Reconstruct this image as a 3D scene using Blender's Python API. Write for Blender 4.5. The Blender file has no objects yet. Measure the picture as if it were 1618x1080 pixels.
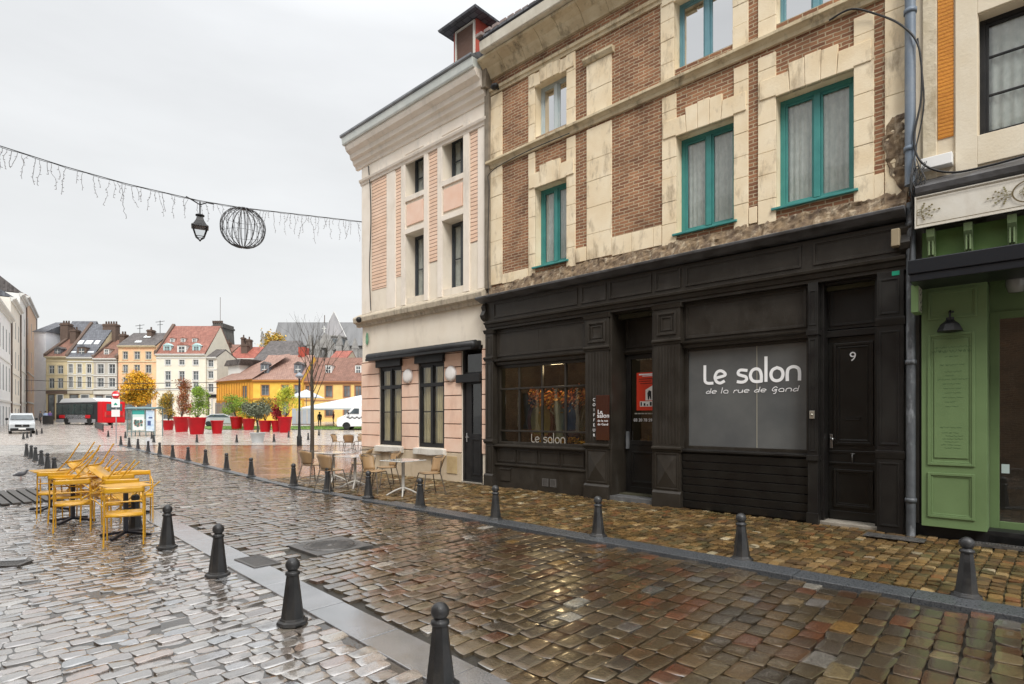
import bpy, bmesh, math, random
import numpy as np
from mathutils import Vector, Matrix, noise
R=math.radians
random.seed(7); rng=np.random.default_rng(7)
SC=bpy.context.scene; COL=SC.collection
# ------------------------------------------------------------------ camera, sky, sun
FPX,CXP,YH,HC=900.0,809.0,658.0,1.65          # photograph: focal length, centre, horizon (px), eye height (m)
cam=bpy.data.cameras.new('camera'); cam.sensor_width=36; cam.lens=36*FPX/1618; cam.shift_y=(YH-540)/1618
cam.clip_end=2000; cam.clip_start=.05
co=bpy.data.objects.new('camera',cam); COL.objects.link(co); co.location=(0,0,HC); co.rotation_euler=(R(90),0,0); SC.camera=co
SC.view_settings.view_transform='Standard'; SC.view_settings.look='None'; SC.view_settings.gamma=1
SC.view_settings.exposure=0.27
W=bpy.data.worlds.new('World'); SC.world=W; W.use_nodes=True
def build_world():
    nt=W.node_tree; N=nt.nodes; L=nt.links; N.clear()
    out=N.new('ShaderNodeOutputWorld'); bg=N.new('ShaderNodeBackground'); bg.inputs[1].default_value=.1
    sky=N.new('ShaderNodeTexSky'); sky.sky_type='NISHITA'; sky.sun_disc=False; sky.sun_elevation=R(50); sky.sun_rotation=R(168)
    tc=N.new('ShaderNodeTexCoord'); sep=N.new('ShaderNodeSeparateXYZ'); L.new(tc.outputs['Generated'],sep.inputs[0])
    ramp=N.new('ShaderNodeValToRGB'); cr=ramp.color_ramp               # overcast: a bright zenith over a paler horizon
    cr.elements[0].position=0.0; cr.elements[0].color=(.83,.83,.81,1)
    cr.elements[1].position=1.0; cr.elements[1].color=(1,1,1,1)
    e=cr.elements.new(.22); e.color=(.785,.795,.795,1)
    e=cr.elements.new(.55); e.color=(.80,.815,.83,1)
    L.new(sep.outputs[2],ramp.inputs[0])
    # brighter overhead than the ramp can hold
    mr=N.new('ShaderNodeMapRange'); mr.inputs[1].default_value=.55; mr.inputs[2].default_value=1; mr.inputs[3].default_value=9.5; mr.inputs[4].default_value=25
    L.new(sep.outputs[2],mr.inputs[0])
    mp=N.new('ShaderNodeMapping'); mp.inputs['Scale'].default_value=(1.2,1.2,4.5); L.new(tc.outputs['Generated'],mp.inputs[0])
    nz=N.new('ShaderNodeTexNoise'); nz.inputs['Scale'].default_value=1.3; nz.inputs['Detail'].default_value=5; nz.inputs['Roughness'].default_value=.55
    L.new(mp.outputs[0],nz.inputs[0])
    nr=N.new('ShaderNodeMapRange'); nr.inputs[1].default_value=.3; nr.inputs[2].default_value=.7; nr.inputs[3].default_value=.89; nr.inputs[4].default_value=1.05
    L.new(nz.outputs[0],nr.inputs[0])
    m1=N.new('ShaderNodeMath'); m1.operation='MULTIPLY'; L.new(mr.outputs[0],m1.inputs[0]); L.new(nr.outputs[0],m1.inputs[1])
    vm=N.new('ShaderNodeVectorMath'); vm.operation='SCALE'; L.new(ramp.outputs[0],vm.inputs[0]); L.new(m1.outputs[0],vm.inputs['Scale'])
    mx=N.new('ShaderNodeMixRGB'); mx.inputs[0].default_value=.06; L.new(vm.outputs[0],mx.inputs[1]); L.new(sky.outputs[0],mx.inputs[2])
    L.new(mx.outputs[0],bg.inputs[0]); L.new(bg.outputs[0],out.inputs[0])
build_world()
T=math.atan(969/900); NX,NY=math.cos(T),math.sin(T); EX,EY=math.sin(T),-math.cos(T)
sl=bpy.data.lights.new('sun','SUN'); sl.energy=2.4; sl.angle=R(22); sl.color=(1,.97,.93)
so=bpy.data.objects.new('sun',sl); COL.objects.link(so)
so.rotation_euler=(Vector((-1.0*EX+.7*NX,-1.0*EY+.7*NY,-1.3))).to_track_quat('-Z','Y').to_euler()
# ------------------------------------------------------------------ the street frame: E along the facades (towards the camera), N into them
T=math.atan(969/900); NX,NY=math.cos(T),math.sin(T); EX,EY=math.sin(T),-math.cos(T)
DF=HC*math.cos(T)/.1165                        # distance from the eye to the facade plane, 9.64 m
ROTZ=math.atan2(EY,EX)
def wp(x,d,z=0):  # street frame -> world.  x along E, d along N (0 at the eye)
    return Vector((x*EX+d*NX, x*EY+d*NY, z))
def ray(px,py): return ((px-CXP)/FPX,1.0,(YH-py)/FPX)
def fx(px,dep=0):
    r=ray(px,0); k=(DF+dep)/(r[0]*NX+r[1]*NY); return k*(r[0]*EX+r[1]*EY)
def fz(px,py,dep=0):
    r=ray(px,py); k=(DF+dep)/(r[0]*NX+r[1]*NY); return HC+k*r[2]
def sstep(a,b,t):
    t=min(1,max(0,(t-a)/(b-a))); return t*t*(3-2*t)
def gz(X,Y):                                   # the square rises gently beyond 50 m
    return .62*sstep(50,72,Y)+max(0,Y-72)*.015
def gp(px,py):                                 # ground point seen at a pixel
    Z=FPX*HC/(py-YH)
    for _ in range(60): Z=.5*Z+.5*FPX*(HC-gz(0,Z))/(py-YH)
    X=(px-CXP)/FPX*Z
    return Vector((X,Z,gz(X,Z)))
def zat(py,Y): return HC+(YH-py)/FPX*Y
def xat(px,Y): return (px-CXP)/FPX*Y
# ------------------------------------------------------------------ materials
MATS={}
def nt_of(m): return m.node_tree.nodes,m.node_tree.links
def mat(name,col,rough=.6,col2=None,nscale=3.0,bump=0,bscale=40,metal=0,spec=.5,coat=0,detail=6,contrast=(.35,.65),r2=None,stretch=(1,1,1),emit=0,ior=1.5,stain=None):
    if name in MATS: return MATS[name]
    m=bpy.data.materials.new(name); m.use_nodes=True; N,L=nt_of(m); b=N['Principled BSDF']
    b.inputs['Roughness'].default_value=rough; b.inputs['Metallic'].default_value=metal
    b.inputs['Specular IOR Level'].default_value=spec; b.inputs['Coat Weight'].default_value=coat; b.inputs['Coat Roughness'].default_value=.1
    b.inputs['IOR'].default_value=ior
    b.inputs['Base Color'].default_value=(*col,1)
    tc=N.new('ShaderNodeTexCoord'); mp=N.new('ShaderNodeMapping'); mp.inputs['Scale'].default_value=stretch; L.new(tc.outputs['Object'],mp.inputs[0])
    if col2 is not None or r2 is not None:
        nz=N.new('ShaderNodeTexNoise'); nz.inputs['Scale'].default_value=nscale; nz.inputs['Detail'].default_value=detail; nz.inputs['Roughness'].default_value=.6
        L.new(mp.outputs[0],nz.inputs[0])
        mr=N.new('ShaderNodeMapRange'); mr.inputs[1].default_value=contrast[0]; mr.inputs[2].default_value=contrast[1]; L.new(nz.outputs[0],mr.inputs[0])
        if col2 is not None:
            mx=N.new('ShaderNodeMixRGB'); mx.inputs[1].default_value=(*col,1); mx.inputs[2].default_value=(*col2,1); L.new(mr.outputs[0],mx.inputs[0])
            last=mx.outputs[0]
            if stain:
                n2=N.new('ShaderNodeTexNoise'); n2.inputs['Scale'].default_value=stain[1]; n2.inputs['Detail'].default_value=8; n2.inputs['Roughness'].default_value=.7
                m2=N.new('ShaderNodeMapping'); m2.inputs['Scale'].default_value=(1,1,.35); L.new(tc.outputs['Object'],m2.inputs[0]); L.new(m2.outputs[0],n2.inputs[0])
                r3=N.new('ShaderNodeMapRange'); r3.inputs[1].default_value=.52; r3.inputs[2].default_value=.72; r3.inputs[4].default_value=stain[2]; L.new(n2.outputs[0],r3.inputs[0])
                x2=N.new('ShaderNodeMixRGB'); x2.inputs[2].default_value=(*stain[0],1); L.new(r3.outputs[0],x2.inputs[0]); L.new(last,x2.inputs[1]); last=x2.outputs[0]
            L.new(last,b.inputs['Base Color'])
        if r2 is not None:
            rr=N.new('ShaderNodeMapRange'); rr.inputs[3].default_value=rough; rr.inputs[4].default_value=r2; L.new(mr.outputs[0],rr.inputs[0]); L.new(rr.outputs[0],b.inputs['Roughness'])
    if bump:
        n2=N.new('ShaderNodeTexNoise'); n2.inputs['Scale'].default_value=bscale; n2.inputs['Detail'].default_value=4; L.new(tc.outputs['Object'],n2.inputs[0])
        bp=N.new('ShaderNodeBump'); bp.inputs['Strength'].default_value=bump; bp.inputs['Distance'].default_value=.01; L.new(n2.outputs[0],bp.inputs['Height']); L.new(bp.outputs[0],b.inputs['Normal'])
    if emit: b.inputs['Emission Color'].default_value=(*col,1); b.inputs['Emission Strength'].default_value=emit
    MATS[name]=m; return m
def brickmat(name,c1,c2,mortar,bw=.21,bh=.06,ms=.012,rough=.85,bump=.6,axis='xz',squash=.5,rot=0,bias=0,rough2=None,spec=.4,nmix=.5,ior=1.5,dark=(.5,1.25)):
    if name in MATS: return MATS[name]
    m=bpy.data.materials.new(name); m.use_nodes=True; N,L=nt_of(m); b=N['Principled BSDF']
    tc=N.new('ShaderNodeTexCoord'); mp=N.new('ShaderNodeMapping'); L.new(tc.outputs['Object'],mp.inputs[0])
    if axis=='xz': mp.inputs['Rotation'].default_value=(R(-90),0,0)
    if axis=='xy': mp.inputs['Rotation'].default_value=(0,0,rot)
    wn=N.new('ShaderNodeTexNoise'); wn.inputs['Scale'].default_value=3; wn.inputs['Detail'].default_value=3; L.new(tc.outputs['Object'],wn.inputs[0])
    wm=N.new('ShaderNodeVectorMath'); wm.operation='MULTIPLY_ADD'; wm.inputs[1].default_value=(.035,.035,.035); L.new(wn.outputs['Color'],wm.inputs[0])
    w2=N.new('ShaderNodeTexNoise'); w2.inputs['Scale'].default_value=22; w2.inputs['Detail'].default_value=2; L.new(tc.outputs['Object'],w2.inputs[0])
    w3=N.new('ShaderNodeVectorMath'); w3.operation='MULTIPLY_ADD'; w3.inputs[1].default_value=(.016,.016,.016) if bh<.1 else (.004,)*3; L.new(w2.outputs['Color'],w3.inputs[0]); L.new(mp.outputs[0],w3.inputs[2]); L.new(w3.outputs[0],wm.inputs[2])
    br=N.new('ShaderNodeTexBrick'); br.inputs['Scale'].default_value=1; br.inputs['Brick Width'].default_value=bw; br.inputs['Row Height'].default_value=bh; br.inputs['Mortar Size'].default_value=ms
    br.inputs['Mortar Smooth'].default_value=.3; br.inputs['Bias'].default_value=bias; br.offset=squash
    br.inputs['Color1'].default_value=(*c1,1); br.inputs['Color2'].default_value=(*c2,1); br.inputs['Mortar'].default_value=(*mortar,1)
    L.new(wm.outputs[0],br.inputs['Vector'])
    nz=N.new('ShaderNodeTexNoise'); nz.inputs['Scale'].default_value=1.4; nz.inputs['Detail'].default_value=8; nz.inputs['Roughness'].default_value=.65; L.new(tc.outputs['Object'],nz.inputs[0])
    mr=N.new('ShaderNodeMapRange'); mr.inputs[1].default_value=.3; mr.inputs[2].default_value=.7; mr.inputs[3].default_value=dark[0]; mr.inputs[4].default_value=dark[1]; L.new(nz.outputs[0],mr.inputs[0])
    sc=N.new('ShaderNodeVectorMath'); sc.operation='SCALE'; L.new(br.outputs['Color'],sc.inputs[0]); L.new(mr.outputs[0],sc.inputs['Scale'])
    L.new(sc.outputs[0],b.inputs['Base Color']); b.inputs['Roughness'].default_value=rough; b.inputs['Specular IOR Level'].default_value=spec; b.inputs['IOR'].default_value=ior
    if rough2 is not None:
        rr=N.new('ShaderNodeMapRange'); rr.inputs[1].default_value=.4; rr.inputs[2].default_value=.6; rr.inputs[3].default_value=rough; rr.inputs[4].default_value=rough2; L.new(nz.outputs[0],rr.inputs[0]); L.new(rr.outputs[0],b.inputs['Roughness'])
    f=N.new('ShaderNodeTexNoise'); f.inputs['Scale'].default_value=45; f.inputs['Detail'].default_value=3; L.new(tc.outputs['Object'],f.inputs[0])
    ad=N.new('ShaderNodeMath'); ad.operation='MULTIPLY_ADD'; ad.inputs[1].default_value=nmix; L.new(f.outputs[0],ad.inputs[0])
    iv=N.new('ShaderNodeMath'); iv.operation='MULTIPLY'; iv.inputs[1].default_value=-1; L.new(br.outputs['Fac'],iv.inputs[0]); L.new(iv.outputs[0],ad.inputs[2])
    bp=N.new('ShaderNodeBump'); bp.inputs['Strength'].default_value=bump; bp.inputs['Distance'].default_value=.012; L.new(ad.outputs[0],bp.inputs['Height']); L.new(bp.outputs[0],b.inputs['Normal'])
    MATS[name]=m; return m
def glassmat(name,tint=(.75,.8,.78),refl=1.0,rough=.02,wave=.0,base=.04):
    if name in MATS: return MATS[name]
    m=bpy.data.materials.new(name); m.use_nodes=True; N,L=nt_of(m); N.remove(N['Principled BSDF']); out=N['Material Output']
    tr=N.new('ShaderNodeBsdfTransparent'); tr.inputs[0].default_value=(*tint,1); gl=N.new('ShaderNodeBsdfGlossy'); gl.inputs['Roughness'].default_value=rough
    lw=N.new('ShaderNodeLayerWeight'); lw.inputs[0].default_value=.35
    mr=N.new('ShaderNodeMapRange'); mr.inputs[3].default_value=base; mr.inputs[4].default_value=refl; L.new(lw.outputs['Fresnel'],mr.inputs[0])
    mx=N.new('ShaderNodeMixShader'); L.new(mr.outputs[0],mx.inputs[0]); L.new(tr.outputs[0],mx.inputs[1]); L.new(gl.outputs[0],mx.inputs[2]); L.new(mx.outputs[0],out.inputs[0])
    if wave:
        tc=N.new('ShaderNodeTexCoord'); nz=N.new('ShaderNodeTexNoise'); nz.inputs['Scale'].default_value=2.2; nz.inputs['Detail'].default_value=1; L.new(tc.outputs['Object'],nz.inputs[0])
        bp=N.new('ShaderNodeBump'); bp.inputs['Strength'].default_value=wave; bp.inputs['Distance'].default_value=.02; L.new(nz.outputs[0],bp.inputs['Height']); L.new(bp.outputs[0],gl.inputs['Normal'])
    MATS[name]=m; return m
def attrmat(name,rough=.25,r2=.5,spec=.6,ior=1.5,bump=.4,bscale=60,coat=0,nscale=1.2,speck=.35,trans=0,dirt=None):
    """base colour from each stone's (or leaf's) own colour, times a little grain"""
    if name in MATS: return MATS[name]
    m=bpy.data.materials.new(name); m.use_nodes=True; N,L=nt_of(m); b=N['Principled BSDF']
    at=N.new('ShaderNodeAttribute'); at.attribute_name='tone'
    tc=N.new('ShaderNodeTexCoord')
    f=N.new('ShaderNodeTexNoise'); f.inputs['Scale'].default_value=bscale; f.inputs['Detail'].default_value=5; f.inputs['Roughness'].default_value=.65; L.new(tc.outputs['Object'],f.inputs[0])
    mr=N.new('ShaderNodeMapRange'); mr.inputs[1].default_value=.3; mr.inputs[2].default_value=.7; mr.inputs[3].default_value=1-speck; mr.inputs[4].default_value=1+speck; L.new(f.outputs[0],mr.inputs[0])
    sc=N.new('ShaderNodeVectorMath'); sc.operation='SCALE'; L.new(at.outputs['Color'],sc.inputs[0]); L.new(mr.outputs[0],sc.inputs['Scale'])
    if dirt:
        dn=N.new('ShaderNodeTexNoise'); dn.inputs['Scale'].default_value=dirt[1]; dn.inputs['Detail'].default_value=9; dn.inputs['Roughness'].default_value=.72; L.new(tc.outputs['Object'],dn.inputs[0])
        dr_=N.new('ShaderNodeMapRange'); dr_.inputs[1].default_value=.52; dr_.inputs[2].default_value=.60; dr_.inputs[4].default_value=dirt[2]; L.new(dn.outputs[0],dr_.inputs[0])
        dm_=N.new('ShaderNodeMixRGB'); dm_.inputs[2].default_value=(*dirt[0],1); L.new(dr_.outputs[0],dm_.inputs[0]); L.new(sc.outputs[0],dm_.inputs[1]); L.new(dm_.outputs[0],b.inputs['Base Color'])
    else: L.new(sc.outputs[0],b.inputs['Base Color'])
    nz=N.new('ShaderNodeTexNoise'); nz.inputs['Scale'].default_value=nscale; nz.inputs['Detail'].default_value=5; L.new(tc.outputs['Object'],nz.inputs[0])
    rr=N.new('ShaderNodeMapRange'); rr.inputs[1].default_value=.4; rr.inputs[2].default_value=.62; rr.inputs[3].default_value=rough; rr.inputs[4].default_value=r2; L.new(nz.outputs[0],rr.inputs[0]); L.new(rr.outputs[0],b.inputs['Roughness'])
    b.inputs['Specular IOR Level'].default_value=spec; b.inputs['IOR'].default_value=ior; b.inputs['Coat Weight'].default_value=coat; b.inputs['Coat Roughness'].default_value=.06
    if trans: b.inputs['Subsurface Weight'].default_value=trans; b.inputs['Subsurface Radius'].default_value=(.05,.05,.03)
    if bump:
        bp=N.new('ShaderNodeBump'); bp.inputs['Strength'].default_value=bump; bp.inputs['Distance'].default_value=.004; L.new(f.outputs[0],bp.inputs['Height']); L.new(bp.outputs[0],b.inputs['Normal'])
    MATS[name]=m; return m
# ------------------------------------------------------------------ mesh builder
class MB:
    def __init__(s): s.v=[]; s.f=[]; s.m=[]; s.sm=[]
    def add(s,vs,fs,m=0,smooth=False,M=None):
        o=len(s.v)
        if M is not None: vs=[M@Vector(v) for v in vs]
        s.v+= [tuple(v) for v in vs]
        for f in fs: s.f.append(tuple(i+o for i in f)); s.m.append(m); s.sm.append(smooth)
        return s
    def box(s,x0,x1,y0,y1,z0,z1,m=0,M=None):
        vs=[(x,y,z) for z in (z0,z1) for y in (y0,y1) for x in (x0,x1)]
        return s.add(vs,[(0,2,3,1),(4,5,7,6),(0,1,5,4),(2,6,7,3),(0,4,6,2),(1,3,7,5)],m,False,M)
    def quad(s,a,b,c,d,m=0): return s.add([a,b,c,d],[(0,1,2,3)],m)
    def prism(s,poly,a0,a1,axis='y',m=0,M=None,smooth=False):
        """poly in the two other axes; axis x: (y,z), y: (x,z), z: (x,y)"""
        def P(p,a):
            return {'x':(a,p[0],p[1]),'y':(p[0],a,p[1]),'z':(p[0],p[1],a)}[axis]
        n=len(poly); vs=[P(p,a0) for p in poly]+[P(p,a1) for p in poly]
        fs=[tuple(range(n))[::-1],tuple(range(n,2*n))]; 
        s.add(vs,fs,m,False,M)
        o=len(s.v)-2*n
        for i in range(n):
            j=(i+1)%n; s.f.append((o+i,o+j,o+n+j,o+n+i)); s.m.append(m); s.sm.append(smooth)
        return s
    def tube(s,pts,r,m=0,seg=8,caps=True,M=None,closed=False):
        pts=[Vector(p) for p in pts]; n=len(pts); rs=r if isinstance(r,(list,tuple)) else [r]*n
        vs=[]; prev=None
        for i,p in enumerate(pts):
            if closed: t=(pts[(i+1)%n]-pts[i-1])
            else: t=(pts[min(i+1,n-1)]-pts[max(i-1,0)])
            if t.length<1e-9: t=Vector((0,0,1))
            t.normalize()
            if prev is None:
                u=t.cross(Vector((0,0,1)));  u=u if u.length>1e-3 else t.cross(Vector((0,1,0)))
            else: u=prev-t*prev.dot(t)
            u.normalize(); w=t.cross(u); prev=u
            for k in range(seg):
                a=2*math.pi*k/seg; vs.append(p+(u*math.cos(a)+w*math.sin(a))*rs[i])
        fs=[]
        for i in range(n if closed else n-1):
            j=(i+1)%n
            for k in range(seg):
                l=(k+1)%seg; fs.append((i*seg+k,i*seg+l,j*seg+l,j*seg+k))
        s.add(vs,fs,m,True,M)
        if caps and not closed: 
            s.add(vs[:seg],[tuple(range(seg))[::-1]],m,False,M); s.add(vs[-seg:],[tuple(range(seg))],m,False,M)
        return s
    def lathe(s,prof,c=(0,0,0),seg=24,m=0,M=None,smooth=True,rot=0):
        vs=[]; fs=[]
        for r,z in prof:
            for k in range(seg):
                a=2*math.pi*k/seg+rot; vs.append((c[0]+r*math.cos(a),c[1]+r*math.sin(a),c[2]+z))
        for i in range(len(prof)-1):
            for k in range(seg):
                l=(k+1)%seg; fs.append((i*seg+k,i*seg+l,(i+1)*seg+l,(i+1)*seg+k))
        s.add(vs,fs,m,smooth,M)
        if prof[-1][0]>1e-4: s.add(vs[-seg:],[tuple(range(seg))],m,False,M)
        if prof[0][0]>1e-4: s.add(vs[:seg],[tuple(range(seg))[::-1]],m,False,M)
        return s
    def ball(s,c,r,m=0,seg=16,rings=10,M=None,sc=(1,1,1)):
        prof=[]
        vs=[];fs=[]
        for i in range(rings+1):
            th=math.pi*i/rings-math.pi/2
            for k in range(seg):
                a=2*math.pi*k/seg; vs.append((c[0]+r*sc[0]*math.cos(th)*math.cos(a),c[1]+r*sc[1]*math.cos(th)*math.sin(a),c[2]+r*sc[2]*math.sin(th)))
        for i in range(rings):
            for k in range(seg):
                l=(k+1)%seg; fs.append((i*seg+k,i*seg+l,(i+1)*seg+l,(i+1)*seg+k))
        return s.add(vs,fs,m,True,M)
    def shift(s,dx,dy,dz): s.v=[(a+dx,b+dy,c+dz) for a,b,c in s.v]; return s
    def build(s,name,mats,parent=None,bevel=0,loc=None,rotz=None):
        me=bpy.data.meshes.new(name); me.from_pydata(s.v,[],s.f)
        if not isinstance(mats,(list,tuple)): mats=[mats]
        for mm in mats: me.materials.append(mm)
        if s.f:
            me.polygons.foreach_set('material_index',s.m); me.polygons.foreach_set('use_smooth',s.sm)
        me.update()
        o=bpy.data.objects.new(name,me); COL.objects.link(o)
        if parent is not None: o.parent=parent
        if loc is not None: o.location=loc
        if rotz is not None: o.rotation_euler.z=rotz
        if bevel:
            b=o.modifiers.new('bevel','BEVEL'); b.width=bevel; b.segments=2; b.limit_method='ANGLE'; b.angle_limit=R(50)
        return o
def tag(o,label=None,cat=None,group=None,kind=None):
    if label: o['label']=label
    if cat: o['category']=cat
    if group: o['group']=group
    if kind: o['kind']=kind
    return o
def empty(name,loc,rz=0,label=None,cat=None,group=None):
    o=bpy.data.objects.new(name,None); COL.objects.link(o); o.location=loc; o.rotation_euler.z=rz; o.empty_display_size=.2
    return tag(o,label,cat,group)
def copy_tree(o,parent=None):
    c=o.copy(); COL.objects.link(c); c.parent=parent
    for ch in list(o.children): copy_tree(ch,c)
    return c
def struct(name,mb,m,loc=None,rotz=None):
    o=mb.build(name,m,None,0,loc,rotz); o['kind']='structure'; return o
# ------------------------------------------------------------------ shared materials
M_black=mat('black_paint',(.008,.008,.009),.4,(.018,.018,.018),6,.12,60,r2=.55,spec=.35)
M_iron=mat('bollard_paint',(.012,.013,.014),.34,(.028,.028,.029),5,.3,90,r2=.55,coat=.1,stain=((.07,.06,.045),7,.5))
M_castiron=mat('cast_iron',(.06,.06,.06),.3,(.13,.12,.11),14,.4,60,r2=.5,metal=.3,spec=.8)
M_white=mat('white_plastic',(.78,.78,.76),.4)
M_zinc=mat('zinc',(.16,.17,.18),.4,(.28,.29,.3),3,.1,30,metal=.5,r2=.6)
M_glass=glassmat('window_glass',(.86,.89,.88),.7,.01,.08,.08)
M_glassd=glassmat('dark_glass',(.62,.63,.58),.65,.01,.06,.11)
M_farglass=mat('far_window_glass',(.05,.06,.07),.12,(.14,.16,.18),1.5,0,spec=.9)
M_steel=mat('steel',(.45,.45,.45),.3,metal=1)
M_white_line=mat('white_vinyl',(.82,.82,.82),.5)
M_rubber=mat('rubber',(.012,.012,.012),.7)
# ================================================================== the ground
def stones(name,inside,pitch_s,len_n,n0,n1,s0,s1,z,pal,material,bow=.0008,jit=.008,gap=.007,seed=1,tilt=.013,wob=.03,rnd=.16):
    """individual setts, domed, in courses across the street: n across, s along it"""
    rg=np.random.default_rng(seed); G=6
    u=np.array([-1,-.93,-.4,.4,.93,1]); uu,vv=np.meshgrid(u,u); uu=uu.ravel(); vv=vv.ravel()
    VV=[];TT=[];cnt=0
    nrow=int((s1-s0)/pitch_s)
    pal=np.array(pal,float); wts=pal[:,3]/pal[:,3].sum()
    for i in range(nrow):
        s=s0+i*pitch_s+rg.normal(0,jit*.5)
        n=n0-rg.uniform(0,len_n)
        ph=rg.uniform(0,6)
        while n<n1:
            ln=len_n*rg.uniform(.72,1.28); nc=n+ln/2
            sc=s+wob*math.sin(nc*1.1+s*.35)+rg.normal(0,jit*.35)
            if inside(nc,sc):
                hw=(ln-gap)/2*1.0; hs=(pitch_s-gap)/2*rg.uniform(.97,1.05)
                # rounded rectangle from the square grid
                a=uu;b=vv
                k=rnd
                px=a*np.sqrt(1-k*b*b*.9*np.abs(a)**2); py=b*np.sqrt(1-k*a*a*.9*np.abs(b)**2)
                ew=1+rg.normal(0,.07,4)    # corners pulled about
                fx_=px*hw*(1+.07*rg.normal()*py); fy_=py*hs*(1+.07*rg.normal()*px)
                th=rg.normal(0,.035); cx=fx_*math.cos(th)-fy_*math.sin(th); cy=fx_*math.sin(th)+fy_*math.cos(th)
                edge=np.maximum(np.abs(a),np.abs(b))
                zz=z+rg.normal(0,.0035)+bow*(1-.5*(a*a+b*b)) - .0016*(edge>.99) + rg.normal(0,tilt)*cx+rg.normal(0,tilt)*cy + rg.normal(0,.0005,a.shape)
                x=-NXY[0]*0
                X=(nc+cx)*NX-(sc+cy)*EX; Y=(nc+cx)*NY-(sc+cy)*EY
                VV.append(np.stack([X,Y,zz],1))
                c=pal[rg.choice(len(pal),p=wts),:3]*rg.uniform(.75,1.3)*(1+rg.normal(0,.015,3))
                TT.append(np.clip(c,0,1)); cnt+=1
            n+=ln
    V=np.concatenate(VV); base=(np.arange(cnt)*G*G)[:,None]
    q=[(j*G+i,j*G+i+1,(j+1)*G+i+1,(j+1)*G+i) for j in range(G-1) for i in range(G-1)]
    q=np.array(q); F=(base[:,None,:]+q[None,:,:]).reshape(-1,4)
    # skirt down into the joint
    rim=[i for i in range(G)]+[j*G+G-1 for j in range(1,G)]+[(G-1)*G+i for i in range(G-2,-1,-1)]+[j*G for j in range(G-2,0,-1)]
    rim=np.array(rim); nr=len(rim)
    top_=V.reshape(cnt,G*G,3)[:,rim,:].copy(); low=top_.copy(); low[:,:,2]-=.035
    nv=len(V); V=np.concatenate([V,low.reshape(-1,3),top_.reshape(-1,3)]); tb=nv+cnt*nr+(np.arange(cnt)*nr)[:,None]
    lb=nv+(np.arange(cnt)*nr)[:,None]; k=np.arange(nr); kn=(k+1)%nr
    S=np.stack([tb+k[None,:],lb+k[None,:],lb+kn[None,:],tb+kn[None,:]],2).reshape(-1,4)
    F=np.concatenate([F,S])
    me=bpy.data.meshes.new(name); me.vertices.add(len(V)); me.vertices.foreach_set('co',V.ravel().astype('f4'))
    me.loops.add(F.size); me.loops.foreach_set('vertex_index',F.ravel().astype('i4'))
    me.polygons.add(len(F)); me.polygons.foreach_set('loop_start',(np.arange(len(F))*4).astype('i4')); me.polygons.foreach_set('loop_total',np.full(len(F),4,'i4'))
    me.polygons.foreach_set('use_smooth',np.ones(len(F),bool)); me.update(calc_edges=True)
    T_=np.array(TT); t=np.concatenate([np.repeat(T_,G*G,0),np.repeat(T_,nr,0),np.repeat(T_,nr,0)]); t=np.concatenate([t,np.ones((len(t),1))],1)
    at=me.attributes.new('tone','FLOAT_COLOR','POINT'); at.data.foreach_set('color',t.ravel().astype('f4'))
    me.materials.append(material); me.validate()
    o=bpy.data.objects.new(name,me); COL.objects.link(o); o['kind']='structure'; print(name,cnt); return o
NXY=(0,0)
def sL(s): return 2.68+.057*(s-4.4)          # inner edge of the gutter strip
def sR(s): return 6.19+(0 if s<13 else .09*(s-13))
def sheet(name,n0f,n1f,s0,s1,z,m,dn=6,ds=2.0,follow=True):
    """a sheet in the street frame that follows the rise of the ground"""
    b=MB(); k=max(2,int((s1-s0)/ds)); vs=[];fs=[]
    for i in range(k+1):
        s=s0+(s1-s0)*i/k; a=n0f(s) if callable(n0f) else n0f; c=n1f(s) if callable(n1f) else n1f
        for j in range(dn+1):
            n=a+(c-a)*j/dn; p=wp(-s,n); vs.append((p.x,p.y,z+gz(p.x,p.y)))
    for i in range(k):
        for j in range(dn): q=i*(dn+1)+j; fs.append((q,q+dn+1,q+dn+2,q+1))
    b.add(vs,fs,0,True); return struct(name,b,m)
PAL_ROAD=[(.085,.054,.026,6),(.078,.056,.030,6),(.105,.045,.022,1.6),(.070,.036,.018,1.8),(.125,.092,.048,1.4),(.26,.24,.205,.4),(.055,.043,.029,3.5),(.14,.08,.026,.5),(.11,.10,.085,.7)]
PAL_PAV=[(.24,.205,.175,5),(.28,.245,.215,4),(.26,.185,.14,2.5),(.17,.145,.12,2.5),(.33,.30,.27,1.5),(.11,.082,.058,1.4),(.21,.21,.215,1.5)]
PAL_SIDE=[(.11,.066,.024,5),(.15,.092,.034,4),(.07,.042,.018,3),(.22,.15,.07,1.6),(.13,.06,.022,.7),(.085,.065,.028,2),(.30,.25,.16,.4)]
M_sett=attrmat('wet_road_setts',.07,.24,1,2.35,.4,55,coat=.45,speck=.5,dirt=((.05,.036,.02),2.6,.7))
M_settp=attrmat('wet_pavement_setts',.05,.17,1,2.5,.35,60,coat=1,speck=.3,dirt=((.06,.045,.028),3.2,.9))
M_setts=attrmat('sidewalk_setts',.26,.5,.6,1.5,.6,70,coat=.1,speck=.55,dirt=((.035,.028,.012),3.5,.8))
M_bed=mat('wet_joint_grit',(.018,.015,.011),.3,(.035,.03,.02),25,.5,120,r2=.6,spec=.6)
M_bedp=mat('wet_pavement_joint',(.035,.03,.025),.07,(.07,.06,.05),9,.25,50,r2=.22,ior=1.7,spec=.8)
M_beds=mat('sidewalk_joint',(.035,.03,.015),.4,(.06,.05,.02),12,.5,90,r2=.7)
M_granite=mat('wet_granite_kerb',(.045,.05,.056),.2,(.075,.08,.085),60,.35,160,r2=.42,ior=1.6,spec=.7)
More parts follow.
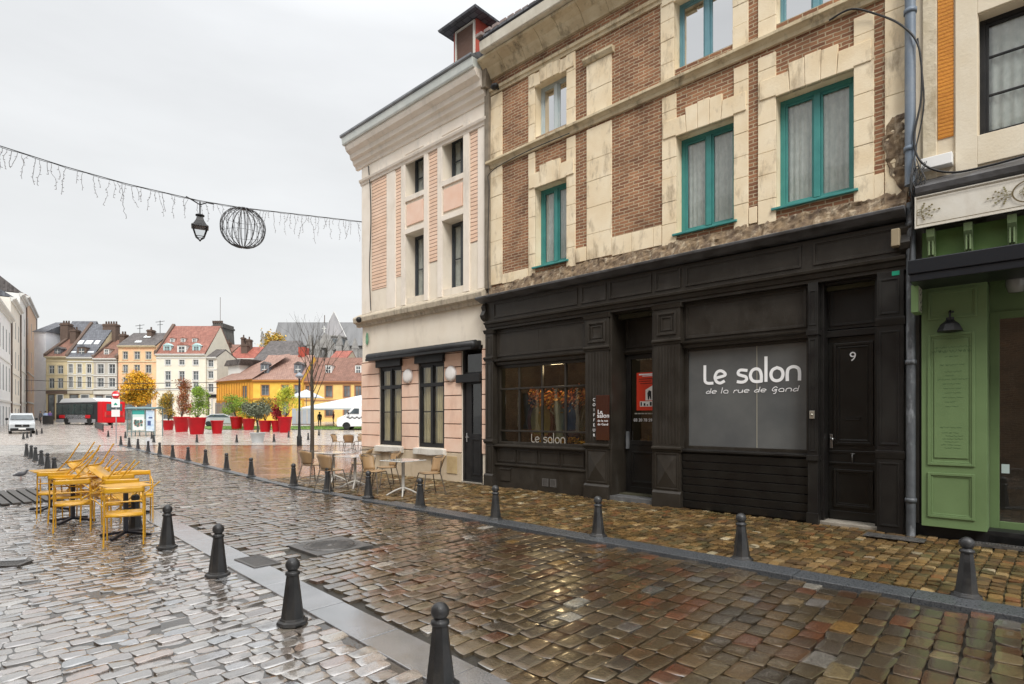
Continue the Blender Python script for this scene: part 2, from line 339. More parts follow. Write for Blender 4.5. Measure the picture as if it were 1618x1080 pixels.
M_strip=mat('wet_gutter_stone',(.13,.135,.14),.05,(.20,.20,.21),3,.12,60,r2=.20,ior=2.1,stain=((.10,.09,.08),2.5,.7),spec=1,coat=.6)
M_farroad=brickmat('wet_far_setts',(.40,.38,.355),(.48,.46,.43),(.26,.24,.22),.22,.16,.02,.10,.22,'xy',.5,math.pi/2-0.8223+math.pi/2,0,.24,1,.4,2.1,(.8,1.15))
M_red=brickmat('wet_red_paving',(.28,.14,.085),(.38,.20,.12),(.16,.09,.06),.2,.14,.012,.06,.2,'xy',.5,.5,0,.18,.9,.4,1.7,(.75,1.2))
M_beige=brickmat('wet_pale_paving',(.40,.35,.31),(.45,.40,.355),(.35,.31,.275),1.2,.8,.01,.16,.01,'xy',.5,.2,0,.28,.8,.2,1.6,(.9,1.1))
M_asphalt=mat('wet_asphalt',(.10,.10,.10),.14,(.16,.155,.15),2,.4,90,r2=.3,ior=1.6,spec=.9)
M_grass=mat('lawn_green',(.09,.17,.03),.8,(.16,.25,.05),8,.6,60)
# ground: one sheet to the horizon, its cells finer near the camera
def ground():
    ys=[-60,-30,-15,-6,0,5,10,20,30,40,50,54,58,62,66,70,72,80,100,150,250,400,700]; xs=[-900,-300,-150,-100,-60,-30,-15,0,15,30,60,150,300,900]
    b=MB(); vs=[(x,y,gz(x,y)-.045) for y in ys for x in xs]; k=len(xs)
    b.add(vs,[(j*k+i,j*k+i+1,(j+1)*k+i+1,(j+1)*k+i) for j in range(len(ys)-1) for i in range(k-1)],0,True)
    struct('ground',b,M_asphalt)
ground()
sheet('road_bedding',lambda s:sL(s)-.02,lambda s:sR(s)+.02,-6,33,-.026,M_bed)
sheet('pavement_bedding',-8,lambda s:sL(s)-.33,-8,33,-.0045,M_bedp,12)
sheet('sidewalk_bedding',6.47,9.75,-8,15.2,-.012,M_beds)
MHC=sum([gp(453.3,864.4),gp(542.4,846.4),gp(588,858),gp(500,881.7)],Vector())/4
MHA=(gp(500,881.7)-gp(453.3,864.4)+gp(588,858)-gp(542.4,846.4)).normalized()
def offcover(n,s):
    d=wp(-s,n)-MHC; a=abs(d.x*MHA.x+d.y*MHA.y); b=abs(-d.x*MHA.y+d.y*MHA.x); return max(a,b)>.47
stones('road',lambda n,s:sL(s)+.05<n<sR(s)-.07 and offcover(n,s),.158,.225,2.2,9.0,-2.5,33,.004,PAL_ROAD,M_sett,seed=3)
stones('pavement',lambda n,s:-.9<n<sL(s)-.36 and n>.1*s-1.2,.138,.19,-1.0,5.0,-.5,33,.0,PAL_PAV,M_settp,bow=.002,gap=.004,seed=4,rnd=.20,tilt=.035,wob=.06)
stones('sidewalk',lambda n,s:6.53<n<9.62 ,.118,.155,6.5,9.7,-2.2,15.0,.012,PAL_SIDE,M_setts,bow=.003,gap=.012,seed=5,rnd=.25,tilt=.045)
def slabs(name,nf0,nf1,s0,s1,ln,z0,z1,m,gap=.006,seed=2):
    rg=random.Random(seed); b=MB(); s=s0
    while s<s1:
        l=ln*rg.uniform(.8,1.2); dz=rg.uniform(-.0025,.0025)
        c=[(nf0(s),s),(nf1(s),s),(nf1(s+l-gap),s+l-gap),(nf0(s+l-gap),s+l-gap)]
        P=[wp(-q[1],q[0]) for q in c]
        b.prism([(p.x,p.y) for p in P][::-1],z0,z1+dz,'z'); s+=l
    o=b.build(name,m,None,.006); o['kind']='structure'; return o
slabs('gutter_strip',lambda s:sL(s)-.34,lambda s:sL(s),-2,30,.9,-.06,.010,M_strip)
slabs('kerb',lambda s:sR(s),lambda s:sR(s)+.32,-6,8.8,1.15,-.06,.030,M_granite,seed=4)
slabs('kerb_flush',lambda s:sR(s)+.05,lambda s:sR(s)+.27,8.8,40,1.0,-.06,.006,M_granite,seed=5)
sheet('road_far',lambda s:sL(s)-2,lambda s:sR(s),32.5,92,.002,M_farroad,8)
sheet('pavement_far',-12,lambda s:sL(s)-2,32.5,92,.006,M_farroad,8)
sheet('plaza_red_paving',lambda s:sR(s)+.26,lambda s:sR(s)+.26+(2+ (s-14)*2.2),15.0,44,-.002,M_red,20,1.0)
def plaza():
    b=MB(); ys=[33,36,40,45,50,54,58,62,66,70,74,80,90,100]; vs=[]
    n=24
    for y in ys:
        xl=-.733/.68*y*.86-.5 if y<60 else -y*.9; xr=20
        for i in range(n+1):
            x=xl+(xr-xl)*i/n; vs.append((x,y,gz(x,y)+.009))
    b.add(vs,[(j*(n+1)+i,j*(n+1)+i+1,(j+1)*(n+1)+i+1,(j+1)*(n+1)+i) for j in range(len(ys)-1) for i in range(n)],0,True)
    struct('plaza_pale_paving',b,M_beige)
plaza()
def lawn():
    b=MB(); pts=[(-32,60),(-8,60),(-8,66),(-36,66)]
    b.quad(*[(x,y,gz(x,y)+.05) for x,y in pts]); o=b.build('lawn',M_grass); tag(o,'strip of green lawn beyond the pale paving beside the white van','lawn',kind='stuff')
    b=MB()
    for _ in range(5000):
        y=random.uniform(60,66); x=random.uniform(-33,-8); z=gz(x,y)+.05; h=random.uniform(.04,.12); a=random.uniform(0,3)
        b.add([(x,y,z),(x+.05*math.cos(a),y+.05*math.sin(a),z),(x+.02,y,z+h)],[(0,1,2)])
    b.build('grass_blades',M_grass,o)
lawn()
# manhole cover in the road, with its ring of studs
def manhole():
    c=[gp(453.3,864.4),gp(542.4,846.4),gp(588,858),gp(500,881.7)]; ctr=sum(c,Vector())/4; ax=(c[3]-c[0]+c[2]-c[1]).to_2d().normalized()
    rz=math.atan2(ax.y,ax.x); t=empty('manhole_cover',(ctr.x,ctr.y,-.007),rz,'square cast iron manhole cover with a round studded lid set in the road setts','manhole cover')
    h=.385; b=MB()
    b.box(-h,h,-h,h,-.03,.016)
    b.build('frame',M_castiron,t,.006)
    b=MB(); b.lathe([(.30,.012),(.30,.021),(.0,.0215)],seg=48)
    for rr in (.32,.27): b.tube([(rr*math.cos(a),rr*math.sin(a),.016) for a in [2*math.pi*i/48 for i in range(48)]],.007,seg=6,closed=True)
    for i in range(-8,9):
        for j in range(-8,9):
            x,y=i*.034,j*.034
            if x*x+y*y<.25**2 and x*x+y*y>.05**2: b.box(x-.011,x+.011,y-.011,y+.011,.02,.026)
            elif .335**2<x*x+y*y and abs(x)<.36: b.box(x-.01,x+.01,y-.01,y+.01,.01,.017)
    b.lathe([(.04,.02),(.035,.028),(0,.028)],seg=16)
    b.build('lid',M_castiron,t)
manhole()
def grate(name,px,py,w,l,label,cat,bars=10,rz=ROTZ,z=.012,m=None):
    p=gp(px,py); t=empty(name,(p.x,p.y,z),rz,label,cat)
    b=MB(); b.box(-w/2,w/2,-l/2,-l/2+.03,-.03,.006).box(-w/2,w/2,l/2-.03,l/2,-.03,.006).box(-w/2,-w/2+.03,-l/2+.03,l/2-.03,-.03,.006).box(w/2-.03,w/2,-l/2+.03,l/2-.03,-.03,.006)
    b.build('frame',m or M_castiron,t)
    b=MB()
    for i in range(bars):
        x=-w/2+.05+(w-.1)*i/(bars-1); b.box(x-.011,x+.011,-l/2+.03,l/2-.03,-.02,.003)
    b.build('bars',m or M_castiron,t)
    b=MB(); b.box(-w/2+.03,w/2-.03,-l/2+.03,l/2-.03,-.028,-.022); b.build('pit',M_black,t); return t
grate('drain_grate',407,888,.55,.30,'small slotted drain grate in the pale gutter strip behind the second nearest bollard','drain grate',14)
grate('drain_grate',8,892,.42,.25,'slotted drain grate among the pale setts at the left edge','drain grate',10,.2)
grate('drain_grate',1588,868,.9,.16,'long ribbed drain grate at the foot of the green shopfront','drain grate',26,ROTZ,.045)
def deck():
    t=empty('tree_grate',(*gp(-30,790).xy,.012),ROTZ,'dark slatted grating in the pale pavement behind the yellow chairs','grating')
    b=MB()
    for i in range(14): b.box(-1.3,1.3,-1.1+i*.16,-1.1+i*.16+.12,0,.03)
    b.build('slats',mat('dark_timber',(.05,.045,.04),.4,(.10,.09,.08),8,.4,60,stretch=(1,6,1),r2=.6),t)
    b=MB(); b.box(-1.32,1.32,-1.13,1.13,-.02,-.006); b.build('pit',M_black,t)
deck()
b=MB(); b.box(-.34,.34,-.13,.13,0,.014); 
for i in range(14): b.box(-.32+i*.046,-.30+i*.046,-.11,.11,.014,.019)
p=gp(1413,853); o=b.build('metal_mat',M_castiron,None,.004,(p.x,p.y,.03),ROTZ); tag(o,'rusty dark metal scraper mat on the sidewalk beside door 9','mat')
# ================================================================== near facades
M_brick=brickmat('old_brown_brick',(.20,.088,.048),(.36,.175,.090),(.48,.38,.25),.215,.064,.010,.9,1.0,dark=(.55,1.3))
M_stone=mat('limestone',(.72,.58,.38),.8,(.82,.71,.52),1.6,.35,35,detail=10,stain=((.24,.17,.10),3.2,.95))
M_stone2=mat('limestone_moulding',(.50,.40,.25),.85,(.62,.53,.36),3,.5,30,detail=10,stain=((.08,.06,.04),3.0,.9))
M_rubble=mat('crumbling_masonry',(.24,.17,.10),.95,(.09,.06,.04),7,1.0,22,detail=12,stain=((.52,.44,.32),8,.8))
M_teal=mat('teal_paint',(.035,.20,.19),.35,(.05,.25,.23),4,.15,60,r2=.5)
M_teal2=mat('blue_teal_paint',(.12,.27,.33),.4,(.15,.32,.37),4,.15,60,r2=.5)
M_brown=mat('brown_black_shop_paint',(.020,.0165,.0125),.34,(.029,.024,.018),2.5,.18,50,r2=.5,spec=.4,stain=((.06,.055,.05),6,.35))
M_bdark=mat('black_shop_paint',(.010,.009,.009),.3,(.014,.013,.011),3,.12,50,r2=.5,spec=.4)
M_slate=brickmat('slate_roof',(.10,.105,.12),(.16,.165,.18),(.04,.04,.045),.25,.18,.012,.45,.8,'obj')
M_lace=mat('lace_curtain',(.93,.94,.90),.9,(.74,.77,.73),14,.3,80,stretch=(1,1,.6))
M_inner=mat('interior_plaster',(.10,.09,.07),.9,(.16,.14,.11),1.5)
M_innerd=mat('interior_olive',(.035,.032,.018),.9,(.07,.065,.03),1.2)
M_cable=mat('cable_black',(.012,.012,.012),.5)
def wall(mb,x0,x1,z0,z1,holes,y=0,rev=.2,m=0,mr=None):
    xs=sorted({x0,x1,*[h[0] for h in holes],*[h[1] for h in holes]}); zs=sorted({z0,z1,*[h[2] for h in holes],*[h[3] for h in holes]})
    xs=[x for x in xs if x0-1e-6<=x<=x1+1e-6]; zs=[z for z in zs if z0-1e-6<=z<=z1+1e-6]
    for a,b_ in zip(xs,xs[1:]):
        for c,d in zip(zs,zs[1:]):
            cx,cz=(a+b_)/2,(c+d)/2
            if any(h[0]<cx<h[1] and h[2]<cz<h[3] for h in holes): continue
            mb.quad((a,y,c),(b_,y,c),(b_,y,d),(a,y,d),m)
    mr=m if mr is None else mr
    for h in holes:
        a,b_,c,d=h[:4]; r=h[4] if len(h)>4 else rev; y1=y+r
        mb.quad((a,y,c),(a,y,d),(a,y1,d),(a,y1,c),mr); mb.quad((b_,y,c),(b_,y1,c),(b_,y1,d),(b_,y,d),mr)
        mb.quad((a,y,d),(b_,y,d),(b_,y1,d),(a,y1,d),mr); mb.quad((a,y,c),(a,y1,c),(b_,y1,c),(b_,y,c),mr)
class Bld:
    def __init__(s,name,x0,label,cat='building'):
        s.x0=x0; s.root=empty(name,wp(x0,DF),ROTZ,label,cat)
    def part(s,name,mb,m,parent=None,bevel=0,label=None):
        mb.shift(-s.x0,0,0); o=mb.build(name,m,parent or s.root,bevel)
        if label: o['label']=label
        return o
def framed(mb,x0,x1,z0,z1,y0,y1,w,m=0,wb=None,wt=None):
    wb=w if wb is None else wb; wt=w if wt is None else wt
    mb.box(x0,x0+w,y0,y1,z0,z1,m).box(x1-w,x1,y0,y1,z0,z1,m).box(x0+w,x1-w,y0+.001,y1,z0,z0+wb,m).box(x0+w,x1-w,y0+.001,y1,z1-wt,z1,m); return mb
def panel(mb,x0,x1,z0,z1,y,w=.035,d=.022,m=0):
    """raised moulding frame on a surface at y (towards the street is -y)"""
    framed(mb,x0,x1,z0,z1,y-d,y+.004,w,m); framed(mb,x0+w,x1-w,z0+w,z1-w,y-d*.45,y+.004,w*.6,m)
def window(B,x0,x1,z0,z1,dep,mf,mg,style='casement',sill=None,curtain=True,fw=.06,rows=(),name='window',label=None,seed=0,cz0=0):
    b=MB(); y0,y1=dep,dep+.06; w=x1-x0; xm=(x0+x1)/2
    framed(b,x0,x1,z0,z1,y0,y1,fw)
    if style=='casement':
        b.box(xm-.045,xm+.045,y0-.018,y1,z0+fw,z1-fw)
        for a,c in ((x0+fw,xm-.045),(xm+.045,x1-fw)):
            framed(b,a,c,z0+fw,z1-fw,y0+.012,y1-.004,.035)
            for r in rows: zz=z0+(z1-z0)*r; b.box(a+.035,c-.035,y0+.02,y1-.01,zz-.014,zz+.014)
    fr=B.part(name,b,mf,None,.004,label)
    g=MB(); g.quad((x0+fw*.6,y0+.035,z0+fw*.6),(x1-fw*.6,y0+.035,z0+fw*.6),(x1-fw*.6,y0+.035,z1-fw*.6),(x0+fw*.6,y0+.035,z1-fw*.6))
    B.part('pane',g,mg,fr)
    if curtain:
        c=MB(); rg=random.Random(seed+int(x0*100)); 
        for a,e in ((x0+fw,xm-.03),(xm+.03,x1-fw)):
            n=26; vs=[];zb=z0+cz0
            for k in range(n+1):
                t=k/n; x=a+(e-a)*t; yy=dep+.075+.014*math.sin(t*34+rg.random()*.5)
                sc=.035*abs(math.sin(t*math.pi*4))
                vs+= [(x,yy,z1-.03),(x,yy+.01,(z0+z1)/2),(x,yy,zb+.09-sc)]
            c.add(vs,[(3*k,3*k+3,3*k+4,3*k+1) for k in range(n)]+[(3*k+1,3*k+4,3*k+5,3*k+2) for k in range(n)],0,True)
        B.part('curtain',c,M_lace,fr)
    if sill:
        s_=MB(); s_.prism([(-sill[0],z0-.055),(-sill[0],z0-.02),(dep,z0+.012),(dep,z0-.055)],x0-sill[1],x1+sill[1],'x'); B.part('sill',s_,sill[2],fr,.004)
    return fr
def blocks(mb,x0,x1,z0,z1,h,y0=-.028,seed=0,g=.006,y1=.02):
    rg=random.Random(seed); z=z0
    while z<z1-.02:
        hh=min(h*rg.uniform(.85,1.15),z1-z); 
        if z1-z-hh<.12: hh=z1-z
        j=rg.uniform(-.004,.004); mb.box(x0,x1,y0+j,y1,z,z+hh-g); z+=hh
    return mb
def blocksx(mb,x0,x1,z0,z1,w,y0=-.028,seed=0,g=.006,y1=.02):
    rg=random.Random(seed); x=x0
    while x<x1-.02:
        ww=min(w*rg.uniform(.8,1.2),x1-x)
        if x1-x-ww<.15: ww=x1-x
        mb.box(x,x+ww-g,y0+rg.uniform(-.004,.004),y1,z0,z1); x+=ww
    return mb
def profile(mb,pts,x0,x1,dz=0,m=0):
    """a moulding: (y,z) outline run from x0 to x1, climbing dz"""
    n=len(pts); vs=[(x0,y,z) for y,z in pts]+[(x1,y,z+dz) for y,z in pts]
    fs=[tuple(range(n)),tuple(range(n,2*n))[::-1]]+[(i,n+i,n+(i+1)%n,(i+1)%n) for i in range(n)]
    mb.add(vs,fs,m); return mb
XS0,XS1=-9.70,-1.36
# ------------------------------------------------------------------ the salon's building
S=Bld('salon_building',XS0,'brown brick and limestone house with teal windows above the dark shopfront of number 9')
lowW=[(-8.24,-7.36,4.99,6.72),(-4.86,-3.81,4.99,6.74),(-3.13,-2.03,5.03,6.80)]
upW=[(-8.24,-7.36,7.86,9.02),(-4.90,-3.83,7.98,9.25),(-3.13,-2.05,7.98,9.25)]
b=MB(); wall(b,XS0,XS1,4.55,10.0,[(*w,.26) for w in lowW+upW],0,mr=1); b.quad((XS1,0,4.55),(XS1,8,4.55),(XS1,8,10),(XS1,0,10)); b.quad((XS0,0,4.55),(XS0,0,10),(XS0,8,10),(XS0,8,4.55))
S.part('brick_wall',b,[M_brick,M_stone])
b=MB(); b.box(XS0+.02,XS1-.02,1.6,1.65,4.5,10); b.box(XS0+.02,XS1-.02,.31,1.6,4.50,4.53); b.box(XS0+.02,XS1-.02,.31,1.6,7.35,7.4)
S.part('interior_wall',b,M_inner)
# limestone dressings
class QB:
    def __call__(s,f,*a,**k):
        b=MB(); f(b,*a,**k); S.part('stone_quoins',b,M_stone,None,.006)
q_=QB()
q_(blocks,-9.69,-9.25,4.78,9.28,.52,seed=1)
for (x0,x1,z0,z1),(l,r),sd in ((lowW[0],(-8.43,-7.13),2),(lowW[1],(-5.14,-3.57),3),(lowW[2],(-3.41,-1.775),4)):
    q_(blocks,l,x0,4.80,7.54,.42,seed=sd); q_(blocks,x1,r,4.80,7.54,.42,seed=sd+9)
q_(blocks,-6.84,-6.24,4.86,7.54,.50,seed=5); q_(blocks,-6.84,-6.24,7.76,8.86,.50,seed=6)
q_(blocks,-1.64,XS1,4.75,10.0,.55,seed=8)
for (x0,x1,z0,z1),(l,r),sd in ((upW[0],(-8.43,-7.13),12),(upW[1],(-5.17,-3.57),13),(upW[2],(-3.41,-1.775),14)):
    q_(blocks,l,x0,7.78,9.3,.40,seed=sd); q_(blocks,x1,r,7.78,9.3,.40,seed=sd+9)
q_(blocksx,-9.24,-8.44,4.76,4.99,.4,seed=3); q_(blocksx,-6.23,-5.15,4.83,5.20,.42,seed=5); q_(blocksx,-7.12,-6.85,4.86,5.15,.3,seed=5)
q_(blocksx,-3.56,-3.42,4.85,5.12,.2,seed=5); q_(blocksx,-1.774,-1.645,4.8,5.15,.2,seed=5)
def lintel(x0,x1,z,h,l,r,arch=0,up=.12):
    b=MB(); n=5; W_=x1-x0
    for k in range(n):
        a,c=x0+W_*k/n,x0+W_*(k+1)/n; fl=.05
        at,ct=a+(k-n/2)*fl/n*1.6,c+(k+1-n/2)*fl/n*1.6
        if k==0: at=l+.03
        if k==n-1: ct=r-.03
        top=h+(up if 1<=k<=3 else 0)+(.02 if k==2 else 0)
        if k==0: P=[(l+.03,z+.02),(a,z+.02),(a,z),(c-.005,z),(ct-.005,z+top),(at,z+top)]
        elif k==n-1: P=[(a,z),(c,z),(c,z+.02),(r-.03,z+.02),(ct,z+top),(at,z+top)]
        else: P=[(a,z+arch*.5),(c-.005,z+arch*.5),(ct-.005,z+top),(at,z+top)]
        b.prism(P,-.05,.03,'y')
    return b
for (w,(l,r)) in zip(lowW,((-8.43,-7.13),(-5.14,-3.57),(-3.41,-1.775))): S.part('window_lintel',lintel(w[0],w[1],w[3],.33,l,r),M_stone,None,.008)
for (w,(l,r)) in zip(upW,((-8.43,-7.13),(-5.17,-3.57),(-3.41,-1.775))): S.part('window_lintel',lintel(w[0],w[1],w[3]-.05,.28,l,r,.06,.04),M_stone,None,.008)
# string course, cap of the pier, upper mouldings, cornice
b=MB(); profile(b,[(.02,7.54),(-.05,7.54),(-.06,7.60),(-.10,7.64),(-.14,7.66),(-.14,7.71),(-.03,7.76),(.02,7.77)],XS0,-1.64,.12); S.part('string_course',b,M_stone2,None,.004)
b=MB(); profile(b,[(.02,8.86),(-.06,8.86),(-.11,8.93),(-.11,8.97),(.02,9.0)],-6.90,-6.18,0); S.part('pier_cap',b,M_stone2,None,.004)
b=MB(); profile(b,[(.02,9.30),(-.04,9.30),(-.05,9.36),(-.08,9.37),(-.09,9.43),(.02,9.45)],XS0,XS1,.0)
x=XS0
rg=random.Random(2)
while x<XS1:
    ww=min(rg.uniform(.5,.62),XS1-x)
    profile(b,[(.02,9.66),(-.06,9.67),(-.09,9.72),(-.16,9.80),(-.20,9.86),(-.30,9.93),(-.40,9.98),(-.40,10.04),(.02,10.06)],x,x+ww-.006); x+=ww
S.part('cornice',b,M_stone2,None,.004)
b=MB(); profile(b,[(.1,10.05),(-.50,10.05),(-.53,10.07),(-.55,10.27),(-.50,10.30),(.1,10.32)],XS0+.22,XS1+.1); S.part('gutter_board',b,mat('cream_board',(.55,.50,.40),.5,(.66,.62,.52),3,.2,30,stain=((.2,.17,.12),4,.6)),None,.006)
b=MB(); b.prism([(-.55,10.28),(-.57,10.31),(-.57,10.36),(5.2,15.6),(5.2,15.3),(.1,10.3)],XS0+.24,XS1+.15,'x'); b.prism([(4.8,15.2),(5.2,15.6),(10.5,10.3),(9.9,10.3)],XS0+.24,XS1+.15,'x')
roof=S.part('roof',b,M_slate)
b=MB()
for k in range(22):
    t=k/21; b.box(XS0+.18,XS0+.38,-.5+5.6*t-.13,-.5+5.6*t+.13,10.34+5.1*t,10.42+5.1*t)
S.part('verge_tiles',b,mat('verge_tile',(.16,.13,.12),.7,(.26,.2,.18),5,.3),roof,.01)
# crumbling band over the shop cornice
def rubble():
    b=MB(); nx,nz=190,9; vs=[]
    for j in range(nz+1):
        for i in range(nx+1):
            x=XS0+.01+(XS1-XS0-.02)*i/nx; t=j/nz; top=4.86+.05*noise.noise(Vector((x*2.3,0,0)))+.06*noise.noise(Vector((x*9,3,0)))-.11*sstep(-8.4,-9.4,x)
            z=4.42+(top-4.42)*t; y=-.19*(1-t)**1.3-.02+.045*noise.noise(Vector((x*7,z*9,1)))+.03*noise.noise(Vector((x*19,z*23,5)))
            if j==nz: y=.01
            vs.append((x,y,z))
    k=nx+1
    b.add(vs,[(j*k+i,j*k+i+1,(j+1)*k+i+1,(j+1)*k+i) for j in range(nz) for i in range(nx)],0,False)
    # the burst patch under the downpipe
    vs=[]; nx,nz=16,26
    for j in range(nz+1):
        for i in range(nx+1):
            z=4.7+1.25*j/nz; wdt=.30*math.sin(math.pi*min(1,.25+.75*(1-j/nz)))*(1+.35*noise.noise(Vector((0,z*6,2)))); x=-1.36-wdt*(1-i/nx)
            vs.append((x,-.04+.035*noise.noise(Vector((x*14,z*13,1)))+(.03 if i==0 or j==nz else 0),z))
    k=nx+1; b.add(vs,[(j*k+i,j*k+i+1,(j+1)*k+i+1,(j+1)*k+i) for j in range(nz) for i in range(nx)],0,False)
    S.part('crumbling_course',b,M_rubble)
rubble()
for i,w in enumerate(lowW): window(S,*w,.19,M_teal,M_glass,sill=(.07,.06,M_teal),fw=.075,seed=i)
for i,w in enumerate(upW): window(S,*w,.19,M_teal2 if w[0]>-7 else mat('pale_window_paint',(.42,.50,.52),.45,(.50,.56,.57),4),glassmat('upper_glass',(.55,.58,.6),1.0,.01,.04,.80),fw=.045,curtain=False)
# ------------------------------------------------------------------ shopfront
def zincedge():
    b=MB(); n=40
    profile(b,[(.0,4.34),(-.20,4.36),(-.30,4.40),(-.36,4.42),(-.37,4.46),(-.34,4.475),(.0,4.50)],XS0-.12,XS1+.0,.055)
    return b
S.part('shop_cornice',zincedge(),mat('weathered_dark_zinc',(.04,.038,.036),.35,(.10,.10,.105),4,.3,30,r2=.6,spec=.7),None,.006)
b=MB(); fas=[(-9.42,-7.0),(-6.90,-6.30),(-6.22,-5.30),(-5.22,-4.72),(-4.62,-2.72),(-2.55,-1.42)]
b.box(-9.66,XS1-.02,-.12,.2,3.88,4.36)
for a,c in fas: panel(b,a,c,3.96,4.31,-.12,.03,.02)
profile(b,[(.1,3.70),(-.10,3.70),(-.10,3.75),(-.13,3.76),(-.15,3.82),(-.19,3.84),(-.20,3.88),(-.12,3.905),(.1,3.91)],-9.70,XS1-.01)
S.part('fascia',b,M_brown,None,.003)
for x in (-9.78,-1.44): b=MB(); b.prism([(-.02,4.34),(-.14,4.34),(-.20,4.26),(-.17,4.17),(-.24,4.05),(-.20,3.97),(-.12,3.92),(-.02,3.92)],x,x+.13,'x'); S.part('corbel',b,M_brown,None,.006)
def pilaster(x0,x1,fl=True,plinth=.26,y=-.11):
    b=MB(); w=x1-x0; xm=(x0+x1)/2
    b.box(x0,x1,y,.12,.0,3.70); b.box(x0-.02,x1+.02,y-.04,.1,.0,plinth); b.prism([(y-.04,plinth),(y,plinth+.04),(.1,plinth+.04),(.1,plinth)],x0-.02,x1+.02,'x')
    for z in (3.02,1.06): profile(b,[(.0,z-.05),(y-.015,z-.05),(y-.02,z-.02),(y-.05,z),(y-.05,z+.03),(y-.01,z+.05),(.0,z+.05)],x0-.03,x1+.03)
    profile(b,[(.0,3.62),(y-.02,3.62),(y-.05,3.69),(y-.06,3.70),(.0,3.702)],x0-.03,x1+.03)
    if w>.4:
        panel(b,x0+.07,x1-.07,3.14,3.55,y,.035,.028); panel(b,x0+.15,x1-.15,3.22,3.47,y-.004,.02,.015)
        n=6
        for k in range(n+1): xx=x0+.07+(w-.14)*k/n; b.box(xx-.012,xx+.012,y-.012,y+.01,1.16,2.93)
        # diamond point
        a,c,d,e=x0+.06,x1-.06,.36,.96; zc=(d+e)/2
        vs=[(a,y,d),(c,y,d),(c,y,e),(a,y,e),(xm,y-.06,zc)]; b.add(vs,[(0,1,4),(1,2,4),(2,3,4),(3,0,4)]); framed(b,x0+.03,x1-.03,.33,.99,y-.015,y+.01,.025)
    else:
        panel(b,x0+.05,x1-.05,3.13,3.56,y,.02,.015); panel(b,x0+.05,x1-.05,1.16,2.93,y,.02,.015); panel(b,x0+.05,x1-.05,.34,.97,y,.02,.015)
    return b
S.part('pilaster',pilaster(-9.72,-9.47),M_brown,None,.003); S.part('pilaster',pilaster(-6.81,-6.25),M_brown,None,.003); S.part('pilaster',pilaster(-5.26,-4.74),M_brown,None,.003)
b=MB(); b.box(-1.72,-1.40,-.12,.12,0,3.70); panel(b,-1.69,-1.45,3.10,3.60,-.12,.02,.012); panel(b,-1.69,-1.45,1.25,2.86,-.12,.02,.012); panel(b,-1.69,-1.45,.10,1.0,-.12,.02,.012)
for z in (3.0,1.12): profile(b,[(.0,z-.06),(-.13,z-.06),(-.15,z+.02),(-.15,z+.05),(.0,z+.06)],-1.74,-1.38)
S.part('pilaster',b,M_bdark,None,.003)
b=MB(); b.box(-2.63,-2.49,-.12,.25,0,3.70); b.box(-2.645,-2.475,-.15,.1,2.9,2.98); b.box(-2.645,-2.475,-.15,.1,.98,1.06); b.box(-2.645,-2.475,-.15,.1,0,.18)
panel(b,-2.61,-2.51,1.12,2.84,-.12,.014,.012); panel(b,-2.61,-2.51,3.05,3.58,-.12,.014,.012); S.part('pilaster',b,M_bdark,None,.003)
# left display window
def multi(x0,x1,z0,z1,dep,cols,rows,mf,mg,fw=.06,t=.025,name='shop_window',parts=S,lab=None):
    b=MB(); framed(b,x0,x1,z0,z1,dep-.02,dep+.07,fw)
    for c in cols: b.box(c-t,c+t,dep,dep+.05,z0+fw,z1-fw)
    for r in rows: b.box(x0+fw,x1-fw,dep-.012,dep+.055,r-t*.9,r+t*.9)
    o=parts.part(name,b,mf,None,.004,lab)
    g=MB(); g.quad((x0+.03,dep+.03,z0+.03),(x1-.03,dep+.03,z0+.03),(x1-.03,dep+.03,z1-.03),(x0+.03,dep+.03,z1-.03)); parts.part('pane',g,mg,o)
    return o
XW=[fx(p,.1) for p in (821,857,894)]
w1=multi(-9.46,-6.82,1.00,2.86,.08,XW,[2.30,1.32],M_brown,M_glassd,.07,.022,lab='wide display window of small panes with a dark frame')
b=MB(); b.box(-9.47,-6.81,0,.16,2.94,3.70); panel(b,-9.42,-6.87,3.06,3.64,0,.03,.02); b.box(-8.17,-8.15,-.004,.01,3.1,3.6)
profile(b,[(.1,2.86),(-.02,2.86),(-.03,2.92),(-.09,2.95),(-.10,2.99),(.1,3.02)],-9.47,-6.81); S.part('head_panel',b,M_brown,None,.003)
b=MB(); profile(b,[(.1,.93),(-.06,.93),(-.10,.96),(-.10,.99),(.1,1.01)],-9.47,-6.81); b.box(-9.47,-6.81,0,.16,.5,.93)
for k in range(4): a=-9.40+.635*k; panel(b,a,a+.58,.60,.89,0,.025,.018)
profile(b,[(.1,.49),(-.03,.49),(-.06,.52),(-.06,.55),(.1,.57)],-9.47,-6.81); b.box(-9.47,-6.81,-.025,.16,0,.49)
S.part('stall_riser',b,M_brown,None,.003)
b=MB(); b.box(-9.28,-8.98,-.05,-.02,.16,.44); b.box(-9.30,-8.96,-.065,-.02,.42,.45); S.part('hatch',b,M_brown,None,.004)
for a in (-8.02,-7.80):
    b=MB(); framed(b,a,a+.17,.13,.30,-.035,-.02,.015)
    for k in range(7): b.box(a+.015,a+.155,-.036,-.02,.148+k*.02,.156+k*.02)
    b.box(a+.01,a+.16,-.028,-.02,.14,.29); S.part('vent_grille',b,mat('grey_vent',(.10,.095,.09),.5))
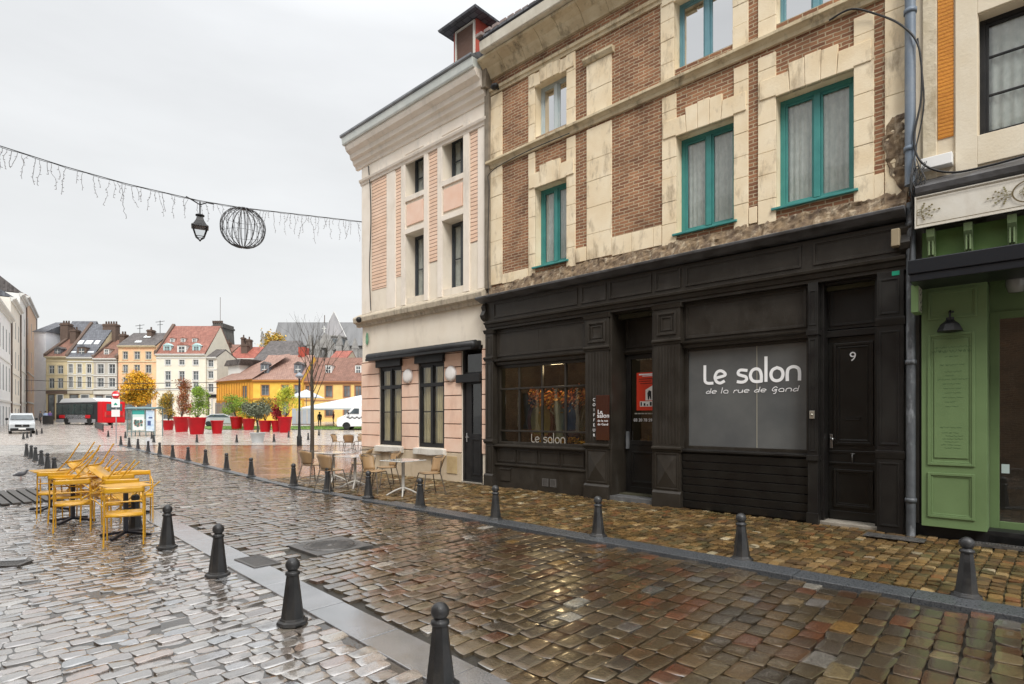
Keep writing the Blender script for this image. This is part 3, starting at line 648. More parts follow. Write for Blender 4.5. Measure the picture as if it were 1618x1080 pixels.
# salon entrance
b=MB(); b.box(-6.27,-6.20,-.08,.62,0,3.70); b.box(-5.31,-5.24,-.08,.62,0,3.70); b.box(-6.20,-5.31,.0,.62,3.68,3.72); b.box(-6.20,-5.31,.44,.5,2.98,3.68); panel(b,-6.16,-5.35,3.04,3.62,.44,.03,.02)
profile(b,[(.5,2.9),(.40,2.9),(.36,2.95),(.36,2.98),(.5,3.0)],-6.20,-5.31); S.part('entrance_surround',b,M_brown,None,.003)
b=MB(); framed(b,-6.19,-5.32,.12,2.90,.44,.50,.10,0,.12,.09); b.box(-6.09,-5.42,.45,.49,.24,1.10); panel(b,-6.05,-5.46,.32,.95,.45,.03,.02); b.box(-6.09,-5.42,.44,.50,1.08,1.17)
dr=S.part('salon_door',b,M_bdark,None,.004,'glazed salon door with the red poster')
g=MB(); g.quad((-6.10,.47,1.16),(-5.41,.47,1.16),(-5.41,.47,2.82),(-6.10,.47,2.82)); S.part('pane',g,M_glassd,dr)
b=MB(); b.box(-6.15,-6.11,.36,.44,1.0,1.35); S.part('handle',b,M_zinc,dr,.006)
b=MB(); b.box(-6.25,-5.26,-.10,.5,0,.10); S.part('doorstep',b,mat('blue_stone',(.07,.07,.07),.3,(.12,.12,.12),6,.3,60,r2=.6),None,.01)
# right display window, filmed glass and boarded riser
w2=MB(); framed(w2,-4.74,-2.63,1.06,2.90,.06,.14,.07); w2=S.part('shop_window',w2,M_brown,None,.004,'wide display window with dark grey film and white lettering')
M_film=mat('grey_film_glass',(.085,.09,.092),.22,(.12,.125,.122),1.0,0,spec=.6,coat=.3)
g=MB(); xm=fx(1196,.1); g.box(-4.68,xm-.004,.10,.115,1.12,2.84); g.box(xm+.006,-2.69,.10,.115,1.12,2.84); S.part('filmed_pane',g,M_film,w2)
b=MB(); b.box(xm-.004,xm+.006,.094,.12,1.12,2.84); S.part('glazing_joint',b,mat('glazing_joint',(.32,.30,.24),.5),w2)
b=MB(); b.box(-4.74,-2.63,.02,.16,2.99,3.70); panel(b,-4.69,-2.68,3.05,3.66,.02,.03,.02)
profile(b,[(.1,2.88),(-.02,2.88),(-.03,2.93),(-.08,2.96),(-.09,2.99),(.1,3.01)],-4.74,-2.63); S.part('head_panel',b,M_brown,None,.003)
b=MB(); profile(b,[(.1,1.0),(-.05,1.0),(-.09,1.03),(-.09,1.06),(.1,1.08)],-4.74,-2.63)
for k in range(7): b.prism([(-.035,.03+k*.139),(-.06,.155+k*.139),(.1,.155+k*.139),(.1,.03+k*.139)],-4.73,-2.64,'x')
b.box(-4.74,-2.63,.0,.1,0,1.02); S.part('stall_riser',b,M_bdark,None,.002,'riser of seven overlapping boards')
# door number nine
b=MB(); b.box(-2.49,-2.44,.02,.34,0,3.7); b.box(-1.77,-1.72,.02,.34,0,3.7); b.box(-2.44,-1.77,.25,.32,3.0,3.70); panel(b,-2.41,-1.80,3.05,3.62,.25,.025,.015); b.box(-2.44,-1.77,.20,.32,2.88,2.98); b.box(-2.44,-1.77,.05,.32,3.66,3.70)
S.part('door_surround',b,M_bdark,None,.003)
b=MB(); b.box(-2.44,-1.77,.26,.31,.06,2.88); panel(b,-2.36,-1.83,1.22,2.78,.26,.04,.03); panel(b,-2.30,-1.89,1.28,2.72,.256,.015,.012); panel(b,-2.36,-1.83,.26,.84,.26,.04,.03); b.box(-2.42,-1.79,.235,.26,.92,.95); b.box(-2.42,-1.79,.24,.26,1.09,1.13); b.box(-2.42,-1.79,.24,.27,.08,.2)
d9=S.part('front_door',b,mat('black_gloss_door',(.006,.0055,.005),.3,(.009,.009,.008),4,.03,40,r2=.36),None,.004,'black panelled door with the number 9')
b=MB(); framed(b,-2.20,-2.0,1.60,1.645,.244,.262,.01); b.box(-2.19,-2.01,.25,.262,1.61,1.635); S.part('letter_slot',b,M_bdark,d9,.002)
b=MB(); b.tube([(-2.1,.25,1.08),(-2.1,.215,1.07),(-2.1,.21,1.0),(-2.1,.235,.96)],.012); b.lathe([(.035,0),(.035,.01),(0,.02)],(-2.1,.25,1.08),12); S.part('knocker',b,M_castiron,d9)
b=MB(); b.box(-2.415,-2.375,.242,.26,1.16,1.38); b.tube([(-2.395,.245,1.32),(-2.395,.20,1.32),(-2.37,.19,1.30)],.012); b.ball((-2.365,.19,1.30),.022); S.part('handle',b,M_steel,d9,.003)
b=MB(); b.box(-2.49,-1.72,-.06,.3,0,.06); S.part('doorstep',b,mat('pale_step',(.20,.18,.15),.4,(.32,.29,.24),5,.4,60,r2=.6),None,.01)
b=MB(); b.box(-2.60,-2.53,-.145,-.12,1.62,1.74); b.ball((-2.565,-.15,1.68),.018); S.part('doorbell',b,mat('worn_brass',(.5,.48,.42),.3,metal=.8),None,.004)
# shop interior behind the left window
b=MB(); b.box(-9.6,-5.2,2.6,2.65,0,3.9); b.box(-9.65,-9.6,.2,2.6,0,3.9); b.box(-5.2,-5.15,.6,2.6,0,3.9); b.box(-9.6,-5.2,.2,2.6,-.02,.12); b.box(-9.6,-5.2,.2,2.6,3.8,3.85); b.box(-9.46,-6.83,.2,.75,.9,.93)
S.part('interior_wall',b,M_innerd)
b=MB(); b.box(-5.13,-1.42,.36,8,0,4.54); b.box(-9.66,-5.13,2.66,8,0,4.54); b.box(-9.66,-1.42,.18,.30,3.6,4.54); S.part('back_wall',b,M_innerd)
SROOT=S.root
# ---- writing: strokes and the built-in letter shapes
ST={'L':[[(0,1.5),(0,.35),(.1,.1),(.35,0),(.75,0)]],
'e':[[(.08,.42),(.95,.62),(.82,.9),(.5,1.02),(.18,.9),(0,.5),(.15,.12),(.5,-.02),(.85,.12)]],
's':[[(.82,.93),(.3,.99),(.08,.85),(.1,.64),(.4,.52),(.72,.42),(.82,.22),(.66,.04),(.35,-.02),(.02,.03)]],
'a':[[(.95,0),(.95,.5),(.8,.9),(.48,1.02),(.15,.88),(0,.5),(.15,.12),(.48,-.02),(.95,.0)]],
'l':[[(.0,0),(.0,1.9)]],
'o':[[(.5,1.02),(.86,.86),(1.0,.5),(.86,.12),(.5,-.02),(.14,.12),(0,.5),(.14,.86),(.5,1.02)]],
'n':[[(0,0),(0,.6),(.12,.9),(.48,1.03),(.85,.9),(.97,.6),(.97,0)]],
'd':[[(.9,1.7),(.9,.0)],[(.9,.5),(.5,.9),(.1,.6),(.05,.2),(.4,-.02),(.9,.35)]],
'r':[[(0,0),(.05,.9)],[(.05,.6),(.4,.95),(.7,.85)]],'u':[[(0,.95),(.02,.3),(.3,0),(.7,.15),(.85,.95)],[(.85,.95),(.9,0)]],
'G':[[(.95,1.3),(.6,1.6),(.2,1.2),(.1,.5),(.5,.2),(.9,.6),(.9,.75),(.5,.7)],[(.9,.75),(.85,-.5),(.5,-.6)]],
'c':[[(.8,.85),(.4,1),(.05,.6),(.15,.1),(.6,0),(.85,.15)]],'i':[[(0,0),(0,.95)]],'t':[[(0,1.5),(0,.1),(.3,0)],[(-.3,.95),(.4,.95)]],'v':[[(0,.95),(.4,0),(.8,.95)]],'m':[[(0,0),(0,1)],[(0,.8),(.3,1),(.45,.7),(.45,0)],[(.45,.7),(.75,1),(.9,.7),(.9,0)]],'p':[[(0,-.6),(0,1)],[(0,.8),(.5,1),(.85,.5),(.5,0),(0,.2)]]}
WD={'L':.98,'e':1.25,'s':1.15,'a':1.35,'l':.42,'o':1.35,'n':1.3,'d':1.25,'r':.9,'u':1.2,'G':1.35,' ':.85,'c':1.1,'i':.4,'t':.7,'v':1.05,'m':1.2,'p':1.1}
def smoothpts(p,n=4):
    if len(p)<3: return p
    out=[]
    for i in range(len(p)-1):
        p0=p[max(i-1,0)];p1=p[i];p2=p[i+1];p3=p[min(i+2,len(p)-1)]
        for k in range(n):
            t=k/n; out.append(tuple(.5*((2*p1[j])+(-p0[j]+p2[j])*t+(2*p0[j]-5*p1[j]+4*p2[j]-p3[j])*t*t+(-p0[j]+3*p1[j]-3*p2[j]+p3[j])*t**3) for j in (0,1)))
    out.append(p[-1]); return out
def ribbon(mb,p,w,y,th=.002,sm=True):
    p=smoothpts(p) if sm else p; p=[Vector(q) for q in p]; n=len(p); L_=[];R_=[]
    for i,q in enumerate(p):
        t=(p[min(i+1,n-1)]-p[max(i-1,0)]); t.normalize(); nn=Vector((-t.y,t.x))*w/2
        ext=-t*w*.3 if i==0 else (t*w*.3 if i==n-1 else Vector((0,0)))
        L_.append(q+nn+ext);R_.append(q-nn+ext)
    for i in range(n-1):
        a,b_,c,d=L_[i],L_[i+1],R_[i+1],R_[i]
        mb.add([(v.x,y+.0001*(i%2),v.y) for v in (a,b_,c,d)]+[(v.x,y-th+.0001*(i%2),v.y) for v in (a,b_,c,d)],[(0,1,2,3),(7,6,5,4),(0,4,5,1),(2,6,7,3)])
def strokes(text,x0,z0,xw,xh,w,y,slant=0,gap=1.0):
    """xw total width, xh x-height"""
    tot=sum(WD[c]*gap for c in text); k=xw/tot; b=MB(); x=0
    for c in text:
        for s_ in ST.get(c,[]): ribbon(b,[(x0+(x+u)*k*1.0+slant*v*xh,z0+v*xh) for u,v in s_],w,y)
        x+=WD[c]*gap
    return b
FONTC={}
def text(name,body,x,y,z,size,m,parent=None,align='CENTER',ext=.001,width=None,rot=(R(90),0,0)):
    cu=bpy.data.curves.new('lettering','FONT'); cu.body=body; cu.size=size; cu.align_x=align; cu.extrude=ext; cu.resolution_u=3
    o=bpy.data.objects.new('lettering_curve',cu); COL.objects.link(o); dg=bpy.context.evaluated_depsgraph_get(); dg.update()
    me=bpy.data.meshes.new_from_object(o.evaluated_get(dg)); bpy.data.objects.remove(o)
    me.materials.clear(); me.materials.append(m); n=bpy.data.objects.new(name,me); COL.objects.link(n); n.parent=parent; n.location=(x,y,z); n.rotation_euler=rot
    if width: 
        xs=[v.co.x for v in me.vertices]; w0=max(xs)-min(xs)
        if w0>0: n.scale.x=width/w0
    return n
xa,xb=fx(1114,.1),fx(1265,.1)
def words(body,x0,z0,xw,xh,w,y,slant,mm,par):
    tot=sum(WD[c] for c in body); x=0
    for wd in body.split(' '):
        ww=sum(WD[c] for c in wd); S.part('lettering',strokes(wd,x0+xw*x/tot,z0,xw*ww/tot,xh,w,y,slant),mm,par); x+=ww+WD[' ']
words('Le salon',xa,fz(1114,606,.1)+.005,(xb-xa)*1.03,.205,.050,.094,0,M_white_line,w2)
words('de la rue de Gand',xa+.02,fz(1114,619,.1)-.03,(xb-xa)*.98,.050,.011,.094,.25,M_white_line,w2)
words('Le salon',fx(841,.1),fz(841,703,.1)+.075,(fx(893,.1)-fx(841,.1))*1.05,.115,.022,.078,0,mat('faded_vinyl',(.32,.30,.26),.5),w1)
text('house_number','9',-2.10-XS0,.252,2.50,.20,M_white_line,d9)
# signs, poster and display of the salon (each a thing of its own)
def at_facade(name,x,dep,z,label,cat,group=None): return empty(name,wp(x,DF+dep,z),ROTZ,label,cat,group)
M_signb=mat('brown_sign',(.045,.014,.008),.25,coat=.3)
xa,xb=fx(936,-.13),fx(963,-.13); zt,zb=fz(950,624,-.13),fz(950,695,-.13)
t=at_facade('shop_sign',(xa+xb)/2,-.14,zb,'narrow brown vertical sign reading COIFFEUR beside the salon door','sign'); w=xb-xa; h=zt-zb
b=MB(); b.box(-w/2+.10,w/2,-.012,.012,0,h); b.build('board',M_signb,t,.003)
for i,c in enumerate('COIFFEUR'): text('lettering',c,-w/2+.05,-.004,h-.115-i*(h-.12)/7.6,.085,M_white_line,t)
text('lettering','Le',-w/2+.14,-.014,h*.585,.12,M_white_line,t,'LEFT'); text('lettering','salon',-w/2+.13,-.014,h*.50,.125,M_white_line,t,'LEFT',width=w*.68)
for k,s_ in ((.41,'de la rue'),(.33,'de Gand')): text('lettering',s_,-w/2+.14,-.014,h*k,.06,M_white_line,t,'LEFT',width=w*.60)
# poster
xa,xb=fx(1006,.46),-5.43; zt,zb=fz(1020,588,.46),fz(1020,648,.46); w=xb-xa; h=zt-zb
t=at_facade('poster',(xa+xb)/2,.462,zb,'red event poster with a black and white picture taped inside the salon door','poster')
b=MB(); b.box(-w/2,w/2,-.002,0,0,h); b.build('sheet',mat('poster_red',(.62,.045,.018),.4),t)
b=MB(); b.prism([(-w*.12,h*.26),(w*.42,h*.26),(w*.42,h*.64),(w*.2,h*.66),(-w*.12,h*.54)],-.0045,-.003,'y'); b.box(-w*.36,w*.44,-.0045,-.003,h*.10,h*.24); b.build('picture',mat('poster_white',(.75,.72,.68),.5),t)
b=MB(); b.prism([(w*.2,h*.28),(w*.38,h*.28),(w*.38,h*.5),(w*.29,h*.57),(w*.2,h*.5)],-.006,-.005,'y')
b.prism([(-w*.02,h*.28),(w*.03,h*.28),(w*.05,h*.38),(w*.09,h*.28),(w*.13,h*.28),(w*.12,h*.5),(w*.02,h*.53),(-w*.04,h*.45)],-.006,-.005,'y')
for k in range(6): b.box(-w*.33+k*w*.13,-w*.27+k*w*.13+w*.02*(k%2),-.006,-.005,h*.12,h*(.22-.03*(k%3)))
for k,(a,c) in enumerate(((-.4,.3),(-.4,.1),(-.35,.2))): b.box(w*a,w*c,-.0045,-.003,h*(.82-k*.06),h*(.835-k*.06))
b.build('print',M_black,t)
b=MB(); b.box(-w*.4,w*.4,-.0045,-.003,h*.93,h*.965); b.box(-w*.25,w*.25,-.0045,-.003,h*.895,h*.915); b.build('title_strip',M_white_line,t)
text('door_lettering','03 20 78 59 72',-5.76-XS0,.455,fz(1020,664,.46)-.02,.085,M_white_line,dr,width=.52)
b=MB(); 
for k in range(7): b.box(-6.0+.075*k,-5.94+.075*k,.456,.46,fz(1020,654,.46),fz(1020,654,.46)+.025)
S.part('lettering',b,mat('faded_vinyl',(.5,.5,.5)),dr)
text('lettering','COIFFEUR',-5.72-XS0,.455,fz(1020,568,.46),.10,mat('dim_vinyl',(.25,.23,.17),.6),dr,width=.5)
# display
def display():
    t=at_facade('oval_mirror',-8.55,.55,.93,'oval mirror in a dark frame standing in the left display window','mirror')
    b=MB(); pts=[(.36*math.cos(a),0,.62+.50*math.sin(a)) for a in [2*math.pi*i/32 for i in range(32)]]; b.tube(pts,.05,closed=True,seg=8); b.build('frame',mat('dark_red_wood',(.10,.02,.014),.3),t)
    b=MB(); b.add([(p[0],.01,p[2]) for p in pts],[tuple(range(32))]); b.build('mirror_glass',mat('olive_mirror',(.38,.34,.10),.3,(.22,.18,.06),2),t)
    b=MB()
    for k in range(60): a=random.uniform(-.25,.25); b.ball((a,-.07+random.uniform(-.04,.04),.22+random.uniform(-.08,.08)),random.uniform(.02,.045),0,6,4)
    o=b.build('dried_flowers',mat('dried_flower_tan',(.35,.20,.07),.8,(.2,.08,.03),12),None,0,t.location+Vector((0,0,0)),ROTZ); tag(o,'tan dried flower bunch in front of the oval mirror','dried flowers')
    t=at_facade('tall_vase',-7.93,.50,.93,'tall pale green jug in the middle of the left display window','vase')
    b=MB(); b.lathe([(.10,0),(.13,.02),(.12,.3),(.10,.5),(.14,.8),(.17,.95),(.12,1.1),(.15,1.2)],seg=20); b.build('body',mat('pale_glaze',(.32,.38,.28),.2,(.42,.45,.40),4,coat=.5),t)
    b=MB(); b.tube([(-.13,0,1.05),(-.26,0,1.0),(-.28,0,.85),(-.14,0,.75)],.02); b.build('handle',mat('pale_glaze',(.3,.35,.3)),t)
    b=MB(); b.lathe([(.12,0),(.24,.15),(.27,.5),(.2,.9),(.12,1.05)],seg=20); o=b.build('blue_vase',mat('blue_glaze',(.02,.05,.14),.15,(.03,.03,.06),3,coat=.5),None,0,wp(-7.62,DF+.62,.93),ROTZ); tag(o,'deep blue rounded vase beside the pale jug','vase')
    b=MB(); b.lathe([(.16,0),(.26,.2),(.3,.55),(.22,.95),(.1,1.1)],seg=20); o=b.build('green_vase',mat('green_glaze',(.05,.07,.03),.2,(.02,.03,.02),3,coat=.5),None,0,wp(-7.2,DF+.66,.93),ROTZ); tag(o,'dark green vase at the right of the left display window','vase')
    b=MB()
    for k in range(900):
        x=random.uniform(-1.0,.95); z=.0+.16*random.gauss(0,.6)-.07*math.cos(x*2); y=random.gauss(0,.07); s_=random.uniform(.02,.05); n=Vector((random.gauss(0,1),random.gauss(0,1),random.gauss(0,1))).normalized(); u=n.orthogonal().normalized()*s_; v=n.cross(u)
        c=Vector((x,y,z)); b.add([c-u,c-v*.6,c+u,c+v*.6],[(0,1,2,3)],0 if random.random()<.6 else 1)
    o=b.build('leaf_garland',[mat('orange_leaf',(.50,.13,.02),.6,emit=0),mat('amber_leaf',(.75,.38,.05),.6)],None,0,wp(-7.75,DF+.42,2.10),ROTZ); tag(o,'garland of orange autumn leaves across the left display window','garland')
    b=MB()
    for k in range(500):
        x=random.uniform(-.85,.85); z=random.uniform(0,.22)*(1.2-abs(x)*.6); y=random.gauss(0,.06); s_=random.uniform(.02,.06); n=Vector((random.gauss(0,1),random.gauss(0,1),random.gauss(0,1))).normalized(); u=n.orthogonal().normalized()*s_; v=n.cross(u)
        c=Vector((x,y,z)); b.add([c-u,c-v*.6,c+u,c+v*.6],[(0,1,2,3)],0 if random.random()<.5 else 1)
    o=b.build('dried_leaves',[mat('amber_leaf',(.75,.38,.05)),mat('gold_leaf_litter',(.35,.26,.06),.7)],None,0,wp(-7.6,DF+.30,.95),ROTZ); tag(o,'yellow dried leaves lying on the display shelf behind the lettering','dried leaves')
    lp=bpy.data.lights.new('display_fill_light','POINT'); lp.energy=20; lp.color=(1,.75,.45); lp.shadow_soft_size=.15; lo=bpy.data.objects.new('display_fill_light',lp); COL.objects.link(lo); lo.location=wp(-7.9,DF+.32,2.75)  # added warm fill light that brightens the window display, no fitting modelled
display()
# ------------------------------------------------------------------ cafe building
XC0,XC1=-15.18,-9.72
C=Bld('cafe_building',XC0,'pale pink and cream corner house with striped brick bands above the cafe')
M_cream=mat('cream_render',(.72,.64,.52),.85,(.78,.71,.60),1.3,.2,30,detail=9,stain=((.42,.36,.28),1.6,.5))
M_cwhite=mat('white_render',(.74,.66,.56),.8,(.80,.73,.64),1.6,.2,30,detail=9,stain=((.40,.37,.32),2.0,.5))
M_pinkp=mat('pink_panel',(.76,.50,.37),.85,(.80,.58,.46),2,.2,30)
M_pinkr=mat('salmon_rustication',(.76,.50,.37),.8,(.82,.61,.48),1.5,.25,30,detail=8,stain=((.45,.24,.16),1.5,.5))
M_stripe=brickmat('striped_pink_brick',(.78,.54,.39),(.82,.60,.46),(.26,.15,.10),4.0,.098,.011,.85,.8,'xz',.5,dark=(.85,1.1))
M_beigep=mat('beige_plinth',(.48,.38,.26),.7,(.56,.46,.33),2,.3,30,stain=((.2,.15,.09),1.5,.8),r2=.8)
cA=(fx(642),fx(671.5)); cB=(fx(700),fx(733.8))
cw=[(*cA,7.76,8.93),(*cB,7.76,8.93),(*cA,4.95,6.72),(*cB,4.95,6.72)]
gw=[(fx(600),fx(636.5),.83,3.22),(fx(661.5),fx(703.5),.83,3.22),(fx(729.5),fx(763),.0,3.40)]
b=MB(); wall(b,XC0,XC1,0,4.45,[(*gw[0],.2),(*gw[1],.2),(*gw[2],.16)],0)
wall(b,XC0,XC1,4.45,10.0,[(*w,.38) for w in cw],0); b.quad((XC0,0,0),(XC0,0,10),(XC0,9,10),(XC0,9,0)); b.quad((XC1,0,4.4),(XC1,9,4.4),(XC1,9,10),(XC1,0,10))
C.part('wall',b,M_cream)
b=MB(); b.box(XC0+.05,XC1-.05,1.8,1.85,0,10); b.box(XC0+.05,XC1-.05,.35,1.8,4.2,4.3); b.box(XC0+.05,XC1-.05,.35,1.8,7.2,7.3); b.box(XC0+.05,XC1-.05,.3,1.8,-.01,.02); C.part('interior_wall',b,mat('cafe_interior',(.42,.37,.26),.9,(.25,.2,.12),1.2))
# striped brick panels, white pilasters and surrounds
def fxs(*p): return [fx(q) for q in p]
b=MB()
for (a,c),z0 in (((588,611),5.55),((626.5,634.5),5.62),((679,692),5.75),((744,755),5.95)):
    x0,x1=fx(a),fx(c); z1=8.66; z0=z0
    b.box(x0,x1,-.012,.01,5.42 if a<600 else z0,z1)
C.part('striped_brick',b,M_stripe)
b=MB()
b.box(XC0,fx(586),-.03,.01,4.76,8.68); b.box(fx(612),fx(625.5),-.03,.01,4.76,8.68)
for (l,r,w) in ((fx(635.5),fx(678),0),(fx(693),fx(743),1)):
    x0,x1=cw[w][0],cw[w][1]
    b.box(l,x0,-.045,.01,4.76,9.05 if 0 else 8.98+.0); b.box(x1,r,-.045,.01,4.76,8.98); b.box(x0,x1,-.045,.01,8.935,8.98)
    b.box(x0,x1,-.045,.01,7.62,7.755); b.box(x0,x1,-.045,.01,6.725,6.86)
b.box(fx(756),XC1-.06,-.03,.01,4.76,8.68)
C.part('white_pilasters',b,M_cwhite,None,.004)
for w in (0,1): x0,x1=cw[w][0],cw[w][1]; b=MB(); b.box(x0+.05,x1-.05,-.03,.01,6.95,7.53); C.part('pink_panel',b,M_pinkp,None,.004)
b=MB(); profile(b,[(.02,8.68),(-.05,8.68),(-.06,8.74),(-.10,8.77),(-.12,8.83),(.02,8.86)],XC0-.04,XC1); b.box(XC0,XC1,-.03,.01,8.86,9.24)
profile(b,[(.02,9.22),(-.06,9.22),(-.08,9.30),(-.16,9.36),(-.18,9.46),(-.26,9.50),(-.28,9.62),(-.40,9.70),(-.44,9.80),(-.44,9.86),(.02,9.88)],XC0-.28,XC1)
for x in (fx(600),fx(637),fx(684),fx(735)): b.box(x-.01,x+.01,-.04,.01,8.86,9.24)
C.part('cornice',b,M_cwhite,None,.005)
b=MB(); profile(b,[(.3,9.86),(-.48,9.86),(-.50,9.90),(-.52,10.08),(.3,10.10)],XC0-.34,XC1-.02); C.part('gutter_board',b,mat('grey_white_board',(.50,.53,.50),.45,(.60,.62,.58),3,.2,30),None,.005)
b=MB(); profile(b,[(.3,10.10),(-.53,10.085),(-.56,10.11),(-.56,10.16),(.3,10.17)],XC0-.38,XC1-.02); gut=C.part('gutter',b,M_zinc)
b=MB(); b.prism([(-.5,10.16),(4.2,13.4),(4.2,13.2),(.1,10.1)],XC0-.3,XC1-.05,'x'); C.part('roof',b,M_slate)
b=MB(); profile(b,[(.02,4.38),(-.08,4.38),(-.10,4.46),(-.20,4.50),(-.22,4.62),(-.20,4.66),(.02,4.78)],XC0-.20,XC1-.02); C.part('string_course',b,mat('stained_moulding',(.52,.45,.34),.8,(.40,.34,.26),4,.3,30,stain=((.10,.09,.07),7,.8),stretch=(3,1,1)),None,.005)
# salmon rustication courses
segs=[(XC0,gw[0][0],.035),(gw[0][1],gw[1][0],.035),(gw[1][1],gw[2][0],.035),(gw[2][1],XC1-.05,.03)]
for i,(a,c,d_) in enumerate(segs):
    b=MB(); z=.74
    while z<3.28:
        b.box(a-.004,c+.004,-d_,.01,z+.012,min(z+.35,3.30)); z+=.362
    C.part('rusticated_blocks',b,M_pinkr,None,.006)
    b=MB(); b.box(a,c,-.010,.005,.74,3.30); C.part('joint_bed',b,mat('brown_joint',(.16,.09,.06),.9,(.10,.06,.04),6))
b=MB(); 
for a,c in ((XC0,gw[2][0]),): b.box(a,c,-.03,.01,0,.72)
C.part('plinth',b,M_beigep,None,.006)
for (x0,x1,z0,z1) in cw:
    window(C,x0,x1,z0,z1,.30,mat('dark_slate_paint',(.035,.042,.05),.4,(.05,.06,.07),4),M_glass,fw=.05,rows=(.5,) if z0>7 else (.47,),curtain=True,seed=3)
for (x0,x1,z0,z1) in gw[:2]:
    fr=window(C,x0,x1,z0,z1-.12,.02,M_black,glassmat('cafe_glass',(.95,.94,.86),.7,.01,.08,.06),fw=.09,rows=(.42,),curtain=False,name='cafe_window')
    b=MB(); b.box(x0+.09,x1-.09,-.005,.085,z0+1.62,z0+1.72); C.part('transom',b,M_black,fr,.004)
    b=MB(); b.prism([(-.14,z0-.19),(-.14,z0-.03),(.12,z0+.0),(.12,z0-.19)],x0-.08,x1+.08,'x'); C.part('sill',b,mat('white_stone_sill',(.55,.52,.46),.6,(.66,.63,.57),4,.3,40,stain=((.25,.22,.17),4,.6)),fr,.008)
    b=MB(); b.box(x0-.05,x1+.03,-.12,.14,z1-.14,z1+.10); C.part('shutter_box',b,M_black,fr,.01)
    b=MB()
    for k in range(14):
        xx=x0+.08+(x1-x0-.16)*k/13; b.tube([(xx,.17+.02*math.sin(k*2.1),z0+.1),(xx,.17+.02*math.sin(k*2.1),z1-.2)],.045,seg=6)
    C.part('net_curtain',b,mat('cream_net',(.85,.78,.52),.9,(.72,.64,.40),3),fr)
# cafe door
x0,x1=gw[2][:2]
b=MB(); framed(b,x0,x1,.02,3.42,.04,.14,.07,0,.05,.07); b.box(x0+.07,x1-.07,.05,.13,2.58,2.76); b.box(x0+.07,x0+.30,.06,.12,.07,2.58); b.box(x0+.30,x1-.07,.06,.12,.07,1.22); b.box(x0+.30,x1-.07,.06,.12,2.46,2.58); b.box(x1-.13,x1-.07,.06,.12,1.22,2.46); panel(b,x0+.32,x1-.12,.2,1.1,.06,.03,.015)
cd=C.part('cafe_door',b,M_black,None,.004); g=MB(); g.quad((x0+.2,.09,1.2),(x1-.1,.09,1.2),(x1-.1,.09,2.5),(x0+.2,.09,2.5)); g.quad((x0+.05,.09,2.74),(x1-.05,.09,2.74),(x1-.05,.09,3.37),(x0+.05,.09,3.37)); C.part('pane',g,glassmat('cafe_glass'),cd)
b=MB(); b.box(x0+.13,x0+.17,.035,.06,1.02,1.24); b.tube([(x0+.15,.05,1.14),(x0+.15,.0,1.14),(x0+.27,-.005,1.14)],.012); C.part('handle',b,M_steel,cd,.002)
b=MB(); b.box(x0-.12,x1-.03,-.10,.05,2.50,2.70); C.part('shutter_box',b,M_black,cd,.01)
b=MB(); b.box(x0+.05,x1-.02,-.05,.14,0,.035); C.part('threshold',b,mat('pale_step',(.3,.28,.24)),cd,.004)
b=MB(); b.lathe([(0,0),(.10,0),(.13,.02),(.14,.08),(.14,.10)],seg=20)
ac=MB(); xL,xR=fx(583,-.2),fx(751,-.2)
ac.add([(x,-.19+.13*math.cos(a),3.385+.12*math.sin(a)) for x in (xL,xR) for a in [2*math.pi*i/16 for i in range(16)]],[tuple(range(16))[::-1],tuple(range(16,32))]+[(i,(i+1)%16,16+(i+1)%16,16+i) for i in range(16)],0,True); ac.box(xL,xR,-.08,.0,3.30,3.50); ac.box(xL+.02,xR-.02,-.34,-.30,3.27,3.33)
aw=C.part('awning_cassette',ac,M_black,None)
b=MB(); b.box(fx(708),fx(724),-.05,-.035,.20,.64); 
C.part('meter_cover',b,mat('tan_cover',(.50,.38,.20),.6,(.4,.28,.14),4),None,.006)
# dormer on the cafe roof, red sides
xl,xr=fx(717,.55),fx(753,.55); zt=fz(750,32,.55)
M_dred=mat('dormer_red',(.42,.075,.045),.75,(.36,.06,.04),3,.3,30)
b=MB(); b.box(xl,xr,.55,3.2,10.2,zt+.15); dm=C.part('dormer',b,M_dred)
b=MB(); framed(b,xl+.10,xr-.04,10.3,zt,.50,.56,.05); C.part('dormer_window',b,mat('pale_frame',(.6,.58,.52),.6),dm,.004)
b=MB(); b.box(xl+.14,xr-.08,.535,.548,10.3,zt-.04); C.part('shutter',b,mat('brown_shutter',(.10,.05,.03),.7,(.13,.07,.05),5,.4,30,stretch=(1,1,8)),dm)
b=MB(); z=zt+.13; xm=(xl+xr)/2; b.add([(xl-.28,.22,z-.05),(xr+.30,.22,z-.05),(xr+.30,3.5,z-.05),(xl-.28,3.5,z-.05),(xm,.95,z+.62),(xm,3.5,z+.62),(xl-.26,.24,z-.10),(xr+.28,.24,z-.10),(xr+.28,3.5,z-.10),(xl-.26,3.5,z-.10)],[(0,1,4),(1,2,5,4),(0,4,5,3),(2,3,5),(6,9,8,7),(0,6,7,1),(1,7,8,2),(0,3,9,6)]); C.part('dormer_roof',b,M_slate,dm)
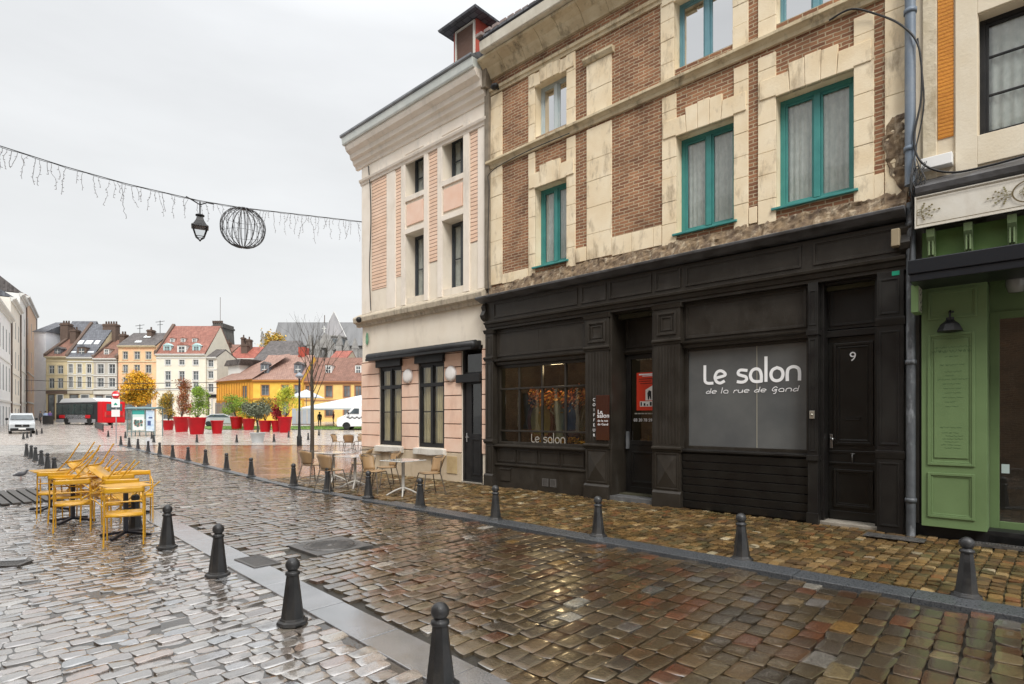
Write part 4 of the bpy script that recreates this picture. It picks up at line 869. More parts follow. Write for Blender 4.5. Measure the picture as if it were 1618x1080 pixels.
# downpipe at the joint of the two houses
def pipe(name,x,y,z0,z1,r,m,label,cat='downpipe'):
    t=at_facade(name,x,y,z0,label,cat); h=z1-z0
    b=MB(); b.tube([(0,0,0),(0,0,h)],r,seg=16); b.build('pipe',m,t)
    z=.5
    while z<h: b=MB(); b.lathe([(r+.004,z-.03),(r+.014,z-.03),(r+.014,z+.03),(r+.004,z+.03)],seg=16); b.box(-.012,.012,0,abs(y)+.0,z-.015,z+.015); z+=1.9; b.build('collar',m,t)
    return t
b=MB(); b.box(XC1-.045,XC1+.10,-.10,.02,4.70,9.75); b.prism([(XC1-.10,9.75),(XC1-.045,9.45),(XC1+.10,9.45),(XC1+.14,9.75),(XC1+.14,10.05),(XC1-.10,10.05)],-.22,.02,'y'); C.part('stone_pilaster',b,mat('sooty_stone',(.13,.105,.075),.85,(.24,.20,.15),3,.4,30),None,.008)
for px,py in ((645,594),(713,590)):
    t=at_facade('wall_lamp',fx(px,-.05),-.035,fz(px,py,-.05),'white round wall lamp '+('between the two cafe windows' if px<700 else 'beside the cafe door'),'wall lamp','round lamps on the cafe wall')
    Mx=Matrix.Rotation(R(90),4,'X'); b=MB(); b.lathe([(0,.0),(.165,.0),(.19,.02),(.195,.05),(.17,.08),(.10,.095),(0,.10)],seg=32,M=Mx); b.build('diffuser',mat('opal_white',(.80,.77,.74),.35),t)
    b=MB(); b.lathe([(0,-.02),(.20,-.02),(.205,.0),(.205,.02),(.19,.03)],seg=32,M=Mx); b.build('base_ring',mat('pink_ring',(.6,.5,.45),.5),t)
t=at_facade('bird_ornament',fx(580,-.04),-.03,fz(579,535),'small green bird shaped plate high on the cafe corner','ornament'); b=MB(); b.prism([(-.07,-.12),(.01,-.2),(.06,-.06),(.03,.14),(-.01,.18),(-.06,.06)],-.02,.0,'y'); b.build('plate',mat('verdigris',(.06,.25,.14),.6,(.2,.35,.22),6),t)
t=at_facade('alarm_bell',fx(569,-.2),-.24,fz(569,505,-.2),'dark round camera dome at the corner end of the cafe moulding','camera'); b=MB(); b.ball((0,0,0),.09); b.box(-.02,.02,0,.1,-.02,.02); b.build('dome',M_black,t)
# ------------------------------------------------------------------ green shop
XG0,XG1=-1.30,2.2
G_=Bld('green_shop_building',XG0,'cream rendered house with an orange stripe above the green shopfront at the right edge')
M_green=mat('green_paint',(.12,.185,.078),.42,(.14,.215,.09),2,.12,40,r2=.5,spec=.5)
M_greend=mat('green_fascia_paint',(.10,.20,.05),.5,(.13,.24,.06),2,.1,40)
b=MB(); wall(b,XG0,XG1,4.6,11.5,[(-.60,.75,5.34,6.92,.28)],0); b.quad((XG1,0,0),(XG1,8,0),(XG1,8,11.5),(XG1,0,11.5)); G_.part('wall',b,mat('cream_plaster',(.62,.53,.39),.85,(.70,.62,.49),1.4,.3,25,detail=9,stain=((.42,.30,.16),1.3,.5)))
b=MB(); b.box(XG0+.10,-1.04,-.03,.01,4.9,11.5); G_.part('rough_edge',b,mat('rough_edge_plaster',(.56,.48,.34),.9,(.66,.58,.44),5,.9,18,detail=10,stain=((.3,.22,.12),6,.7)),None,.01)
b=MB(); b.box(-1.03,-.86,-.012,.01,5.42,11.5); G_.part('orange_stripe',b,brickmat('orange_painted_brick',(.56,.22,.025),(.60,.25,.03),(.50,.18,.02),3.4,.05,.012,.7,1.0,dark=(.8,1.15)))
b=MB(); b.box(-.84,-.61,-.03,.01,4.9,7.3); b.box(-.61,.8,-.03,.01,4.95,5.33); b.box(-.61,.8,-.03,.01,6.93,7.3); G_.part('window_surround',b,mat('limestone_smooth',(.66,.57,.42),.8,(.72,.65,.52),1.6,.3,30),None,.006)
fr=window(G_,-.60,.75,5.34,6.92,.18,M_black,M_glass,fw=.06,rows=(.36,.68),curtain=True,seed=5); 
b=MB(); b.box(XG0+.1,XG1,1.5,1.55,4.7,9); G_.part('interior_wall',b,M_inner)
b=MB(); profile(b,[(.0,4.62),(-.30,4.62),(-.34,4.65),(-.36,4.72),(-.30,4.76),(.0,4.92)],XG0+.06,XG1); G_.part('shop_cornice',b,mat('weathered_dark_zinc',(.05,.05,.05)),None,.006)
b=MB(); b.box(XG0+.05,XG1,-.30,-.26,4.18,4.61); framed(b,XG0+.05,XG1,4.18,4.61,-.315,-.26,.018); sb=G_.part('sign_board',b,mat('cream_sign',(.58,.54,.46),.7,(.66,.63,.56),2.5,.1,30,stain=((.42,.36,.28),3,.4)),None,.003)
M_orn=mat('bronze_line',(.12,.085,.035),.6); M_orn2=mat('olive_ornament',(.22,.20,.09),.6,(.12,.08,.03),20)
def ornament(b,x,z,s,flip=1):
    for sg in (1,-1):
        ribbon(b,[(x+flip*(.0+.16*t*math.cos(t*5.2))*s,z+sg*(.03+.12*t*math.sin(t*5.2)+.06*t)*s) for t in [k/10 for k in range(1,11)]],.014*s,-.318)
    for ang,l in ((0,.5),(.55,.34),(-.55,.34),(1.25,.26),(-1.25,.26)):
        c,s2=math.cos(ang)*flip,math.sin(ang)
        for t in (.35,.6,.85):
            for q in (-1,1): 
                px_,pz=x+c*l*t*s,z+s2*l*t*s; b.prism([(px_,pz),(px_+.05*s*c-.035*s*s2*q*flip,pz+.05*s*s2+.035*s*abs(c)*q),(px_+.075*s*c,pz+.075*s*s2)][::1 if q>0 else -1],-.318,-.314,'y')
        ribbon(b,[(x,z),(x+c*l*s,z+s2*l*s)],.008*s,-.3165,sm=False)
b=MB(); ornament(b,XG0+.12,4.39,.42); ornament(b,fx(1592,-.3),4.39,.40,-1); G_.part('ornament',b,M_orn2,sb)
b=MB()
x=XG0+.075; ribbon(b,[(x,4.22),(x,4.57),(XG1-.1,4.57)],.007,-.317,sm=False); ribbon(b,[(x,4.22),(XG1-.1,4.22)],.009,-.317,sm=False)
cx_=fx(1612,-.3)+.10; ribbon(b,[(cx_+.17*math.cos(a),4.39+.135*math.sin(a)) for a in [2*math.pi*i/20 for i in range(21)]],.016,-.3175)
G_.part('line_work',b,M_orn,sb)
b=MB(); ornament(b,cx_-.08,4.39,.26); G_.part('ornament',b,M_orn2,sb)
b=MB(); b.box(XG0+.10,XG1,-.06,.3,3.66,4.17); G_.part('fascia',b,M_greend,None,.004)
for x in (fx(1476),fx(1533)): b=MB(); b.prism([(-.06,4.15),(-.25,4.15),(-.24,4.05),(-.16,3.95),(-.13,3.82),(-.06,3.78)],x-.04,x+.04,'x'); 
for k,x in enumerate((fx(1474),fx(1532),fx(1600))):
    b=MB(); b.prism([(-.06,4.16),(-.26,4.16),(-.24,4.06),(-.17,3.98),(-.13,3.80),(-.06,3.78)],x-.045,x+.045,'x'); b.box(x-.03,x-.01,-.20,-.1,3.82,4.05); b.box(x+.01,x+.03,-.20,-.1,3.82,4.05); G_.part('bracket',b,mat('shade_toned_green',(.17,.24,.11),.5),None,.006)  # bracket green darkened to carry the shade under the sign board
b=MB(); b.box(XG0+.04,XG1,-.80,.0,3.48,3.66); b.box(XG0+.06,XG1,-.78,-.1,3.38,3.48); b.prism([(-.80,3.66),(-.02,3.74),(-.02,3.68)],XG0+.04,XG1,'x'); G_.part('awning_cassette',b,mat('navy_black',(.008,.010,.014),.35),None,.01)
xg0,xg1=-1.195,-.505
b=MB(); b.box(xg0,xg1,-.15,.3,.17,3.40); panel(b,xg0+.07,xg1-.10,2.95,3.34,-.15,.03,.015); panel(b,xg0+.07,xg1-.12,1.00,2.76,-.15,.035,.02); panel(b,xg0+.07,xg1-.12,.30,.90,-.15,.035,.02); b.box(xg0+.14,xg1-.19,-.162,-.15,1.10,2.68); G_.part('green_panel',b,M_green,None,.004)
b=MB(); b.box(XG0-.02,XG1,.0,.3,.0,.17); b.box(XG0+.06,xg0,.02,.3,0,3.45); G_.part('dark_plinth',b,M_black,None,.004)
b=MB(); b.box(xg1,XG1,.35,.4,3.0,3.5); framed(b,xg1,.55,.12,3.05,.32,.38,.10,0,.14,.10); b.box(xg1,XG1,.0,.35,3.42,3.5); gd=G_.part('shop_door',b,M_green,None,.005)
g=MB(); g.quad((xg1+.08,.35,.2),(.5,.35,.2),(.5,.35,3.0),(xg1+.08,.35,3.0)); G_.part('pane',g,M_glassd,gd); b=MB(); b.box(-.37,-.32,.34,.348,.93,.99); b.box(-.385,-.305,.335,.342,.90,1.02); G_.part('sticker',b,mat('pale_sticker',(.5,.6,.6),.5),gd)
b=MB(); b.box(xg1,XG1,2.2,2.25,0,3.5); b.box(xg1,XG1,.4,2.2,-.01,.12); b.box(xg1-.02,xg1,.3,2.2,.1,3.5); b.box(-1.30,xg1-.02,.31,6,0,4.6); b.box(xg1-.02,XG1,.05,6,3.52,4.62); b.box(xg1,XG1,2.3,6,0,3.5); b.box(-1.45,-1.19,.05,.35,0,4.6); G_.part('interior_wall',b,mat('shop_interior',(.14,.135,.12),.9,(.22,.2,.18),1))
b=MB(); b.box(xg1,XG1,.0,.4,.0,.12); G_.part('doorstep',b,mat('blue_stone',(.07,.07,.07)),None,.008)
# painted menu on the panel
M_menu=mat('dark_green_writing',(.045,.10,.035),.6); bb=MB()
lines=[('La Cave',.10,2.50,.36),('Epicerie fine',.06,2.34,.22),('fromages',.045,2.20,.16),('vins et charcuterie',.045,2.11,.30),('pains et terrines',.045,2.02,.26),('confitures',.045,1.93,.18),('thes et cafes',.045,1.84,.22),('paniers garnis',.045,1.52,.26),('du mardi au samedi',.045,1.43,.28),('livraison',.045,1.34,.18),('sur commande',.045,1.25,.24)]
for k,(t_,s_,z,w) in enumerate([(a,b_,c,d) for a,b_,c,d in lines]):
    pass
rg=random.Random(4)
def scrawl(z,w,h):
    x=(xg0+xg1)/2-.03-w/2; xe=x+w
    while x<xe:
        l=rg.uniform(.03,.09); ribbon(bb,[(x+l*k/6,z+h*(.5+.5*math.sin(k*2.3+rg.random()*2))*.7) for k in range(7)],.0035,-.1635,.0006); x+=l+.012
for z,w,h in ((2.56,.34,.03),(2.50,.40,.05),(2.44,.12,.02),(2.33,.22,.02),(2.24,.12,.016),(2.19,.10,.014),(2.14,.28,.014),(2.08,.16,.014),(2.02,.14,.014),(1.96,.12,.014),(1.90,.16,.014),(1.84,.12,.014),(1.78,.10,.014),(1.50,.22,.02),(1.43,.18,.016),(1.39,.10,.014),(1.35,.16,.016),(1.31,.12,.014),(1.27,.20,.016),(1.23,.12,.014)): scrawl(z,w,h)
G_.part('painted_writing',bb,M_menu)
# lamp over the panel, ceiling lamp, projecting sign, white box
t=at_facade('shop_lamp',fx(1501,-.3),-.30,fz(1501,523,-.3),'black enamel lamp over the green menu panel','lamp')
b=MB(); b.lathe([(.145,0),(.14,.015),(.105,.09),(.06,.13),(.045,.15),(.045,.18),(.0,.19)],seg=8,smooth=False,rot=.39); b.build('shade',M_black,t)
b=MB(); b.tube([(0,0,.18),(0,0,.24),(0,.03,.27),(0,.15,.27)],.012); b.lathe([(.03,0),(.03,.02)],(0,.14,.26),10); b.build('arm',M_black,t)
t=at_facade('ceiling_lamp',fx(1606,.1),.1,3.33,'small ribbed glass lamp under the canopy of the green shop entrance','lamp'); b=MB(); b.lathe([(.0,-.09),(.08,-.085),(.10,-.02),(.11,0),(.11,.09)],seg=16); b.build('lamp_glass',mat('grey_glass',(.25,.26,.25),.2,coat=.5),t)
t=at_facade('projecting_sign',fx(1452,-.12),-.14,fz(1452,498,-.15),'small green and cream projecting sign fixed beside the grey downpipe','sign')
b=MB(); b.box(-.04,.04,-.34,-.04,0,.36); b.build('box',mat('sign_green',(.20,.32,.13),.5),t,.004); b=MB(); b.box(.041,.045,-.32,-.06,.02,.34); b.build('face',mat('sign_cream',(.52,.52,.40),.5),t)
b=MB()
for k in range(3): ribbon(b,[(-.25+.10*math.sin(a*1.3+k),.07+.1*k+.035*math.sin(a*2+k)) for a in [q/3 for q in range(10)]],.014,0)
b.v=[(.049-0*z,x+.06,z) for x,y,z in b.v]; b.build('emblem',M_black,t)
b=MB(); b.box(-.012,.012,-.06,.14,.15,.18); b.build('bracket',M_castiron,t)
t=at_facade('junction_box',fx(1481,-.05),-.10,fz(1481,266,-.05),'white plastic box on the wall above the green shop','box'); b=MB(); b.box(-.17,.17,-.05,.10,0,.15); b.build('case',M_white,t,.008)
M_pipe=mat('blue_grey_pipe',(.13,.17,.22),.45,(.19,.23,.28),3,.2,30,stain=((.32,.33,.33),5,.6))
t=pipe('downpipe',-1.325,-.12,4.85,11.0,.065,M_pipe,'blue grey downpipe between the brick house and the cream house')
t=pipe('downpipe',-1.315,-.14,.0,4.6,.055,mat('worn_iron_pipe',(.05,.055,.06),.45,(.10,.11,.12),4,.3,30,stain=((.45,.47,.50),4,.8)),'worn dark lower downpipe beside the green panel')
t=at_facade('wall_device',fx(1415,-.25),-.25,fz(1415,375,-.25),'small beige alarm box under the dark shop cornice','alarm box'); b=MB(); b.box(-.05,.05,-.03,.1,-.12,.12); b.build('case',mat('beige_plastic',(.30,.24,.15),.5),t,.01)
t=at_facade('green_sticker',fx(1415,-.13),-.121,fz(1415,431,-.13),'small green plate at the top of the black pilaster beside the downpipe','plate'); b=MB(); b.box(-.045,.045,-.003,0,-.03,.03); b.build('plate',mat('green_plate',(.0,.25,.14),.5),t)
# cables
def cable(name,pts,r,label,m=M_cable,cat='cable',extra=None):
    b=MB(); q=[Vector(p) for p in pts]; P=[]
    for i in range(len(q)-1):
        p0=q[max(i-1,0)];p1=q[i];p2=q[i+1];p3=q[min(i+2,len(q)-1)]
        for k in range(6):
            t=k/6; P.append(.5*((2*p1)+(-p0+p2)*t+(2*p0-5*p1+4*p2-p3)*t*t+(-p0+3*p1-3*p2+p3)*t**3))
    P.append(q[-1]); b.tube(P,r,seg=6)
    for e in extra or []: b.tube([Vector(p) for p in e],r*.8,seg=5)
    o=b.build(name,m); 
    tag(o,label,cat); return o
def FP(px,py,dep=-.08): 
    x,z=fx(px,dep),fz(px,py,dep); return wp(x,DF+dep,z)
cable('cable',[FP(1310,32,-.16),FP(1345,14,-.14),FP(1385,22),FP(1425,40,-.2),FP(1452,75,-.2),FP(1456,150,-.18),FP(1444,220,-.2),FP(1458,258,-.2),FP(1500,272,-.2),FP(1560,262,-.2),FP(1640,240,-.2),FP(1700,225,-.2)],.014,'thick black cable looping from the brick house past the downpipe to the green shop')
cable('cable',[FP(1450,60,-.2),FP(1460,160,-.18),FP(1446,240,-.2),FP(1440,290,-.3),FP(1442,350,-.25),FP(1437,420,-.2),FP(1440,440,-.2)],.010,'black cable running down the wall behind the downpipe')
ex=[]
rg=random.Random(8)
for k in range(16): ex.append([FP(1446+rg.uniform(-6,18),250+rg.uniform(0,20),-.22),FP(1440+rg.uniform(-4,26),278+rg.uniform(-8,14),-.3),FP(1440+rg.uniform(-4,12),300+rg.uniform(-4,40),-.26)])
cable('cable_tangle',[FP(1446,262,-.25),FP(1438,290,-.3),FP(1445,310,-.3),FP(1462,286,-.3),FP(1450,262,-.25),FP(1440,280,-.28),FP(1448,300,-.3)],.007,'tangle of thin black cables at the corner of the green shop cornice',extra=ex)
cable('cable',[FP(582,262,-.06),FP(585,300,-.06),FP(586,350,-.07),FP(584,420,-.06),FP(585,470,-.06),FP(586,490,-.1)],.016,'black conduit running down the corner of the cafe house')
cable('cable',[FP(772,475,-.15),FP(771,400,-.12),FP(773,300,-.12),FP(775,272,-.14),FP(830,240,-.18),FP(900,210,-.18)],.010,'black cable climbing beside the joint of the two houses onto the brick facade')
t=at_facade('floodlight',fx(783,-.15),-.18,fz(783,137,-.15),'small dark floodlight where the two house cornices meet','floodlight'); b=MB(); b.ball((0,0,0),.085,sc=(1.3,1,.8)); b.box(-.02,.02,0,.18,-.02,.02); b.build('head',M_black,t)
# the row across the street, behind the camera: it shades the street and shows in the glass
def opposite():
    x0,x1=-22,9; n0=-3.6
    root=empty('opposite_building',wp(x0,n0),ROTZ,'brick house row across the street behind the camera, seen only in the window reflections','building')
    hs=[(x,x+1.1,z,z+1.9) for x in np.arange(1.2,29.5,2.6) for z in (1.0,4.6,7.6)]
    b=MB(); wall(b,0,x1-x0,0,9.3,hs,0,.2); b.quad((0,0,0),(0,6,0),(0,6,9.3),(0,0,9.3)); b.v=[(x,-y,z) for x,y,z in b.v]; b.build('wall',M_brick,root)
    b=MB(); 
    for h in hs: b.box(h[0],h[1],-.25,-.2,h[2],h[3])
    o=b.build('dark_windows',M_farglass,root)
    b=MB()
    for h in hs: b.box(h[0]-.2,h[0],-.02,.04,h[2]-.1,h[3]+.2); b.box(h[1],h[1]+.2,-.02,.04,h[2]-.1,h[3]+.2)
    b.box(0,x1-x0,0,.3,9.3,9.6); b.build('stone_surrounds',M_stone,root)
    b=MB(); b.prism([(.3,9.6),(-4,12.4),(-8,9.6)],0,x1-x0,'x'); b.build('roof',M_slate,root)
opposite()
# ================================================================== bollards
def make_bollard():
    t=empty('bollard',(0,0,0))
    b=MB(); b.lathe([(.048,.395),(.055,.395),(.058,.405),(.055,.418),(.040,.425),(.036,.432)],seg=24)
    h=[]; seg=8
    b.lathe([(.088,.045),(.047,.395)],seg=8,smooth=False,rot=math.pi/8)
    b.build('post',M_iron,t)
    b=MB(); b.lathe([(.118,.0),(.122,.012),(.118,.026),(.098,.036),(.092,.05),(.0,.052)],seg=8,smooth=False,rot=math.pi/8); b.build('base',M_iron,t,.004)
    b=MB(); b.ball((0,0,.475),.056,seg=24,rings=14); b.build('ball',M_iron,t)
    return t
bol=make_bollard(); first=[True]
def bollard(px,py,label,group,z=.0,sc=1):
    o=bol if first[0] else copy_tree(bol); first[0]=False
    p=gp(px,py); o.location=(p.x,p.y,p.z+z); o.rotation_euler=(R(random.uniform(-1,1)),R(random.uniform(-1,1)),ROTZ+random.uniform(-.15,.15)); o.scale=(sc,sc,sc*random.uniform(.98,1.02))
    tag(o,label,'bollard',group)
GR='bollards along the right side of the road'; GL='bollards along the gutter strip'; GPZ='bollards out on the square'
for px,py,l in ((1527,946,'in front of the green menu panel, largest on the right side'),(1172,886,'in front of the right shop window under the white lettering'),(945,849,'in front of the salon pilaster'),(783,823,'in front of the left end of the dark shopfront'),(664,803,'in front of the nearest cafe table'),(582,787,'in front of the middle cafe chairs'),(518,776,'in front of the left cafe table')):
    bollard(px,py,'kerb bollard '+l,GR,.012,1.03)
for px,py,l in ((464,767,'just left of the cafe terrace, before the bare tree'),(397,753,'between the bare tree and the grey planter'),(358,742,'below the row of red planters, right of the grey planter line'),(325,734,'below the right half of the red planter row'),(297,728,'below the middle red planter'),(273,723,'below the paired red planters'),(252,718,'under the right edge of the poster kiosk'),(234,714,'right of the low black barrier, under the kiosk'),(218,709,'under the left half of the poster kiosk'),(204,706,'under the left edge of the poster kiosk'),(191,703,'nearest the no entry sign, on the road edge')):
    bollard(px,py,'small right row bollard '+l,GR)
for px,py,l in ((696,1088,'nearest of all, cut off by the bottom edge'),(462,985,'beside the slotted gutter grate'),(344,910,'on the pale setts right of the yellow chairs'),(264,866,'just right of the nearest yellow chair'),(214,838,'seen through the legs of the nearest yellow chair')):
    bollard(px,py,'gutter strip bollard '+l,GL,.004)
for px,py,l in ((86,752,'half hidden behind the stacked yellow chairs'),(75,742,'next to the hidden one behind the yellow stack'),(65,735,'second in the row left of the yellow stack'),(56,728,'in the middle of the row left of the yellow stack'),(49,724,'fourth in the row left of the yellow stack'),(42,721,'at the far end of the row left of the yellow stack')):
    bollard(px,py,'small bollard '+l,GL)
for px,py,l in ((37,694,'first right of the white van'),(43,692,'second right of the white van'),(49,690,'third right of the white van'),(58,687,'fourth beside the low dark barrier'),(66,685,'last beside the low dark barrier')):
    bollard(px,py,'far small bollard '+l,'bollards near the white van')
for px,py,l in ((171,690,'right of the low railing, left of the no entry pole'),(177,676,'behind the no entry pole near the bus'),(198,692,'at the left foot of the kiosk'),(240,693,'at the right foot of the kiosk'),(243,699,'in front of the right foot of the kiosk'),(311,699,'in front of the largest red planter'),(374,699,'left of the grey planter'),(433,698,'right of the grey planter'),(456,691,'below the last red planter at the lamp post'),(487,695,'between the lamp post and the bare tree'),(504,688,'right of the bare tree before the lawn')):
    bollard(px,py,'far small plaza bollard '+l,GPZ)
# ================================================================== yellow chairs and tables
M_yel=mat('ochre_yellow_paint',(.72,.39,.016),.3,(.60,.30,.014),8,.06,60,r2=.45,coat=.3)
M_dark=mat('dark_table_metal',(.012,.013,.018),.35,(.02,.02,.03),5)
def make_ychair():
    t=empty('yellow_chair',(0,0,0)); w=.235
    # local: seat faces +y, back at -y
    for s in (-1,1):
        x=s*w; b=MB(); b.tube([(x,.26,0),(x,.235,.30),(x,.22,.60),(x,.19,.645),(x,.14,.66),(x,-.12,.67),(x,-.18,.70)],.0105,seg=8); b.build('arm_frame',M_yel,t)
        b=MB(); b.tube([(x,-.27,0),(x*.99,-.22,.32),(x*.98,-.23,.60),(x*.95,-.275,.80)],.0115,seg=8); b.build('leg',M_yel,t)
        b=MB(); b.tube([(x,.25,.12),(x,.245,.16)],.0128); b.build('leg',M_yel,t) if False else None
    b=MB(); b.add([(x,-.275-.02*math.cos(x/w*1.4)+.02*(z-.72),z) for z in (.725,.75,.78,.805) for x in [w*(k/8-1) for k in range(17)]],[(j*17+i,j*17+i+1,(j+1)*17+i+1,(j+1)*17+i) for j in range(3) for i in range(16)],0,True)
    o=b.build('backrest',M_yel,t); so_=o.modifiers.new('solid','SOLIDIFY'); so_.thickness=.012
    b=MB()
    vs=[(x,y,.43+.012*math.cos(y*6)-.02*(y<-.2)) for y in (-.24,-.12,0,.12,.22,.245) for x in (-w+.01,0,w-.01)]; vs[-3:]=[(x,.25,.405) for x in (-w+.01,0,w-.01)]
    b.add(vs,[(j*3+i,j*3+i+1,(j+1)*3+i+1,(j+1)*3+i) for j in range(5) for i in range(2)],0,True)
    o=b.build('seat',M_yel,t); so_=o.modifiers.new('solid','SOLIDIFY'); so_.thickness=.012
    b=MB(); b.tube([(-w,-.225,.40),(w,-.225,.40)],.010); b.tube([(-w,.24,.38),(w,.24,.38)],.010); b.tube([(-w,-.225,.585),(-w+.04,-.225,.60),(w-.04,-.225,.60),(w,-.225,.585)],.010); b.build('rails',M_yel,t)
    return t
def make_ytable():
    t=empty('folding_table',(0,0,0))
    b=MB(); b.box(-.028,.028,-.028,.028,.05,.72); b.build('column',M_dark,t,.004)
    for a in (0,1):
        M_=Matrix.Rotation(R(45+90*a),4,'Z'); b=MB(); b.prism([(-.36,.0),(-.36,.035),(-.03,.075),(.03,.075),(.36,.035),(.36,.0),(.30,.0),(.0,.045),(-.30,.0)],-.022,.022,'y',M=M_); b.build('foot',M_dark,t,.003)
    b=MB(); pts=[]
    for cx,cy,a0 in ((.22,.22,0),(-.22,.22,90),(-.22,-.22,180),(.22,-.22,270)):
        for k in range(6): a=R(a0+18*k); pts.append((cx+.06*math.cos(a),cy+.06*math.sin(a)))
    b.prism(pts,.722,.742,'z'); o=b.build('tabletop',M_yel,t,.003)
    b=MB(); b.box(-.2,.2,-.03,.03,.70,.722); b.box(-.03,.03,-.2,.2,.70,.722); b.build('support',M_dark,t)
    return t
yc=make_ychair(); yt=make_ytable(); yf=[True,True]
def ychair(x,y,rz,label,z=0,up=None):
    o=yc if yf[0] else copy_tree(yc); yf[0]=False
    o.location=(x,y,z+.005)
    if up is None: o.rotation_euler=(0,0,rz)
    else:
        Mt=Matrix.Rotation(rz,4,'Z')@Matrix.Rotation(up,4,'X'); o.rotation_euler=Mt.to_euler()
    o.scale=(.9,.9,.93); tag(o,label,'chair','yellow metal chairs stacked round their tables')
def ytable(x,y,rz,label):
    o=yt if yf[1] else copy_tree(yt); yf[1]=False; o.location=(x,y,.005); o.rotation_euler.z=rz; o.scale=(.92,.92,.95); tag(o,label,'table','yellow topped terrace tables')
tabs=[(-5.33,7.86,'nearest the bollard at the right end of the stack'),(-6.90,8.95,'in the middle of the stack'),(-8.15,10.05,'at the far left end of the stack'),(-6.55,9.75,'hidden at the back of the stack')]
for x,y,l in tabs: ytable(x,y,ROTZ+.05,'yellow topped table '+l)
fwd=math.atan2(.32,-.19)-math.pi/2    # chairs look this way (local +y)
ychair(-5.06,7.45,fwd,'yellow chair nearest the bollards, its back to the camera')
ychair(-6.42,8.33,fwd+.08,'yellow chair in the middle front of the stack, its back to the camera')
ychair(-7.62,9.50,fwd+.05,'yellow chair at the far left of the stack, its back to the camera')
ychair(-5.72,8.42,fwd-.1,'yellow chair pushed in behind the nearest one, left of its table')
ychair(-7.15,9.75,fwd+math.pi,'yellow chair facing the camera at the back between the left tables')
ychair(-6.25,8.95,fwd+.3,'yellow chair with its back to the camera squeezed between the middle and nearest ones')
ychair(-7.0,9.05,fwd-.25,'yellow chair with its back to the camera squeezed between the left and middle ones')
ychair(-6.1,9.25,fwd+math.pi+.1,'yellow chair facing the camera behind the middle table')
# turned over and leaned on the tabletops, legs in the air
def tipped(px,py,Y,label,phi=.15,el=50):
    """px,py: the pixel between the raised rear feet; Y their distance"""
    P=Vector((xat(px,Y),Y,zat(py,Y))); h=Vector((math.cos(phi),math.sin(phi),0)); k=Vector((0,0,1)); c,s_=math.cos(R(el)),math.sin(R(el))
    z=-h*c-k*s_; y=h*s_-k*c; x=y.cross(z); Mt=Matrix((x,y,z)).transposed()
    ychair(0,0,0,label); o=yc if False else [q for q in bpy.data.objects if q.get('label')==label][0]
    o.location=P+y*.27; o.rotation_euler=Mt.to_euler()
tipped(136,697,9.6,'overturned yellow chair resting highest at the left, legs in the air')
tipped(167,700,9.0,'overturned yellow chair on the middle table, legs in the air',.2,52)
tipped(166,719,9.7,'overturned yellow chair wedged behind the middle one',.1,48)
tipped(150,708,9.3,'overturned yellow chair lying across two others in the centre of the pile',.45,42)
tipped(200,726,8.4,'overturned yellow chair on the right table, short legs in the air',.15,46)
# ================================================================== cafe terrace
M_ply=mat('oak_ply',(.36,.235,.12),.4,(.28,.175,.085),3,.1,40,stretch=(1,1,.12),coat=.2,r2=.55)
M_cleg=mat('pale_grey_metal',(.42,.40,.36),.4,(.5,.48,.44),6)
M_dleg=mat('taupe_metal',(.09,.075,.06),.45)
def make_cchair(ml,tagname):
    t=empty('terrace_chair',(0,0,0))
    b=MB(); n=12;vs=[]
    for j in range(7):
        z=.475+.345*j/6
        for i in range(n+1):
            a=R(-62+124*i/n); r=.215+.065*(j/6); vs.append((r*math.sin(a),-.02-r*math.cos(a)-.05*(j/6)+.0,z-.05*(abs(a)/1.08)**2*(j/6)))
    b.add(vs,[(j*(n+1)+i,j*(n+1)+i+1,(j+1)*(n+1)+i+1,(j+1)*(n+1)+i) for j in range(6) for i in range(n)],0,True)
    o=b.build('backrest',M_ply,t); s_=o.modifiers.new('solid','SOLIDIFY'); s_.thickness=.012
    b=MB(); vs=[]; n=20
    b.prism([(.225*math.copysign(abs(math.cos(a))**.7,math.cos(a)),.215*math.copysign(abs(math.sin(a))**.7,math.sin(a))-.01) for a in [2*math.pi*k/n for k in range(n)]],.452,.468,'z'); b.build('seat',M_ply,t,.004)
    for sx in (-1,1):
        b=MB(); b.tube([(sx*.27,.25,0),(sx*.19,.16,.45)],.011); b.build('leg',ml,t)
        b=MB(); b.tube([(sx*.27,-.27,0),(sx*.20,-.17,.45),(sx*.25,-.16,.72)],.011); b.build('leg',ml,t)
    b=MB(); b.tube([(-.26,-.02,.80),(-.25,-.18,.805),(0,-.32,.825),(.25,-.18,.805),(.26,-.02,.80)],.009); b.tube([(-.19,.16,.445),(.19,.16,.445),(.2,-.17,.445),(-.2,-.17,.445)],.009,closed=True); b.build('frame',ml,t)
    return t
def make_ctable():
    t=empty('terrace_table',(0,0,0))
    b=MB(); b.prism([(-.34,-.34),(.34,-.34),(.34,.34),(-.34,.34)],.725,.742,'z'); b.build('tabletop',mat('wet_white_laminate',(.55,.54,.52),.10,(.62,.61,.59),2,coat=.6,ior=1.6,r2=.2),t,.006)
    b=MB(); b.tube([(0,0,.10),(0,0,.72)],.034,seg=14); b.lathe([(.034,.70),(.10,.72),(.10,.725)],seg=14); b.build('column',M_cleg,t)
    for k in range(4): a=R(45+90*k); b=MB(); b.tube([(0,0,.17),(.18*math.cos(a),.18*math.sin(a),.10),(.34*math.cos(a),.34*math.sin(a),.012)],[.022,.018,.014],seg=8); b.build('foot',M_cleg,t)
    return t
ctab=make_ctable(); cch=make_cchair(M_dleg,'d'); cf=[True,True]
def ctable(px,py,rz,label):
    o=ctab if cf[0] else copy_tree(ctab); cf[0]=False; p=gp(px,py); o.location=(p.x,p.y,.006); o.rotation_euler.z=rz; tag(o,label,'table','white cafe tables')
    return p
